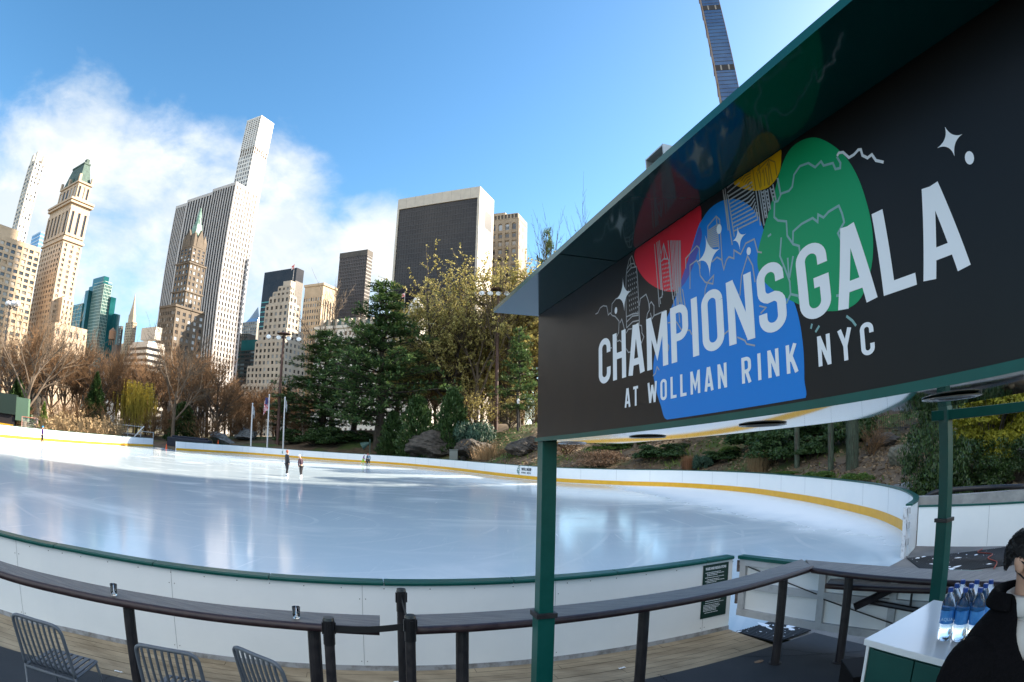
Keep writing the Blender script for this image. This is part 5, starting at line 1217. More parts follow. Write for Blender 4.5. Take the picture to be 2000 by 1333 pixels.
# thin blue glass skyscraper above the sign
t = Tower('pencil_tower', 'extremely slender blue glass skyscraper rising above the sign, with black mechanical bands', (1406.5,12), 470, (1373,17), (1409,12))
w, d, h = t.w, 26, t.zt+30; t.block(-w, 0, 0, d, 0, h)
m = MB(); m.box(-w-.9, -.5, 0, -w-.02, d, h); m.box(.02, -.5, 0, .5, d, h)
for k in range(18): z = h*(k+1)/18; m.box(-w-1.5, 1+k % 3, z-3, -w-.91, d-2, z)
t.part('terracotta_edge', m, mat('terracotta', (.24,.17,.13), .7))
m = MB(); k = 0; z = 6.
while z < h: m.box(-w+.05, -.22, z, -.05, -.02, z+.55); z += 4.6
t.part('floor_line', m, mat('dark_blue_line', (.015,.03,.06), .3))
m = MB()
for q in (t.z_at(1389, 16), t.z_at(1402, 134), t.z_at(1402,134)-105): m.box(-w+.02, -.30, q-3.6, -.02, -.23, q+3)
t.part('band_stripe', m, mat('band_black', (.008,.006,.008), .6)); m = MB()
for q in (t.z_at(1389, 16), t.z_at(1402, 134)):
    for a in (.28, .70): m = MB(); m.box(-w*a-.7, -.42, q-3.4, -w*a+.7, -.31, q+2.6); t.part('column', m, GRYC)
t.done(mat('tower_blue_glass', (.022,.075,.20), .12, spec=.35, col2=(.04,.115,.27), scale=.08), wall_name='glass_wall')
# unseen hotel on the park's south side, placed and sized to shade the near rink
q = Vector((-13, 31.2, 0))+Vector((math.sin(SUN_AZ),math.cos(SUN_AZ),0))*250; w, d = 62, 26; C_ = q+EXG*w-EYG*d
hs_ = empty('shading_hotel', (C_.x, C_.y, 0), 'unseen stone hotel slab beyond the hill behind the kiosk, placed to shade the rink', 'building', None, GR)
m = MB(); m.box(-w, 0, 0, 0, d, 152)
for i in range(16): x = -w+w*i/15; m.box(x-.8, -.4, 0, x+.8, -.01, 150)
m.build('wall', STONE, hs_); m = MB()
for j in range(38): m.box(-w+.3, -.2, j*4+1.5, -.3, -.02, j*4+3.4)
m.build('ribbon_window', DKGL, hs_)
# ---------------------------------------------------------------- trees and planting
BARK = mat('grey_brown_bark', (.085,.062,.045), .9, col2=(.14,.105,.075), scale=3, bump=.4, bscale=14)
BARKD = mat('dark_bark', (.040,.030,.024), .9, col2=(.07,.055,.042), scale=3, bump=.4, bscale=14)
TWIG = leafmat('brown_twigs', (.080,.045,.022), (.21,.118,.056), .8, 0)
TWIG2 = leafmat('grey_twigs', (.060,.044,.030), (.135,.10,.068), .8, 0)
BUD = leafmat('spring_buds', (.27,.235,.065), (.50,.43,.16), .7, .35)
WIL = leafmat('willow_yellow', (.28,.215,.025), (.42,.34,.06), .7, .35)
PINE = leafmat('pine_needles', (.030,.078,.030), (.15,.225,.075), .55, .25)
DKL = leafmat('dark_evergreen_leaves', (.014,.038,.012), (.065,.115,.034), .4, .2)
CYP = leafmat('golden_cypress', (.15,.155,.010), (.33,.30,.028), .6, .3)
JUN = leafmat('blue_juniper', (.022,.055,.038), (.05,.10,.065), .6, .15)
REED = leafmat('dry_reed', (.24,.165,.085), (.42,.31,.18), .8, .3)
RUS = leafmat('rusty_stems', (.17,.075,.035), (.30,.15,.08), .8, .15)
IVY = leafmat('ivy_bark_cover', (.035,.055,.035), (.10,.12,.085), .7, .1)
def quad(mb, p, a, b):
    mb.add([p-a*.5-b*.5, p+a*.5-b*.5, p+a*.5+b*.5, p-a*.5+b*.5], [(0,1,2,3)])
def rv(r): return Vector((r.gauss(0,1), r.gauss(0,1), r.gauss(0,1))).normalized()
def leaf(mb, p, r, l, w_):
    a = rv(r); b = rv(r).cross(a)
    if b.length < .1: return
    quad(mb, p, a*l, b.normalized()*w_)
def limb(mb, r, p, d, L_, rad, n, bend, up, sides):
    pts = [p.copy()]; rads = [rad]; d = d.normalized()
    for i in range(n):
        d = (d+rv(r)*bend+Vector((0,0,up))).normalized(); p = p+d*(L_/n); pts.append(p.copy()); rads.append(rad*(1-.62*(i+1)/n))
    mb.tube(pts, rads, sides, cap=False); return pts, rads, d
seed_ = 0.
def grow(tr, cr, r, p, d, L_, rad, lvl, cfg, tips):
    n = (5,4,3,2,2)[min(lvl,4)]
    mb = tr if lvl < cfg['split'] else cr
    pts, rads, dd = limb(mb, r, p, d, L_, max(rad, cfg['min']), n, cfg['bend']*(1 if lvl else .35), cfg['up'] if lvl else .02, (8,6,5,3,3)[min(lvl,4)])
    if lvl >= cfg['levels']: tips.append((pts, dd)); return
    k = cfg['kids'][lvl]
    for i in range(k):
        f = cfg['start'][min(lvl,1)]+(1-cfg['start'][min(lvl,1)])*(i+r.random()*.8)/k; f = min(f, .99)
        q = f*(len(pts)-1); j = int(q); pp = pts[j].lerp(pts[j+1], q-j)
        ax = (pts[j+1]-pts[j]).normalized(); side = rv(r); side = (side-ax*side.dot(ax)).normalized()
        if lvl == 0:
            ang = i*2.4+r.random()*.8; side = Vector((math.cos(ang), math.sin(ang), 0))
        spread = cfg['spread'][min(lvl, len(cfg['spread'])-1)]*(.75+.5*r.random())
        dirn = ax*math.cos(spread)+side*math.sin(spread)
        ll = L_*cfg['len'][min(lvl, len(cfg['len'])-1)]*(.7+.5*r.random())*(1.15-.45*f if lvl else 1.1-.35*f)
        if 'env' in cfg:                        # keep the crown inside a rounded outline
            cz, ex_, ez_ = cfg['env']
            for _q in range(7):
                e = pp+dirn*ll*1.25
                if (e.x*e.x+e.y*e.y)/ex_**2+((e.z-cz)/ez_)**2 < 1+.12*math.sin(e.x*1.7+e.y*2.3+seed_): break
                ll *= .74
                dirn = (dirn*.9+Vector((-e.x, -e.y, cz-e.z)).normalized()*.25).normalized()
        grow(tr, cr, r, pp, dirn, ll, rads[j]*(.62 if lvl else .55), lvl+1, cfg, tips)
    if lvl and ('env' not in cfg or lvl > 1): grow(tr, cr, r, pts[-1], dd, L_*.6, rads[-1], lvl+1, cfg, tips)
PROTO = {}
_rbaz = np.degrees(np.arctan2(PL[:,0], PL[:,1])); _rbr = np.hypot(PL[:,0], PL[:,1])
def rb(a):                                  # distance of the far boards in direction a
    k = (np.abs(_rbaz-math.degrees(a)) < 1.6) & (_rbr > 12); return float(_rbr[k].max()) if k.any() else 12.
def mk(kind, name, cat, parts):
    r = empty(name, (0,0,0), '', cat); mins = [1e9]*3; maxs = [-1e9]*3
    for nm, mb, m_ in parts:
        mb.build(nm, m_, r)
        for v in mb.v:
            for k in range(3): mins[k] = min(mins[k], v[k]); maxs[k] = max(maxs[k], v[k])
    xs = sorted(abs(v[0]) for _, mb, _ in parts for v in mb.v); w_ = xs[int(len(xs)*.97)]*2
    zs = sorted(v[2] for _, mb, _ in parts for v in mb.v); hh = zs[int(len(zs)*.9985)] if kind[:3] != 'bud' else zs[-1]
    PROTO[kind] = dict(root=r, h=hh, w=w_, used=False)
def bare(kind, seed, H, cfg, twm, bm, leaves=None):
    r = random.Random(seed); tr, cr, tips = MB(), MB(), []
    c = dict(levels=4, split=3, kids=(10,8,7,6), start=(.26,.2), spread=(.75,.6,.6,.55), len=(.66,.56,.52,.5), bend=.16, up=.07, min=.027); c.update(cfg)
    grow(tr, cr, r, Vector((0,0,-.3)), Vector((.03,.02,1)), H*c.get('stem', .62), H*.021, 0, c, tips)
    parts = [('trunk', tr, bm), ('crown', cr, twm)]
    if leaves:
        lm, n, l, w_ = leaves; lb = MB()
        for pts, d in tips:
            for _ in range(n): leaf(lb, pts[-1].lerp(pts[0], r.random()*.9)+rv(r)*.22*r.random(), r, l*(.6+.8*r.random()), w_*(.6+.8*r.random()))
        parts.append(('foliage', lb, lm))
    mk(kind, 'bare_tree' if not leaves else 'budding_tree', 'tree', parts)
bare('round1', 11, 20, dict(env=(11.5, 8, 8.3), up=.02, stem=.42, spread=(.8,.6,.6,.6), start=(.35,.2), len=(1.25,.5,.5,.5)), TWIG, BARKD)
bare('round2', 23, 19, dict(env=(10.5, 9, 8.3), up=.02, stem=.40, spread=(.85,.6,.6,.6), start=(.3,.2), len=(1.3,.5,.5,.5), bend=.19), TWIG, BARKD)
bare('up1', 35, 21, dict(spread=(.42,.45,.5,.5), kids=(11,7,6,6), start=(.16,.2)), TWIG, BARKD)
bare('open1', 47, 22, dict(env=(13, 9, 9), up=.02, stem=.40, kids=(6,6,6,5), spread=(.6,.5,.6,.6), start=(.4,.3), len=(1.4,.52,.5,.5), bend=.14), TWIG2, BARK)
bare('open2', 53, 22, dict(env=(13, 10, 9), up=.02, stem=.36, kids=(6,6,6,5), spread=(.7,.5,.6,.6), start=(.4,.3), len=(1.5,.5,.5,.5), bend=.16), TWIG2, BARK)
bare('bud1', 61, 20, dict(env=(11.5, 10.5, 8.3), stem=.34, spread=(1.0,.75,.8,.8), kids=(15,9,6,4), start=(.35,.15), len=(1.45,.52,.5,.5), bend=.22, up=.0), TWIG2, BARKD, (BUD, 8, .17, .09))
bare('bud2', 67, 20, dict(env=(11.8, 8.5, 8.), stem=.38, spread=(.85,.75,.8,.8), kids=(15,9,6,4), start=(.40,.15), len=(1.4,.52,.5,.5), bend=.22, up=.01), TWIG2, BARKD, (BUD, 8, .17, .09))
bare('brush', 71, 6, dict(levels=3, split=1, kids=(16,7,6), start=(.02,.15), spread=(.5,.55,.6), len=(1.1,.5,.5), min=.012), TWIG, BARKD)
bare('olive_brush', 73, 7, dict(levels=3, split=1, kids=(14,7,6), start=(.02,.15), spread=(.6,.6,.6), len=(1.,.5,.5), min=.012), TWIG2, BARKD, (BUD, 2, .16, .09))
def pine(kind, seed, H, wr, dens=1., bot=.14):
    r = random.Random(seed); tr, fo = MB(), MB(); n = 9
    tr.tube([(.12*math.sin(i*.9), .1*math.cos(i*1.3), H*i/n) for i in range(n+1)], [H*.016*(1-.88*i/n) for i in range(n+1)], 8, cap=False)
    z = H*bot
    while z < H*.985:
        f = (z/H-bot)/(1-bot); prof = (1-f)**.72*(.55+.45*min(1, f*5)); k = 4+int(r.random()*3)
        for i in range(k):
            a = r.random()*6.283; L_ = wr*H*prof*(.45+.75*r.random())
            if L_ < .35: L_ = .35
            d = Vector((math.cos(a), math.sin(a), .05+.35*f-.12*(1-f))); p = Vector((0,0,z))
            pts, rads, dd = limb(tr, r, p, d, L_, .045+.012*L_, 3, .08, .05, 4)
            m_ = int((3.5+L_*3.7)*dens)
            for j in range(m_):
                t = .22+.78*(j+r.random())/m_; q = t*(len(pts)-1); jj = min(int(q), len(pts)-2); c = pts[jj].lerp(pts[jj+1], q-jj)
                sp_ = .16+.26*L_*.25; c = c+Vector((r.gauss(0,sp_), r.gauss(0,sp_), r.gauss(.05,.10)))
                for _ in range(9):
                    dv = (Vector((math.cos(a), math.sin(a), .25))*.8+rv(r)*.9).normalized(); s_ = dv.cross(Vector((0,0,1))+rv(r)*.4)
                    if s_.length > .1: quad(fo, c+dv*.20, dv*(.34+.22*r.random()), s_.normalized()*.075)
        z += .42+.35*r.random()
    mk(kind, 'pine_tree', 'tree', [('trunk', tr, BARKD), ('foliage', fo, PINE)])
pine('pine1', 5, 20, .27, 1.0); pine('pine2', 9, 20, .24, .95, .10); pine('pine3', 15, 14, .24, .7, .2)
def cone(kind, seed, H, W_, mt, n, ls, name='conifer', fat=.8):
    r = random.Random(seed); tr, fo = MB(), MB(); tr.tube([(0,0,0),(0,0,H*.5)], [H*.02,H*.008], 6)
    for _ in range(n):
        f = r.random()**1.25; a = r.random()*6.283; lump = 1+.22*math.sin(a*5+f*17)+.16*math.sin(a*3-f*29); rad = W_/2*((1-f)**fat)*lump*(.55+.45*r.random()**.4)
        p = Vector((math.cos(a)*rad, math.sin(a)*rad, H*(.03+.97*f)+r.gauss(0,.06))); d = Vector((math.cos(a), math.sin(a), .9)).normalized()+rv(r)*.55; s_ = d.cross(rv(r))
        if s_.length > .1: quad(fo, p, d.normalized()*ls*(.7+.7*r.random()), s_.normalized()*ls*.42)
    mk(kind, name, 'tree', [('trunk', tr, BARKD), ('foliage', fo, mt)])
cone('fir', 3, 12, 6.5, DKL, 9000, .42); cone('thuja', 4, 3.6, 1.5, leafmat('thuja_green', (.05,.10,.012), (.14,.20,.03), .6, .2), 2500, .17); cone('yew', 6, 6, 6, DKL, 8000, .30, 'evergreen_shrub', .45)
def bush(kind, seed, W_, H, mt, n, ls, nm='shrub', cat='shrub', clumps=26):
    r = random.Random(seed); tr, fo = MB(), MB()
    C = []
    for _ in range(clumps):
        a = r.random()*6.283; q = r.random()**.5; z = (.18+.72*r.random()); rr = W_/2*q*math.sqrt(max(.05, 1-(z-.25)**2*1.3)); C.append((Vector((math.cos(a)*rr, math.sin(a)*rr, H*z)), (.13+.10*r.random())*W_))
        tr.tube([(0,0,0), C[-1][0]*.5+Vector((0,0,.1*H)), C[-1][0]], [.05*H*.2,.03*H*.2,.01*H*.2], 4, cap=False)
    for _ in range(n):
        c, s_ = r.choice(C); d = rv(r); d.z = abs(d.z)*.9-.15; p = c+d*s_*(.65+.4*r.random()); p.z = max(.05, p.z)
        b = rv(r).cross(d)
        if b.length > .1:
            u = (rv(r)*.8+d*.3).normalized(); quad(fo, p, u*ls*(.7+.6*r.random()), b.normalized()*ls*.5)
    mk(kind, nm, cat, [('stem', tr, BARKD), ('foliage', fo, mt)])
bush('rhodo', 8, 5, 3.4, DKL, 9000, .26, 'evergreen_shrub'); bush('rhodo_near', 12, 3.6, 3.4, leafmat('glossy_dark_leaves', (.008,.026,.007), (.055,.095,.024), .3, .15), 16000, .105, 'rhododendron_bush', clumps=40)
bush('cypress', 16, 4.4, 5, CYP, 15000, .17, 'golden_cypress', 'tree', 46); bush('juniper', 18, 6, 1.7, JUN, 6000, .24, 'juniper_shrub'); bush('hydrangea', 20, 4, 1.7, leafmat('dead_flower_heads', (.14,.085,.05), (.26,.17,.11), .9, .1), 7000, .11, 'dry_hydrangea', clumps=60)
bush('darktree', 22, 9, 10, DKL, 14000, .34, 'evergreen_tree', 'tree', 46); bush('leafy', 26, 4, 2.2, leafmat('fresh_green_leaves', (.03,.075,.012), (.12,.19,.03), .5, .25), 6000, .17, 'leafy_shrub')
def tuft(kind, seed, n, W_, H, mt, plume, nm, cat='grass'):
    r = random.Random(seed); fo = MB()
    for _ in range(n):
        a = r.random()*6.283; q = (r.random()**.6)*W_/2; p = Vector((math.cos(a)*q, math.sin(a)*q, 0)); h = H*(.55+.45*r.random()); lean = Vector((math.cos(a)*q*.45+r.gauss(0,.12*H), math.sin(a)*q*.45+r.gauss(0,.12*H), h)); w_ = .018+.01*r.random(); s_ = Vector((math.cos(a+1.5), math.sin(a+1.5), 0))*w_
        t1 = p+lean*.55; t2 = p+lean+Vector((lean.x*.25, lean.y*.25, -.02*H)); fo.add([p-s_, p+s_, t1+s_*.8, t1-s_*.8, t2], [(0,1,2,3),(3,2,4)])
        if plume and r.random() < plume:
            for k in range(3): leaf(fo, t2+rv(r)*.05+Vector((0,0,-.06*k)), r, .22, .06)
    mk(kind, nm, cat, [('blades', fo, mt)])
tuft('grass1', 31, 900, 2.2, 1.9, REED, .3, 'dry_grass_clump'); tuft('grass2', 33, 900, 2.6, 1.5, RUS, 0, 'dry_grass_clump'); tuft('stalks', 37, 380, 3.4, 2.6, leafmat('straw_stalks', (.22,.14,.07), (.36,.25,.14), .8, .2), .1, 'dry_stalk_clump')
# willow
r = random.Random(77); tr, fo = MB(), MB(); tr.tube([(0,0,0),(.2,0,2.5),(.1,.2,5)], [.35,.28,.2], 7)
for i in range(26):
    a = i*2.4; L_ = 2.4+2.8*r.random(); e = Vector((math.cos(a)*L_, math.sin(a)*L_, 6.5+4.5*r.random())); mid = Vector((e.x*.4, e.y*.4, e.z*.95)); tr.tube(spline([(0,0,4), mid, e],4), .05, 4, cap=False)
    for k in range(34):
        q = .35+.65*r.random(); p = Vector((0,0,5)).lerp(mid, min(1,q*2)) if q < .5 else mid.lerp(e, q*2-1); p = p+Vector((r.gauss(0,.45), r.gauss(0,.45), r.gauss(0,.2))); l = 2.+4*r.random(); x, y = r.gauss(0,.25), r.gauss(0,.25)
        n = 5; s_ = Vector((.028, .028*r.choice((-1,1)), 0)); pts = [p+Vector((x*j/n+r.gauss(0,.05), y*j/n, -l*j/n)) for j in range(n+1)]
        pts = [Vector((q_.x,q_.y,max(.3,q_.z))) for q_ in pts]; fo.add([v for q_ in pts for v in (q_-s_, q_+s_)], [(2*j,2*j+1,2*j+3,2*j+2) for j in range(n)])
        for j in range(n*2): leaf(fo, pts[j//2]+rv(r)*.1, r, .24, .06)
mk('willow', 'willow_tree', 'tree', [('trunk', tr, BARKD), ('foliage', fo, WIL)])
# ivy-clad trunk: a thick stem with hanging creepers
def ivytrunk(kind, seed, H, rad):
    r = random.Random(seed); tr, fo = MB(), MB(); tr.tube([(0,0,-.3),(.05,.05,H*.3),(-.1,.1,H*.65),(.1,0,H)], [rad*1.3,rad,rad*.9,rad*.7], 10)
    for _ in range(5): grow(tr, fo, r, Vector((0,0,H*(.6+.38*r.random()))), Vector((r.gauss(0,1), r.gauss(0,1), .5)), H*.4, rad*.35, 2, dict(levels=3, split=3, kids=(0,0,5,4), start=(.2,.2), spread=(.7,.7,.7), len=(.5,.5,.5), bend=.2, up=.03, min=.012), [])
    iv = MB()
    for _ in range(2600):
        a = r.random()*6.283; z = H*.85*r.random()**1.1; q = rad*(1.05+.35*r.random()); p = Vector((math.cos(a)*q, math.sin(a)*q, z)); quad(iv, p, Vector((r.gauss(0,.02), r.gauss(0,.02), -1)).normalized()*(.3+.5*r.random()), Vector((-math.sin(a), math.cos(a), 0))*.03)
    mk(kind, 'ivy_clad_tree', 'tree', [('trunk', tr, BARKD), ('branches', fo, TWIG2), ('ivy', iv, IVY)])
ivytrunk('ivy1', 41, 9, .42); ivytrunk('ivy2', 43, 8, .16)

def put(kind, px, D, top, label, w=None, rz=None, group=None, sink=.1, lean=None):
    """stand a plant at picture column px and ground distance D, tall enough to reach picture row 'top'; w = crown width in picture px"""
    P_ = PROTO[kind]; a = azel(px, 820)[0]; B_ = rb(a); D = D if px > 700 else D+max(0, B_-62)*.75; D = max(D, B_+2.6+.04*(px % 23)); x, y = math.sin(a)*D, math.cos(a)*D; zb = tz(x, y)-sink
    zt_ = HC+math.tan(azel(px, top)[1])*D; s_ = max(.3, zt_-zb)/P_['h']
    sw = s_ if w is None else (D*w/1130.)/P_['w']
    rz = rnd.random()*6.28 if rz is None else rz
    if not P_['used']:
        r_ = P_['root']; P_['used'] = True; r_.location = (x,y,zb); r_.rotation_euler = (0,0,rz); r_.scale = (sw,sw,s_); r_['label'] = label
        if group: r_['group'] = group
    else:
        r_ = dup(P_['root'], (x,y,zb), rz, label, (sw,sw,s_)); 
        if group: r_['group'] = group
        elif 'group' in r_: del r_['group']
    if lean: r_.rotation_euler = (lean[0], lean[1], rz)
    return r_
# left bank behind the boards
put('open2', 46, 70, 560, 'tall bare tree leaning right in front of the cream hotel tower', 190, 1.0, lean=(0,.10))
put('round1', 14, 84, 615, 'bare brown tree at the left edge below the tan apartment block', 130)
put('round2', 100, 92, 640, 'bare brown tree right of the tall leaning tree, below the cream hotel', 120)
put('up1', 150, 96, 645, 'bare tree filling the gap under the teal glass tower', 80)
put('round1', 190, 90, 668, 'bare tree in front of the low white building on the left', 90)
put('up1', 227, 88, 648, 'thin upright bare tree below the water tank', 50)
put('round2', 262, 100, 672, 'bare tree behind the yellow willow', 100)
put('round2', 58, 100, 650, 'bare tree far back between the left edge and the leaning tree', 110)
put('fir', 184, 88, 726, 'dark green conifer standing left of the low white building', 52)
put('fir', 32, 82, 735, 'dark conifer behind the green shed at the left edge', 58)
put('thuja', 85, 62, 786, 'small bright green conifer between the shed and the reeds', 24)
put('willow', 266, 84, 742, 'yellow weeping willow behind the left boards', 78)
put('round1', 300, 94, 680, 'bare brown tree right of the willow below the terraced block', 110)
put('open1', 338, 76, 620, 'tall two-stemmed bare tree in front of the brown spired hotel', 140)
put('round2', 385, 88, 672, 'wide bare tree below the black striped face of the marble tower', 130)
put('round1', 425, 80, 710, 'low spreading bare tree at the foot of the marble tower', 120)
put('yew', 358, 86, 785, 'dark evergreen mass at the base of the two-stemmed tree', 58)
put('up1', 452, 95, 745, 'bare tree at the right corner of the marble tower', 60)
put('round2', 485, 105, 742, 'bare tree left of the tall floodlight mast', 80)
put('up1', 512, 110, 735, 'bare tree just left of the floodlight mast, in front of the limestone tower', 70)
put('round1', 560, 112, 742, 'bare tree right of the floodlight mast, below the limestone tower', 70)
put('brush', 130, 74, 770, 'brown thicket of bare shrubs behind the reeds, left part', 90); put('brush', 215, 74, 790, 'brown thicket of bare shrubs behind the scaffold frame', 80)
put('brush', 300, 78, 785, 'brown thicket of bare shrubs under the willow', 80); put('brush', 395, 78, 800, 'brown thicket of bare shrubs behind the far gap', 80); put('brush', 470, 84, 800, 'brown thicket of bare shrubs behind the flagpoles', 90)
put('brush', 20, 68, 800, 'brown thicket of bare shrubs beside the green shed', 60)
# centre
put('pine2', 630, 82, 648, 'dark white pine with tiered branches, left one of the two large pines', 165)
put('pine1', 742, 79, 553, 'tall white pine with tiered branches, right one of the two large pines', 205)
put('pine3', 690, 92, 660, 'smaller pine standing back between the two large pines', 120)
put('open1', 648, 93, 560, 'tall bare spreading tree rising behind the left pine', 190)
put('bud1', 872, 88, 520, 'budding yellow-green tree in front of the black glass tower', 265)
put('bud2', 985, 92, 468, 'tallest budding yellow-green tree, behind the right floodlight mast', 290)
put('bud2', 806, 98, 590, 'small budding tree just right of the tall pine', 140)
put('open2', 930, 84, 520, 'dark forked bare tree among the budding trees', 200)
put('open2', 1092, 112, 392, 'bare purple-brown tree crown against the sky above the canopy tip', 150)
put('pine3', 1066, 116, 448, 'dark conifer top poking up before the sky beside the canopy tip', 62)
put('pine3', 1012, 74, 640, 'dark layered pine close to the left edge of the sign', 80)
put('round2', 850, 100, 690, 'bare brown tree behind the dark evergreens right of the pine', 110); put('round1', 905, 104, 660, 'bare brown tree between the forked tree and the white hotel', 110)
put('brush', 870, 80, 760, 'brown bare shrub above the rock outcrop', 90); put('olive_brush', 930, 78, 740, 'olive twiggy shrub below the forked tree', 80); put('olive_brush', 995, 76, 755, 'olive twiggy shrub right of the floodlight mast', 80); put('olive_brush', 1040, 78, 760, 'olive twiggy shrub against the left end of the sign', 70)
put('yew', 815, 73, 772, 'bright dark-green evergreen mound left of the rock outcrop', 72); put('yew', 884, 71, 757, 'very dark evergreen mound above the rock outcrop', 66); put('yew', 768, 74, 802, 'dark evergreen mound at the foot of the tall pine', 52)
put('juniper', 922, 68, 822, 'low blue-green juniper spreading on the slope above the rock', 84)
for px, t_, w_, q in ((612,838,60,'left'),(655,834,66,'middle'),(700,842,56,'right')): put('rhodo', px, 74, t_, f'dark green rhododendron below the pines, {q} one of three', w_)
put('brush', 590, 80, 800, 'brown bare shrub at the foot of the left pine', 60); put('rhodo', 570, 78, 838, 'dark green shrub behind the three flagpoles', 50)
put('bud1', 1050, 96, 505, 'budding tree partly hidden by the left end of the sign', 220); put('bud1', 930, 104, 545, 'budding tree standing back between the two widest budding trees', 190)
put('pine3', 560, 90, 742, 'small dark pine left of the two large pines', 70); pass
for px, D, t_, k in ((775,108,665,'round1'),(820,112,690,'round2'),(880,114,640,'round2'),(940,112,650,'round1'),(990,110,680,'round2')): put(k, px, D, t_, 'bare brown tree in the undergrowth in front of the white hotel', 120, group='bare trees before the white hotel')
for px, D, t_, k in ((30,110,640,'round2'),(80,108,625,'round1'),(125,112,650,'round2'),(172,110,672,'round1'),(206,108,715,'round2')): put(k, px, D, t_, 'bare brown tree in the dense thicket below the cream hotel', 110, group='bare trees below the cream hotel')
for px, D, t_, k in ((240,110,680,'round1'),(285,108,690,'round2'),(325,110,690,'round1'),(362,106,655,'round2'),(405,108,685,'round1')): put(k, px, D, t_, 'bare brown tree in the dense thicket below the spired brown hotel', 110, group='bare trees below the brown hotel')
for px, D, t_, k in ((440,104,745,'round2'),(470,112,755,'round1'),(500,104,760,'round2'),(535,104,755,'round1'),(585,110,750,'round2')): put(k, px, D, t_, 'bare brown tree in the thicket behind the flagpoles', 80, group='bare trees behind the flagpoles')
for px, t_, w_, lab in ((1110,850,110,'dark brown bare shrub on the slope just right of the green post'),(1285,838,100,'bare shrub at the top of the slope below the word WOLLMAN'),(1400,835,110,'bare shrub on the slope left of the big evergreen trunk'),(1700,815,80,'bare twiggy shrub under the iron fence')): put('brush', px, 52 if px < 1500 else 31, t_, lab, w_)
for px, D, t_, w_, lab in ((1300,60,800,130,'dark shrub bank high on the slope, left part'),(1400,56,790,130,'dark shrub bank high on the slope, middle part'),(1500,48,800,130,'dark shrub bank high on the slope, right part')): put('rhodo', px, D, t_, lab, w_)
for px, t_, w_ in ((15,792,70),(60,775,80),(105,768,80),(160,765,80),(200,770,70)): put('brush', px, 88, t_, 'bare brown undergrowth in the dense thicket behind the reeds', w_, group='undergrowth behind the reeds')
for px, t_, w_ in ((240,785,70),(285,775,70),(330,775,70),(375,780,70),(420,782,70)): put('brush', px, 90, t_, 'bare brown undergrowth behind the scaffold frame and far gap', w_, group='undergrowth behind the far gap')
for px, t_, w_ in ((455,790,60),(500,792,60),(540,795,60),(580,790,60)): put('brush', px, 94, t_, 'bare brown undergrowth behind the three flagpoles', w_, group='undergrowth behind the flagpoles')
for px, t_, w_ in ((830,735,90),(900,730,90),(960,740,90),(1020,745,80)): put('brush', px, 96, t_, 'bare brown undergrowth among the budding trees', w_, group='undergrowth among the budding trees')
for px, D, t_, w_, lab in ((1290,44,868,90,'low dark ivy patch on the slope, left of the red-brown grass clump'),(1410,41,880,80,'low dark ivy patch at the foot of the big evergreen trunk'),(1585,38,800,150,'tall dark shrub bank filling the gap behind the ivy-clad trunks'),(1490,40,815,130,'tall dark shrub bank left of the ivy-clad trunks'),(1660,34,790,90,'dark shrub behind the thick ivy-clad trunk')): put('rhodo', px, D, t_, lab, w_)
for px, t_, w_, lab in ((1600,921,70,'bright green weeds by the wall, left of the flat stones'),(1670,924,70,'bright green weeds by the wall below the flat stones'),(1900,915,60,'green weeds on the bank right of the right green post')): put('leafy', px, 24, t_, lab, w_)
# slope plants
put('grass1', 800, 70, 850, 'pale dry grass clump left of the rock outcrop', 34); put('stalks', 955, 62, 858, 'fan of dry straw stalks in front of the rock outcrop', 90); put('brush', 1020, 58, 875, 'low brown bare shrub by the rink wall left of the green post', 80)
put('hydrangea', 1165, 43, 879, 'rounded brown dry hydrangea right of the green post', 96); put('leafy', 1200, 50, 858, 'fresh green leafy shrub on the slope below the sign, behind the dry hydrangea', 90); put('leafy', 1252, 50, 858, 'fresh green leafy shrub beside the thin trunk below the sign', 44)
put('grass2', 1345, 38, 886, 'red-brown grass clump on the slope below the sign', 30); put('stalks', 1478, 33, 875, 'fan of dry brown stalks behind the rink wall below the word RINK', 62); put('juniper', 1372, 40, 888, 'small blue-green juniper beside the red-brown grass clump', 34)
put('leafy', 1425, 42, 872, 'green leafy shrub at the foot of the dark tree below the sign', 40); put('rhodo', 1325, 46, 866, 'dark shrub at the end of the sunlit grass strip', 44)
put('darktree', 1445, 47, 560, 'big dark evergreen tree behind the sign, its trunk seen below the word WOLLMAN', 190); put('darktree', 1345, 56, 600, 'dark evergreen tree behind the sign, left of the big one', 150); put('darktree', 1560, 44, 600, 'dark evergreen tree behind the sign near the ivy-clad trunks', 190); put('darktree', 1200, 66, 640, 'dark evergreen tree behind the left part of the sign', 140)
put('open1', 1241, 48, 560, 'slim bare tree with its trunk seen below the word AT', 110)
put('ivy1', 1664, 29, 660, 'thick ivy-clad trunk below the letters NYC'); put('ivy2', 1556, 33, 690, 'thin ivy-clad trunk, left of the thick one'); put('ivy2', 1622, 30, 680, 'thin ivy-clad trunk hard beside the thick one'); put('ivy2', 1540, 36, 690, 'thin ivy-clad trunk farthest left of the ivy group')
put('rhodo', 1530, 35, 838, 'dark shrub under the ivy-clad trunks', 110); put('rhodo', 1590, 34, 850, 'dark low shrub beside the thick ivy-clad trunk', 80); put('leafy', 1540, 27, 925, 'bright green weeds along the rink wall below the ivy-clad trunks', 60)
put('rhodo_near', 1826, 17.5, 752, 'glossy dark rhododendron bush directly behind the right green post', 130); put('rhodo_near', 1905, 19.5, 852, 'glossy dark rhododendron bush right of the right green post', 150); put('rhodo_near', 1985, 20, 850, 'glossy dark rhododendron bush at the right edge of the picture', 130)
put('cypress', 1935, 21.2, 728, 'golden yellow cypress behind the green cross beam', 175); put('cypress', 2015, 22, 700, 'golden yellow cypress cut by the right edge of the picture', 120)
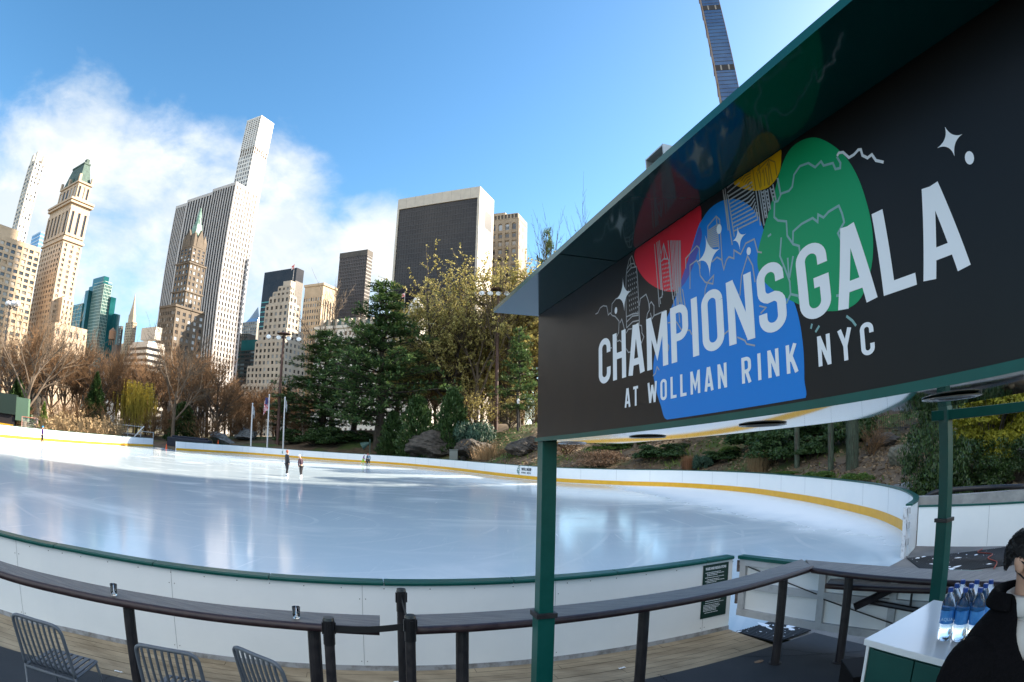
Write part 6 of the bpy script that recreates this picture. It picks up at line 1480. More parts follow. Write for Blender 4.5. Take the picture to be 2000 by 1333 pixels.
put('darktree', 1870, 34, 640, 'dark evergreen tree behind the golden cypress', 170); put('darktree', 1740, 42, 640, 'dark evergreen tree behind the iron fence', 150)
# reeds on the left: one bed nobody could count
r = random.Random(91); fo = MB(); RX, RPX = [], []
for _ in range(2600):
    px = 72+165*r.random(); a = azel(px, 840)[0]; D = rb(a)+1.2+6*r.random(); RX.append((math.sin(a)*D, math.cos(a)*D)); RPX.append(px)
RX = [(x, y, z) for (x, y), z in zip(RX, terrain([q[0] for q in RX], [q[1] for q in RX]))]
for _ in range(2000):
    x, y, zb = RX[_]; px = RPX[_]; h = (1.0+1.5*r.random())*(.65+.5*math.sin(px*.13)**2+.25*math.sin(px*.41)); w_ = .025; lx = r.gauss(.1,.45)
    p = Vector((x,y,zb)); t1 = p+Vector((lx*.4,0,h*.6)); t2 = p+Vector((lx,0,h)); s_ = Vector((w_,.01,0)); fo.add([p-s_,p+s_,t1+s_*.7,t1-s_*.7,t2], [(0,1,2,3),(3,2,4)])
    if r.random() < .35:
        for k in range(3): leaf(fo, t2+Vector((.04*k,0,-.1*k)), r, .34, .10)
tag(fo.build('reeds', REED), 'tall dry tan reeds behind the sunlit left boards', 'reeds', kind='stuff')
# litter, weeds and grass on the slopes
r = random.Random(93); g1_, g2_ = MB(), MB()
LX = [(R(-22+72*r.random()), 13+(r.random()**1.3)*62) for _ in range(42000)]; LX = [(math.sin(a)*D, math.cos(a)*D) for a, D in LX]
_x, _y = np.array([q[0] for q in LX]), np.array([q[1] for q in LX]); LQ, LZ = dist_out(_x, _y), terrain(_x, _y)
for (x, y), q, zb in zip(LX, LQ, LZ):
    if q < .5 or q > 26: continue
    D = math.hypot(x, y); zb = float(zb)
    if zb < -.1: continue
    green = math.sin(x*.55+1)*math.sin(y*.35)+r.gauss(0,.35) > .55
    s_ = .05+.10*r.random()+D*.0016
    if green:
        d = Vector((r.gauss(0,.3), r.gauss(0,.3), 1)).normalized(); b = rv(r).cross(d)
        if b.length > .1: quad(g1_, Vector((x,y,zb+s_*.5)), d*s_*1.6, b.normalized()*s_*.35)
    else:
        d = rv(r); d.z *= .35; b = rv(r).cross(d)
        if b.length > .1: quad(g2_, Vector((x,y,zb+s_*.25)), d.normalized()*s_*1.2, b.normalized()*s_*.5)
tag(g1_.build('grass', leafmat('slope_grass', (.05,.088,.012), (.14,.20,.036), .7, .3)), 'patchy green grass on the slope behind the rink', 'grass', kind='stuff')
tag(g2_.build('leaf_litter', leafmat('fallen_leaves', (.10,.065,.036), (.32,.235,.15), .85, .1)), 'brown fallen leaves and twigs over the slope', 'leaf litter', kind='stuff')
for k in PROTO.values():
    if not k['used']:
        for c in list(k['root'].children): bpy.data.objects.remove(c)
        bpy.data.objects.remove(k['root'])
# ---------------------------------------------------------------- people
def skin(name, nodes, edges, mats, parent=None, root=0, sub=2, extra=None):
    """grow one continuous surface round a skeleton: nodes (x, y, z, rx[, ry])"""
    me = bpy.data.meshes.new(name); me.from_pydata([n[:3] for n in nodes], edges, []); ob = bpy.data.objects.new(name, me); COL.objects.link(ob)
    sk = ob.modifiers.new('Skin', 'SKIN'); sk.use_smooth_shade = True; sk.branch_smoothing = .4
    if not me.skin_vertices: bpy.context.view_layer.update()
    for i, n in enumerate(nodes): me.skin_vertices[0].data[i].radius = (n[3], n[4] if len(n) > 4 else n[3])
    for i in range(len(nodes)): me.skin_vertices[0].data[i].use_root = (i == root)
    ss = ob.modifiers.new('Sub', 'SUBSURF'); ss.levels = sub; ss.render_levels = sub
    dg = bpy.context.evaluated_depsgraph_get(); dg.update(); ev = ob.evaluated_get(dg); m2 = bpy.data.meshes.new_from_object(ev)
    ob.modifiers.clear(); ob.data = m2; m2.materials.clear(); m2.materials.append(mats)
    if extra:
        bm = bmesh.new(); bm.from_mesh(m2); vs0 = [bm.verts.new(v) for v in extra.v]
        for f in extra.f: bm.faces.new([vs0[i] for i in f])
        bm.to_mesh(m2); bm.free()
    m2.polygons.foreach_set('use_smooth', [True]*len(m2.polygons)); m2.update()
    if parent is not None: ob.parent = parent
    return ob
def ellipsoid(mb, c, rx, ry, rz_, n=12, m_=8, fwd=None, z0=-1., z1=1.):
    rings = []
    for i in range(m_+1):
        t = z0+(z1-z0)*i/m_; ph = math.asin(max(-1, min(1, t))); k = max(.02, math.cos(ph))
        rings.append([(c[0]+rx*k*math.cos(2*math.pi*j/n), c[1]+ry*k*math.sin(2*math.pi*j/n), c[2]+rz_*t) for j in range(n)])
    mb.tube_rings(rings)
def clothm(n, c, c2=None): return mat('cloth_'+n, c, .85, col2=c2, scale=30) if c2 else mat('cloth_'+n, c, .85)
SKIN_ = mat('skin_tone', (.46,.26,.18), .5, col2=(.52,.31,.22), scale=20)
def figure(loc_, face_az, H, label, jacket, trousers, shoes, hat=None, hair=None, lean=0., step=.10, arms=((.02,-.02),(.02,-.02)), coat=False, head_yaw=0., headtilt=0., group=None, helmet=False):
    """standing or skating person; local +y is the way the person faces, +x their right"""
    u = H; rz = -R(face_az)
    def P(x, y, z, r, r2=None): yl = y+lean*max(0, z-.5)*1.0; return (x*u, yl*u, z*u, r*u) + ((r2*u,) if r2 else ())
    N_ = [P(0,0,.52,.075,.06), P(0,.0,.62,.066,.055), P(0,0,.73,.08,.06), P(0,0,.81,.05,.045), P(0,.008,.855,.030), P(0,.016+headtilt,.90,.052,.058), P(0,.022+headtilt*1.4,.955,.046,.05)]
    E_ = [(0,1),(1,2),(2,3),(3,4),(4,5),(5,6)]; A_ = {}
    for s_, (af, ab) in zip((1,-1), arms):
        i = len(N_); N_ += [P(s_*.098,0,.79,.034), P(s_*(.125+abs(ab)),af*.4,.63,.027), P(s_*(.13+ab),af,.49,.020), P(s_*(.13+ab),af+.012,.452,.021,.012), P(s_*(.13+ab),af+.02,.418,.012,.008)]; E_ += [(3,i),(i,i+1),(i+1,i+2),(i+2,i+3),(i+3,i+4)]; A_[s_] = i
    L_ = {}
    for s_ in (1,-1):
        i = len(N_); f = s_*step; N_ += [P(s_*.05,0,.47,.058), P(s_*.055,f*.45+.015,.27,.037), P(s_*.06,f,.06,.026), P(s_*.06,f+.045,.025,.022)]; E_ += [(0,i),(i,i+1),(i+1,i+2),(i+2,i+3)]; L_[s_] = i
    # the face: nose, and ears on the same surface
    ex = MB(); hc = N_[5]; ellipsoid(ex, (hc[0], hc[1]+.058*u, hc[2]+.012*u), .010*u, .012*u, .016*u, 6, 4)
    for s_ in (1,-1): ellipsoid(ex, (hc[0]+s_*.054*u, hc[1]-.004*u, hc[2]+.012*u), .006*u, .012*u, .018*u, 6, 4)
    fig = skin('person', N_, E_, SKIN_, sub=2, extra=ex); fig.location = loc_; fig.rotation_euler = (0,0,rz); tag(fig, label, 'person', group)
    g_ = 1.22 if coat else 1.14
    up = lambda n, k, d=.006*u: (n[0], n[1], n[2], n[3]*k+d, (n[4] if len(n) > 4 else n[3])*k+d)
    JN = [up(N_[0],g_), up(N_[1],g_), up(N_[2],g_), up(N_[3],g_), (N_[4][0],N_[4][1],N_[4][2]-.012*u,.036*u,.036*u)]; JE = [(0,1),(1,2),(2,3),(3,4)]
    if coat: JN.append((0, 0, .40*u, .10*u, .085*u)); JE.append((0, 5))
    for s_ in (1,-1):
        i = len(JN); a = A_[s_]; JN += [up(N_[a],1.15), up(N_[a+1],1.2), up(N_[a+2],1.25)]; JE += [(3,i),(i,i+1),(i+1,i+2)]
    skin('jacket', JN, JE, jacket, fig)
    TN = [up(N_[0],1.04)]; TE = []
    for s_ in (1,-1):
        i = len(TN); a = L_[s_]; TN += [up(N_[a],1.06), up(N_[a+1],1.12), up((N_[a+2][0],N_[a+2][1],N_[a+2][2]+.02*u,N_[a+2][3]),1.15)]; TE += [(0,i),(i,i+1),(i+1,i+2)]
    skin('trousers', TN, TE, trousers, fig)
    for s_ in (1,-1):
        a = L_[s_]; x, y = N_[a+2][0], N_[a+2][1]; m = MB()
        m.tube_rings([[(x+.030*u*math.cos(q)*k, y+.012*u*0+(o+.03*math.sin(q)*k2)*u, z*u) for q in [2*math.pi*j/10 for j in range(10)]] for k, k2, o, z in ((.9,1.9,.022,.018),(1.05,2.1,.022,.030),(1.0,1.4,.010,.055),(.95,1.05,0,.085),(1.05,1.1,0,.10))])
        sh = m.build('skate', shoes, fig, smooth=True); m = MB(); m.box(x-.0025*u, y-.04*u, 0, x+.0025*u, y+.085*u, .017*u); m.build('blade', mat('steel_blade', (.5,.5,.52), .25, .9), sh)
    m = MB(); hx, hy, hz = N_[5][0], (N_[5][1]+N_[6][1])/2, N_[6][2]-.006*u
    if hat: ellipsoid(m, (hx, hy-.002*u, hz-.004*u), .062*u, .072*u, .062*u, 16, 8, z0=-.35); m.build('helmet' if helmet else 'hat', hat, fig, smooth=True)
    if hair:
        m = MB(); ellipsoid(m, (hx, hy-.016*u, hz-.012*u), .056*u, .060*u, .068*u, 14, 8, z0=-.75 if not hat else -1); m.build('hair', hair, fig, smooth=True)
    return fig
WS = mat('white_skate_boot', (.75,.75,.76), .4); BS = mat('dark_skate_boot', (.03,.03,.035), .4)
BLK = clothm('black', (.012,.010,.014)); DKH = mat('dark_hair', (.02,.013,.01), .5); ORH = mat('ginger_hair', (.38,.10,.05), .6)
p = at_z(82, 868, 0); figure((p.x,p.y,.002), 30, 1.48, 'lone skater in black and purple with a bright blue hat by the left boards', clothm('purple', (.10,.012,.26), (.02,.012,.03)), BLK, WS, hat=clothm('bright_blue', (.01,.22,.48)), step=.06, arms=((.05,.0),(.03,.07)))
p = at_z(560, 930, 0); figure((p.x,p.y,.002), 40, 1.72, 'adult skater in a long dark coat with reddish hair, beside the helmeted child', clothm('charcoal', (.018,.018,.024)), BLK, WS, hair=ORH, coat=True, step=-.05, arms=((.02,-.01),(.03,.0)))
p = at_z(588, 932, 0); figure((p.x,p.y,.002), -70, 1.46, 'child skater in a white helmet looking down at the ice, next to the adult', clothm('plum', (.045,.02,.035)), BLK, WS, hat=mat('white_helmet', (.75,.76,.80), .3), helmet=True, step=.03, lean=.16, headtilt=.045, arms=((.10,-.03),(.06,-.02)))
p = at_z(709, 907, 0); figure((p.x,p.y,.002), 75, 1.18, 'small child in lime trousers and white helmet leaning on the far boards', clothm('lilac', (.40,.18,.42), (.08,.03,.10)), clothm('lime', (.33,.62,.02)), WS, hat=MATS['white_helmet'], helmet=True, step=.16, lean=.28, arms=((.16,-.02),(.15,-.02)))
p = at_z(714, 907, 0); p.y += .5; figure((p.x,p.y,.002), 60, 1.22, 'child in dark navy with a pink hat, middle of the three at the far boards', clothm('navy', (.012,.018,.05)), BLK, BS, hat=clothm('pink', (.65,.10,.16)), step=.05, lean=.2, arms=((.16,-.03),(.10,-.02)))
p = at_z(720, 908, 0); figure((p.x,p.y,.002), 20, 1.26, 'child in a pale blue and navy jacket holding the far boards', clothm('pale_blue', (.30,.50,.66), (.02,.03,.09)), clothm('dark_teal', (.01,.03,.05)), WS, hair=mat('brown_hair', (.22,.11,.05), .6), step=.05, lean=.05, arms=((.12,-.02),(.14,-.01)))

# the man at the counter
mp = Vector((1.592, 1.243, .402))
N_ = [(0,0,.94,.15,.11),(0,0,1.14,.125,.09),(0,-.01,1.32,.145,.092),(0,-.012,1.45,.088,.066),(0,.012,1.53,.056,.056),(0,.04,1.60,.062,.075),(0,.045,1.675,.076,.094),(0,.035,1.735,.062,.078)]
E_ = [(i,i+1) for i in range(7)]; hands = []
for s_ in (1,-1):
    i = len(N_); N_ += [(s_*.175,-.01,1.39,.045),(s_*.245,.0,1.15,.042),(s_*.25,.13,.92,.034),(s_*.245,.165,.865,.036,.018)]; E_ += [(3,i),(i,i+1),(i+1,i+2),(i+2,i+3)]
    for k, (dx, l) in enumerate(((-.028,.070),(-.010,.078),(.010,.074),(.027,.058))):
        j = len(N_); b = N_[i+3]; N_ += [(b[0]+dx,b[1]+.035,b[2]-.035,.009),(b[0]+dx*1.1,b[1]+.035+l*.35,b[2]-.035-l*.5,.0085),(b[0]+dx*1.1,b[1]+.035+l*.45,b[2]-.035-l,.007)]; E_ += [(i+3,j),(j,j+1),(j+1,j+2)]
    j = len(N_); b = N_[i+3]; N_ += [(b[0]-s_*.042,b[1]+.02,b[2]-.01,.011),(b[0]-s_*.052,b[1]+.05,b[2]-.035,.0085)]; E_ += [(i+3,j),(j,j+1)]
for s_ in (1,-1):
    i = len(N_); N_ += [(s_*.09,0,.86,.095),(s_*.10,.01,.48,.062),(s_*.105,-.01,.10,.045),(s_*.11,.10,.045,.042)]; E_ += [(0,i),(i,i+1),(i+1,i+2),(i+2,i+3)]
ex = MB()
ex.tube_rings([[(x*.014, .135+f, 1.705-h) for x in (-1,0,1,0)] for f, h in ((0,0),)]*1 + [[(-.010,.130,1.690),(0,.142,1.690),(.010,.130,1.690),(0,.122,1.690)],[(-.018,.130,1.655),(0,.160,1.657),(.018,.130,1.655),(0,.122,1.650)]])
for s_ in (1,-1):                                                   # ears: rim and lobe
    ellipsoid(ex, (s_*.083,.030,1.678), .010, .020, .033, 10, 6); ellipsoid(ex, (s_*.089,.024,1.686), .006, .014, .020, 8, 5)
    ellipsoid(ex, (s_*.032,.125,1.690), .013, .008, .008, 8, 4)
man = skin('person', N_, E_, SKIN_, sub=2, extra=ex); man.location = mp; man.rotation_euler = (0,0,R(180)-R(1)); man.scale = (1.13, 1.08, 1.0)
tag(man, 'man in black overcoat, white shirt and black mask at the right edge', 'person')
HAIR = mat('black_hair', (.010,.009,.010), .45, bump=.6, bscale=160)
m = MB(); r = random.Random(6)
rings = []                                                         # hair cap with a low neckline and cut round the ears
for i in range(9):
    t = -.25+1.25*i/8; ph = math.asin(min(1, t)) if t < 1 else math.pi/2; k = max(.03, math.cos(ph))
    rings.append([(.089*k*math.cos(a), .030+(.107*k*math.sin(a) if math.sin(a) < .35 else .107*k*(.35+.45*(math.sin(a)-.35)))-.012, 1.690+.092*t-(.05 if math.sin(a) < -.35 else -.11)*max(0, .15-t)) for a in [2*math.pi*j/24 for j in range(24)]])
m.tube_rings(rings)
for _ in range(2600):                                               # short cropped strands over the cap
    i = int(r.random()*8); j = int(r.random()*24); a_, b_ = Vector(rings[i][j]), Vector(rings[i+1][(j+1) % 24]); q_ = a_.lerp(b_, r.random()); c_ = Vector((0,.02,1.685)); n_ = (q_-c_).normalized(); t_ = Vector((r.gauss(0,.35), .6+r.gauss(0,.3), r.gauss(-.45,.35))); t_ = (t_-n_*t_.dot(n_)).normalized(); t_ = (t_+n_*.22).normalized(); s_ = t_.cross(n_)
    if s_.length > .1: quad(m, q_+n_*.001+t_*.003, t_*.014, s_.normalized()*.0022)
m.build('hair', HAIR, man, smooth=False)
COAT = mat('black_wool_coat', (.0025,.0025,.0035), .95, spec=.12, col2=(.005,.0045,.006), scale=90, bump=.3, bscale=220)
def open_loft(mb, prof, gap, n=28):
    """rings of an open coat body: (z, rx, ry, y centre, half gap angle in degrees)"""
    rings = []
    for (z, rx, ry, cy, g) in prof:
        a0, a1 = 90+g, 450-g; rings.append([(rx*math.cos(R(a0+(a1-a0)*j/(n-1))), cy+ry*math.sin(R(a0+(a1-a0)*j/(n-1))), z) for j in range(n)])
    o = len(mb.v)
    for rr in rings: mb.v += rr
    for i in range(len(rings)-1):
        for j in range(n-1): mb.f.append((o+i*n+j, o+i*n+j+1, o+(i+1)*n+j+1, o+(i+1)*n+j)); mb.m.append(0)
m = MB(); open_loft(m, [(.42,.27,.22,.0,4),(.7,.25,.20,.0,4),(.95,.235,.185,.0,5),(1.14,.225,.170,.0,8),(1.28,.232,.165,.0,12),(1.37,.232,.150,-.008,20),(1.425,.212,.132,-.014,29),(1.47,.165,.115,-.016,38),(1.505,.115,.098,-.010,46),(1.53,.088,.088,-.004,58),(1.565,.082,.085,-.008,64),(1.585,.088,.092,-.014,70),(1.57,.098,.104,-.018,70),(1.53,.118,.118,-.020,60)], 0)
co = m.build('overcoat', COAT, man, smooth=True); md = co.modifiers.new('Solidify','SOLIDIFY'); md.thickness = .012; md.offset = 0; md = co.modifiers.new('Sub','SUBSURF'); md.levels = 1; md.render_levels = 1
for s_ in (1,-1):
    sl = skin('sleeve', [(s_*.11,-.012,1.425,.095,.092),(s_*.20,-.012,1.375,.105,.105),(s_*.25,.0,1.15,.085,.085),(s_*.256,.105,.955,.056,.056)], [(0,1),(1,2),(2,3)], COAT, co)
m = MB()
for s_ in (1,-1): m.prism([(0,0),(.075,.06),(.085,.14),(.03,.24),(0,.26)] , (s_*.028,.158,1.20), (s_*.9,-.42,0), (0,-.10,1), (0,.012,0))
m.build('lapel', COAT, man)
SHIRT = mat('white_shirt', (.56,.545,.53), .7, col2=(.50,.49,.48), scale=6)
sh = skin('shirt', [(0,0,.92,.185,.145),(0,0,1.14,.165,.135),(0,.0,1.32,.195,.15),(0,-.0,1.45,.14,.118),(0,.008,1.52,.085,.085)], [(0,1),(1,2),(2,3),(3,4)], SHIRT, man)
m = MB(); open_loft(m, [(1.43,.098,.098,.0,10),(1.48,.074,.078,.004,12),(1.53,.066,.070,.008,12),(1.572,.064,.070,.014,10),(1.565,.070,.078,.014,12),(1.515,.088,.096,.012,20)], 0, 24); cl_ = m.build('collar', SHIRT, sh, smooth=True); md = cl_.modifiers.new('Solidify','SOLIDIFY'); md.thickness = .003
m = MB(); m.box(-.016,.128,1.0,.016,.142,1.40); m.build('placket', SHIRT, sh)
skin('trousers', [(0,0,.93,.165,.125),(.09,0,.84,.10),(.10,.01,.48,.075),(.105,-.01,.09,.07),(-.09,0,.84,.10),(-.10,.01,.48,.075),(-.105,-.01,.09,.07)], [(0,1),(1,2),(2,3),(0,4),(4,5),(5,6)], BLK, man)
for s_ in (1,-1):
    m = MB(); m.tube_rings([[(s_*.108+.05*math.cos(q)*k, .045+.135*math.sin(q)*k2, z) for q in [2*math.pi*j/14 for j in range(14)]] for k, k2, z in ((1,1,0),(1.02,1.02,.03),(.9,.85,.07),(.7,.5,.10))]); m.build('shoe', BS, man, smooth=True)
MASK = mat('black_face_mask', (.008,.008,.009), .8)
m = MB(); rr = []
for z, k in ((1.60,.75),(1.625,1.0),(1.655,1.02),(1.675,.85)): rr.append([(.072*k*math.cos(R(a)), .050+.102*k*math.sin(R(a)), z) for a in range(20, 161, 14)])
n = len(rr[0])
for q in rr: m.v += q
for i in range(3):
    for j in range(n-1): m.f.append((i*n+j, i*n+j+1, (i+1)*n+j+1, (i+1)*n+j)); m.m.append(0)
mk_ = m.build('face_mask', MASK, man, smooth=True); md = mk_.modifiers.new('Solidify','SOLIDIFY'); md.thickness = .003; md.offset = 1
m = MB()
for s_ in (1,-1): m.tube([(s_*.072,.083,1.667),(s_*.086,.05,1.685),(s_*.090,.024,1.70)], .003, 5); m.tube([(s_*.066,.083,1.612),(s_*.082,.05,1.640),(s_*.089,.022,1.66)], .003, 5)
m.build('mask_strap', MASK, mk_)

# ---------------------------------------------------------------- lamps, flags and park things
POLE = mat('brown_pole', (.075,.035,.028), .6); SILV = mat('flagpole_white', (.62,.63,.66), .4); LAMPG = mat('floodlight_glass', (.80,.82,.84), .15); GLB = mat('lamp_globe', (.75,.75,.78), .25)
def flood(px, D, top, n, label):
    a = azel(px, 800)[0]; x, y = math.sin(a)*D, math.cos(a)*D; zb = tz(x,y)-.1; h = HC+math.tan(azel(px, top)[1])*D-zb
    r_ = empty('floodlight_mast', (x,y,zb), label, 'street lamp', 'floodlight masts round the rink', -a)
    m = MB(); m.tube([(0,0,0),(0,0,h*.5),(0,0,h)], [.27,.22,.15], 10); m.build('pole', POLE, r_)
    m = MB(); m.lathe([(.12,-.1),(1.05,-.05),(1.1,.05),(.2,.3),(0,.3)], (0,0,h), 14); m.build('hood', POLE, r_, smooth=False)
    for k in range(n):
        xx = (k-(n-1)/2)*(4.6/max(1,n-1)); 
        m = MB(); m.tube([(0,0,h-.5),(xx,0,h-.45)], .06, 5); m.tube_rings([[(xx+.42*s_*math.cos(q), -.15-.3*d, h-.55+.42*s_*math.sin(q)*.8-.12*d) for q in [2*math.pi*j/12 for j in range(12)]] for s_, d in ((.45,-1),(1,.4),(1.02,.6))])
        f_ = m.build('floodlight', POLE, r_); m = MB(); m.tube_rings([[(xx+.38*math.cos(q)*s_, -.34-.02*d, h-.63+.38*math.sin(q)*.8*s_) for q in [2*math.pi*j/12 for j in range(12)]] for s_, d in ((1,0),(.6,2))]); m.build('lens', LAMPG, f_)
flood(545, 88, 652, 4, 'tall brown floodlight mast in front of the stepped limestone tower'); flood(969, 80, 566, 5, 'tall brown floodlight mast before the budding trees, left of the sign')
a = azel(4, 720)[0]; D = 92; x, y = math.sin(a)*D, math.cos(a)*D; zb = tz(x,y); h = HC+math.tan(azel(10, 594)[1])*D-zb
r_ = empty('park_lamp', (x,y,zb), 'dark park lamp with three white globes at the left edge', 'street lamp'); m = MB(); m.tube([(0,0,0),(0,0,h)], [.2,.11], 8); m.tube([(-1.0,0,h-.2),(0,0,h-.6),(1.9,0,h-.2)], .08, 5); m.build('pole', BLACKM, r_)
for q in (-.6,.7,1.9): m = MB(); ellipsoid(m, (q,0,h+.15), .5, .5, .5); m.build('globe', GLB, r_, smooth=True)
for px, D, t_, lab in ((1012,72,778,'small black lantern post near the left end of the sign'),):
    a = azel(px, 800)[0]; x, y = math.sin(a)*D, math.cos(a)*D; zb = tz(x,y); h = HC+math.tan(azel(px,t_)[1])*D-zb
    r_ = empty('lantern_post', (x,y,zb), lab, 'street lamp'); m = MB(); m.tube([(0,0,0),(0,0,.6),(0,0,.65),(0,0,h-.7)], [.16,.14,.07,.06], 8); m.build('pole', BLACKM, r_); m = MB(); m.lathe([(.10,h-.7),(.19,h-.35),(.22,h-.3),(.05,h-.08),(0,h)], n=8); m.build('lantern', GLB, r_)
FL_US = mat('striped_flag', (.50,.03,.05), .8, col2=(.68,.66,.70), scale=7, lo=.45, hi=.55); FL_W = mat('pale_flag', (.55,.58,.62), .8); FL_B = mat('navy_canton', (.02,.03,.12), .8)
for px, base, top, lab, kind in ((490,875,790,'shortest white flagpole, left of the three','w'),(522,876,773,'white flagpole with a limp red, white and blue flag, middle of the three','us'),(553,880,778,'white flagpole right of the three, behind the adult skater','w')):
    D = 81.5; a = azel(px, 870)[0]; x, y = math.sin(a)*D, math.cos(a)*D; zb = tz(x,y)-.1; h = HC+math.tan(azel(px,top)[1])*D-zb
    r_ = empty('flagpole', (x,y,zb), lab, 'flagpole', 'flagpoles behind the far boards'); m = MB(); m.tube([(0,0,0),(0,0,h)], [.13,.08], 8); ellipsoid(m, (0,0,h+.1), .12, .12, .12, 8, 5); m.build('pole', SILV, r_)
    m = MB(); n = 7
    def drape(x0, x1, z0, z1):
        g = [[(x0+(x1-x0)*i/n, .12*math.sin(i*1.7+j*.5), z0+(z1-z0)*j/5-.10*i*i/n) for i in range(n+1)] for j in range(6)]; o = len(m.v)
        for row in g: m.v += row
        for j in range(5):
            for i in range(n): m.f.append((o+j*(n+1)+i, o+j*(n+1)+i+1, o+(j+1)*(n+1)+i+1, o+(j+1)*(n+1)+i)); m.m.append(0)
    s_ = -1 if kind == 'us' else 1
    drape(.12*s_, (.75 if kind == 'us' else .34)*s_, h-(2.0 if kind == 'us' else 1.2), h-.25); fo = m.build('flag', FL_US if kind == 'us' else FL_W, r_); md = fo.modifiers.new('Solidify','SOLIDIFY'); md.thickness = .03
    if kind == 'us':
        m = MB(); m.box(-.50,-.22,h-1.2,-.12,-.16,h-.3); m.build('canton', FL_B, fo)
# green horn loudspeaker
D = 74.5; a = azel(722, 890)[0]; x, y = math.sin(a)*D, math.cos(a)*D; zb = tz(x,y)-.2; h = HC+math.tan(azel(719, 858)[1])*D-zb
r_ = empty('horn_loudspeaker', (x,y,zb), 'dull green horn loudspeaker on a short pole above the three children', 'loudspeaker'); GH = mat('dull_green', (.05,.10,.085), .6); m = MB(); m.tube([(0,0,0),(0,0,h)], .06, 6); m.build('pole', GH, r_)
m = MB(); m.tube([(-.15,0,h-.5),(-.5,-.1,h-.65),(-1.0,-.2,h-.95)], [.16,.30,.52], 14); m.build('horn', GH, r_)
# rocks
from mathutils import noise as mnoise
SCH = mat('schist_rock', (.026,.022,.019), .9, col2=(.085,.074,.064), scale=1.3, detail=10, bump=.9, bscale=3.5); MOSS = mat('pale_boulder', (.15,.135,.105), .9, col2=(.08,.08,.055), scale=1.6, detail=9, bump=.8, bscale=6); GRB = mat('grey_boulder', (.22,.235,.25), .9, col2=(.11,.12,.125), scale=3, detail=9, bump=.8, bscale=10)
def rock(px, py, D, w_, h_, label, m_, seed, dep=None, nm='boulder', flat=0.):
    if px > 1500 or px < 1060: D = max(D, rb(azel(px,py)[0])+ (dep or D*w_/1130/2*.7)+.5)
    c = at_d(px, py, D); zb = tz(c.x, c.y); r2 = random.Random(seed); bm = bmesh.new(); bmesh.ops.create_icosphere(bm, subdivisions=5 if w_ > 45 else 4, radius=1)
    offs = [(rv(r2), .55+.35*r2.random()) for _ in range(11)]
    for v in bm.verts:
        d = v.co.normalized(); k = 1.
        for n, t in offs:
            q = d.dot(n)
            if q > t: k = min(k, t/q)
        k *= 1+.10*mnoise.fractal(d*2.2+Vector((seed,0,0)), 1., 2., 5)+.05*abs(mnoise.noise(Vector((d.x*3,d.y*3,d.z*9+seed))))
        k *= 1+.05*math.sin(d.x*7+seed)+.05*math.sin(d.y*9-seed)+.03*math.sin(d.z*17+d.x*13)
        v.co = d*k
    me = bpy.data.meshes.new(nm); bm.to_mesh(me); bm.free(); me.materials.append(m_); o = bpy.data.objects.new(nm, me); COL.objects.link(o); W_ = D*w_/1130/2; Hh = D*h_/1130
    o.scale = (W_, (dep or W_*.7), Hh*.62); o.location = (c.x, c.y, zb+Hh*.36); o.rotation_euler = (r2.gauss(0,.08), r2.gauss(0,.08), -azel(px,py)[0]+r2.gauss(0,.2)); me.polygons.foreach_set('use_smooth', [False]*len(me.polygons)); tag(o, label, 'rock'); return o
rock(852, 885, 69, 112, 46, 'big dark rounded rock outcrop behind the far boards', SCH, 3, 4, 'rock_outcrop'); rock(818, 888, 69, 60, 34, 'low dark sloping shoulder of rock left of the big outcrop', SCH, 5, 3, 'rock_outcrop'); rock(925, 880, 66, 72, 40, 'second dark outcrop just right of the big one', SCH, 8, 3.5, 'rock_outcrop'); rock(1020, 878, 58, 70, 34, 'dark rock half hidden by shrubs by the left end of the sign', SCH, 9, 3, 'rock_outcrop')
rock(430, 862, 90, 60, 20, 'flat pale rock behind the far gap boards', GRB, 12, 3); rock(480, 856, 96, 50, 20, 'grey low rock behind the shortest flagpole', GRB, 13, 3)
rock(1748, 912, 17.5, 84, 74, 'pale grey angular boulder behind the curved corner of the boards', GRB, 21, .45); rock(1760, 822, 27, 52, 44, 'rounded tan boulder high on the slope below the iron fence', MOSS, 22, .6)
rock(1640, 898, 26, 40, 14, 'flat grey stone in the soil below the thick ivy-clad trunk', GRB, 25, .4); rock(1600, 903, 27, 30, 12, 'small flat grey stone left of the other one below the ivy', GRB, 26, .3)
rock(1790, 800, 29, 40, 24, 'grey rock slab beside the rounded tan boulder', GRB, 28, .6); rock(1720, 790, 33, 70, 26, 'dark long rock under the iron fence', SCH, 29, 1)
for i, (px, py, w_) in enumerate(((1935,968,26),(1952,958,22),(1968,964,24),(1950,975,20),(1982,955,20))): tag(rock(px, py, 14.9+.12*i, w_, w_*.8, 'fist of grey cobbles heaped behind the retaining wall', GRB, 40+i, .16, 'cobble'), None, None, 'cobbles heaped behind the retaining wall')
for i, px in enumerate((838,875,892,905,930)): tag(rock(px, 895, 67.2-.6*i if px > 860 else 70, 14+3*(i % 3), 9, 'small loose stone along the foot of the rock outcrop', SCH, 60+i, .5, 'stone'), None, None, 'loose stones at the foot of the outcrop')
# electrical cabinet by the outcrop
D = 64.5; a = azel(886, 888)[0]; x, y = math.sin(a)*D, math.cos(a)*D; zb = tz(x,y); r_ = empty('utility_cabinet', (x,y,zb), 'grey-green utility cabinet standing between the two rock outcrops', 'cabinet', None, -a); m = MB(); m.box(-.45,-.3,0,.45,.3,1.65); m.build('housing', mat('cabinet_grey', (.14,.16,.15), .6), r_, bevel=.03); m = MB(); m.box(-.40,-.32,.1,.40,-.301,1.55); m.build('door', mat('cabinet_door', (.16,.18,.17), .55), r_); m = MB(); m.box(-.5,-.36,1.66,.5,.36,1.72); m.build('lid', MATS['cabinet_grey'], r_)
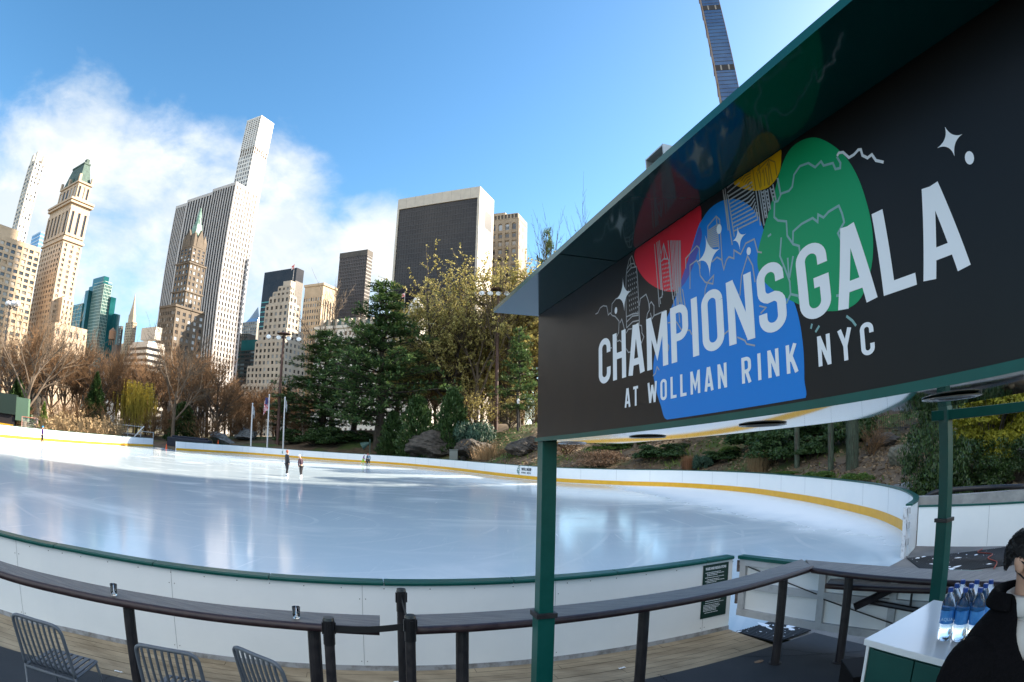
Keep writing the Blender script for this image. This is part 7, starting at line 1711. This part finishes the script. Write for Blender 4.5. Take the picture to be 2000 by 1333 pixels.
# iron fence at the top of the slope
r_ = empty('iron_fence', at_d(1735, 778, 36), 'black iron picket fence along the path at the top of the right slope', 'fence'); o = Vector(r_.location); A_, B_ = at_d(1690, 790, 37), at_d(1830, 768, 33.5); zA, zB = tz(A_.x,A_.y)+.0, tz(B_.x,B_.y)+.0; A_.z, B_.z = zA, zB
m = MB(); n = 34
for i in range(n+1):
    q = A_.lerp(B_, i/n)-o; m.tube([q, q+Vector((0,0,1.25))], .016, 4)
m.build('picket', BLACKM, r_); m = MB()
for z in (.15, 1.1): m.tube([A_-o+Vector((0,0,z)), B_-o+Vector((0,0,z))], .022, 4)
m.build('rail', BLACKM, r_)
# left bank: shed, goal frames, scaffold frame, cones, pads
sA = at_d(28, 833, 67); r_ = empty('storage_shed', (sA.x,sA.y,tz(sA.x,sA.y)-.1), 'green and black storage container with yellow trim at the left edge', 'shed', None, R(43)); hh = HC+math.tan(azel(30,772)[1])*67-r_.location.z
m = MB(); m.box(-8,-1.4,hh*.48,.2,1.4,hh); m.build('upper_box', mat('dark_green_sheet', (.008,.022,.016), .5), r_); m = MB(); m.box(.21,-1.3,hh*.35,1.7,1.3,hh*.95); m.build('pale_side', mat('pale_green_sheet', (.09,.16,.11), .5), r_)
m = MB(); m.box(-8,-1.2,0,.1,1.2,hh*.475); m.build('lower_box', BLK, r_); m = MB(); m.box(-8,-1.46,hh*.14,0,-1.25,hh*.22); m.box(-8,-1.52,hh*.66,-2.2,-1.41,hh*.86); m.build('yellow_trim', YEL, r_)
for i, (px, lab) in enumerate(((57,'hockey goal frame with grey netting standing behind the left boards, the one nearer the shed'),(86,'hockey goal frame with grey netting behind the left boards, beside the reeds'))):
    D = 63.5; c = at_d(px, 842, D); zb = tz(c.x,c.y); h = HC+math.tan(azel(px, 816 if i == 0 else 822)[1])*D-zb; r_ = empty('hockey_goal', (c.x,c.y,zb), lab, 'goal', 'hockey goals behind the left boards', R(45)); m = MB(); m.tube([(-.9,0,0),(-.9,0,h),(.9,0,h),(.9,0,0)], .06, 6); m.build('frame', mat('goal_red_paint', (.40,.12,.07), .5, col2=(.55,.45,.42), scale=1.2), r_)
    m = MB()
    for k in range(13): xx = -.88+1.76*k/12; m.tube([(xx,.02,.02),(xx,.05,h-.02)], .012, 3)
    for k in range(9): z = .1+(h-.2)*k/8; m.tube([(-.88,.03,z),(.88,.03,z)], .012, 3)
    m.build('netting', mat('grey_net', (.45,.45,.43), .8), r_)
c = at_d(262, 852, 77.5); r_ = empty('scaffold_frame', (c.x,c.y,tz(c.x,c.y)), 'grey pipe barrier frame with a slanted brace beside the far gap', 'frame', None, R(30)); m = MB(); z0_ = 0
for xx in (-2.6,-.9,.9,2.6): m.tube([(xx,0,0),(xx,0,2.3 if xx < 1 else 1.7)], .06, 6)
for z in (1.2,2.2): m.tube([(-2.6,0,z),(.9,0,z)], .05, 6)
for z in (.5,1.65): m.tube([(.9,0,z),(2.6,0,z)], .05, 6)
m.build('frame', mat('grey_pipe', (.30,.32,.34), .5), r_); m = MB(); m.tube([(-.3,-.1,.5),(1.3,-.1,2.3)], .09, 5); m.build('brace', MATS['flagpole_white'], r_)
CONE = mat('cone_orange', (.75,.10,.02), .6)
for i, (px, py) in enumerate(((394,862),(403,864),(325,874),(426,868))):
    D = 84 if px > 350 else 73; c = at_d(px, py, D); zb = max(0, tz(c.x,c.y)); r_ = empty('traffic_cone', (c.x,c.y,zb), ('orange traffic cone behind the boards, tallest one','orange traffic cone just right of the tallest one','small orange traffic cone in the far gap','small orange traffic cone farthest right behind the boards')[i], 'cone', 'orange cones by the far gap'); m = MB(); m.lathe([(.19,0),(.19,.03),(.13,.035),(.03,.9 if px > 350 else .6),(0,.92 if px > 350 else .62)], n=12); m.build('cone_body', CONE, r_); m = MB(); m.box(-.24,-.24,-.03,.24,.24,-.001); m.build('base', BLACKM, r_)
c = at_d(368, 864, 82); pm = empty('crash_pads', (c.x,c.y,max(0,tz(c.x,c.y))), 'stack of dark blue pads lying behind the boards by the far gap', 'pads'); m = MB(); m.obox((-3.2,-.8,0), (6.4,.8,0), (-.2,1.6,0), (0,0,1.28)); m.build('pad', clothm('navy_pad', (.015,.02,.035)), pm, bevel=.15); m = MB(); m.obox((-2.6,-.4,1.29), (5.2,.7,0), (-.2,1.2,0), (0,0,.22)); m.build('pad', MATS['cloth_navy_pad'], pm, bevel=.08)
# steam plume from the roof of the stepped tower
for o in list(COL.objects):
    if o.type == 'EMPTY' and not o.children: bpy.data.objects.remove(o)
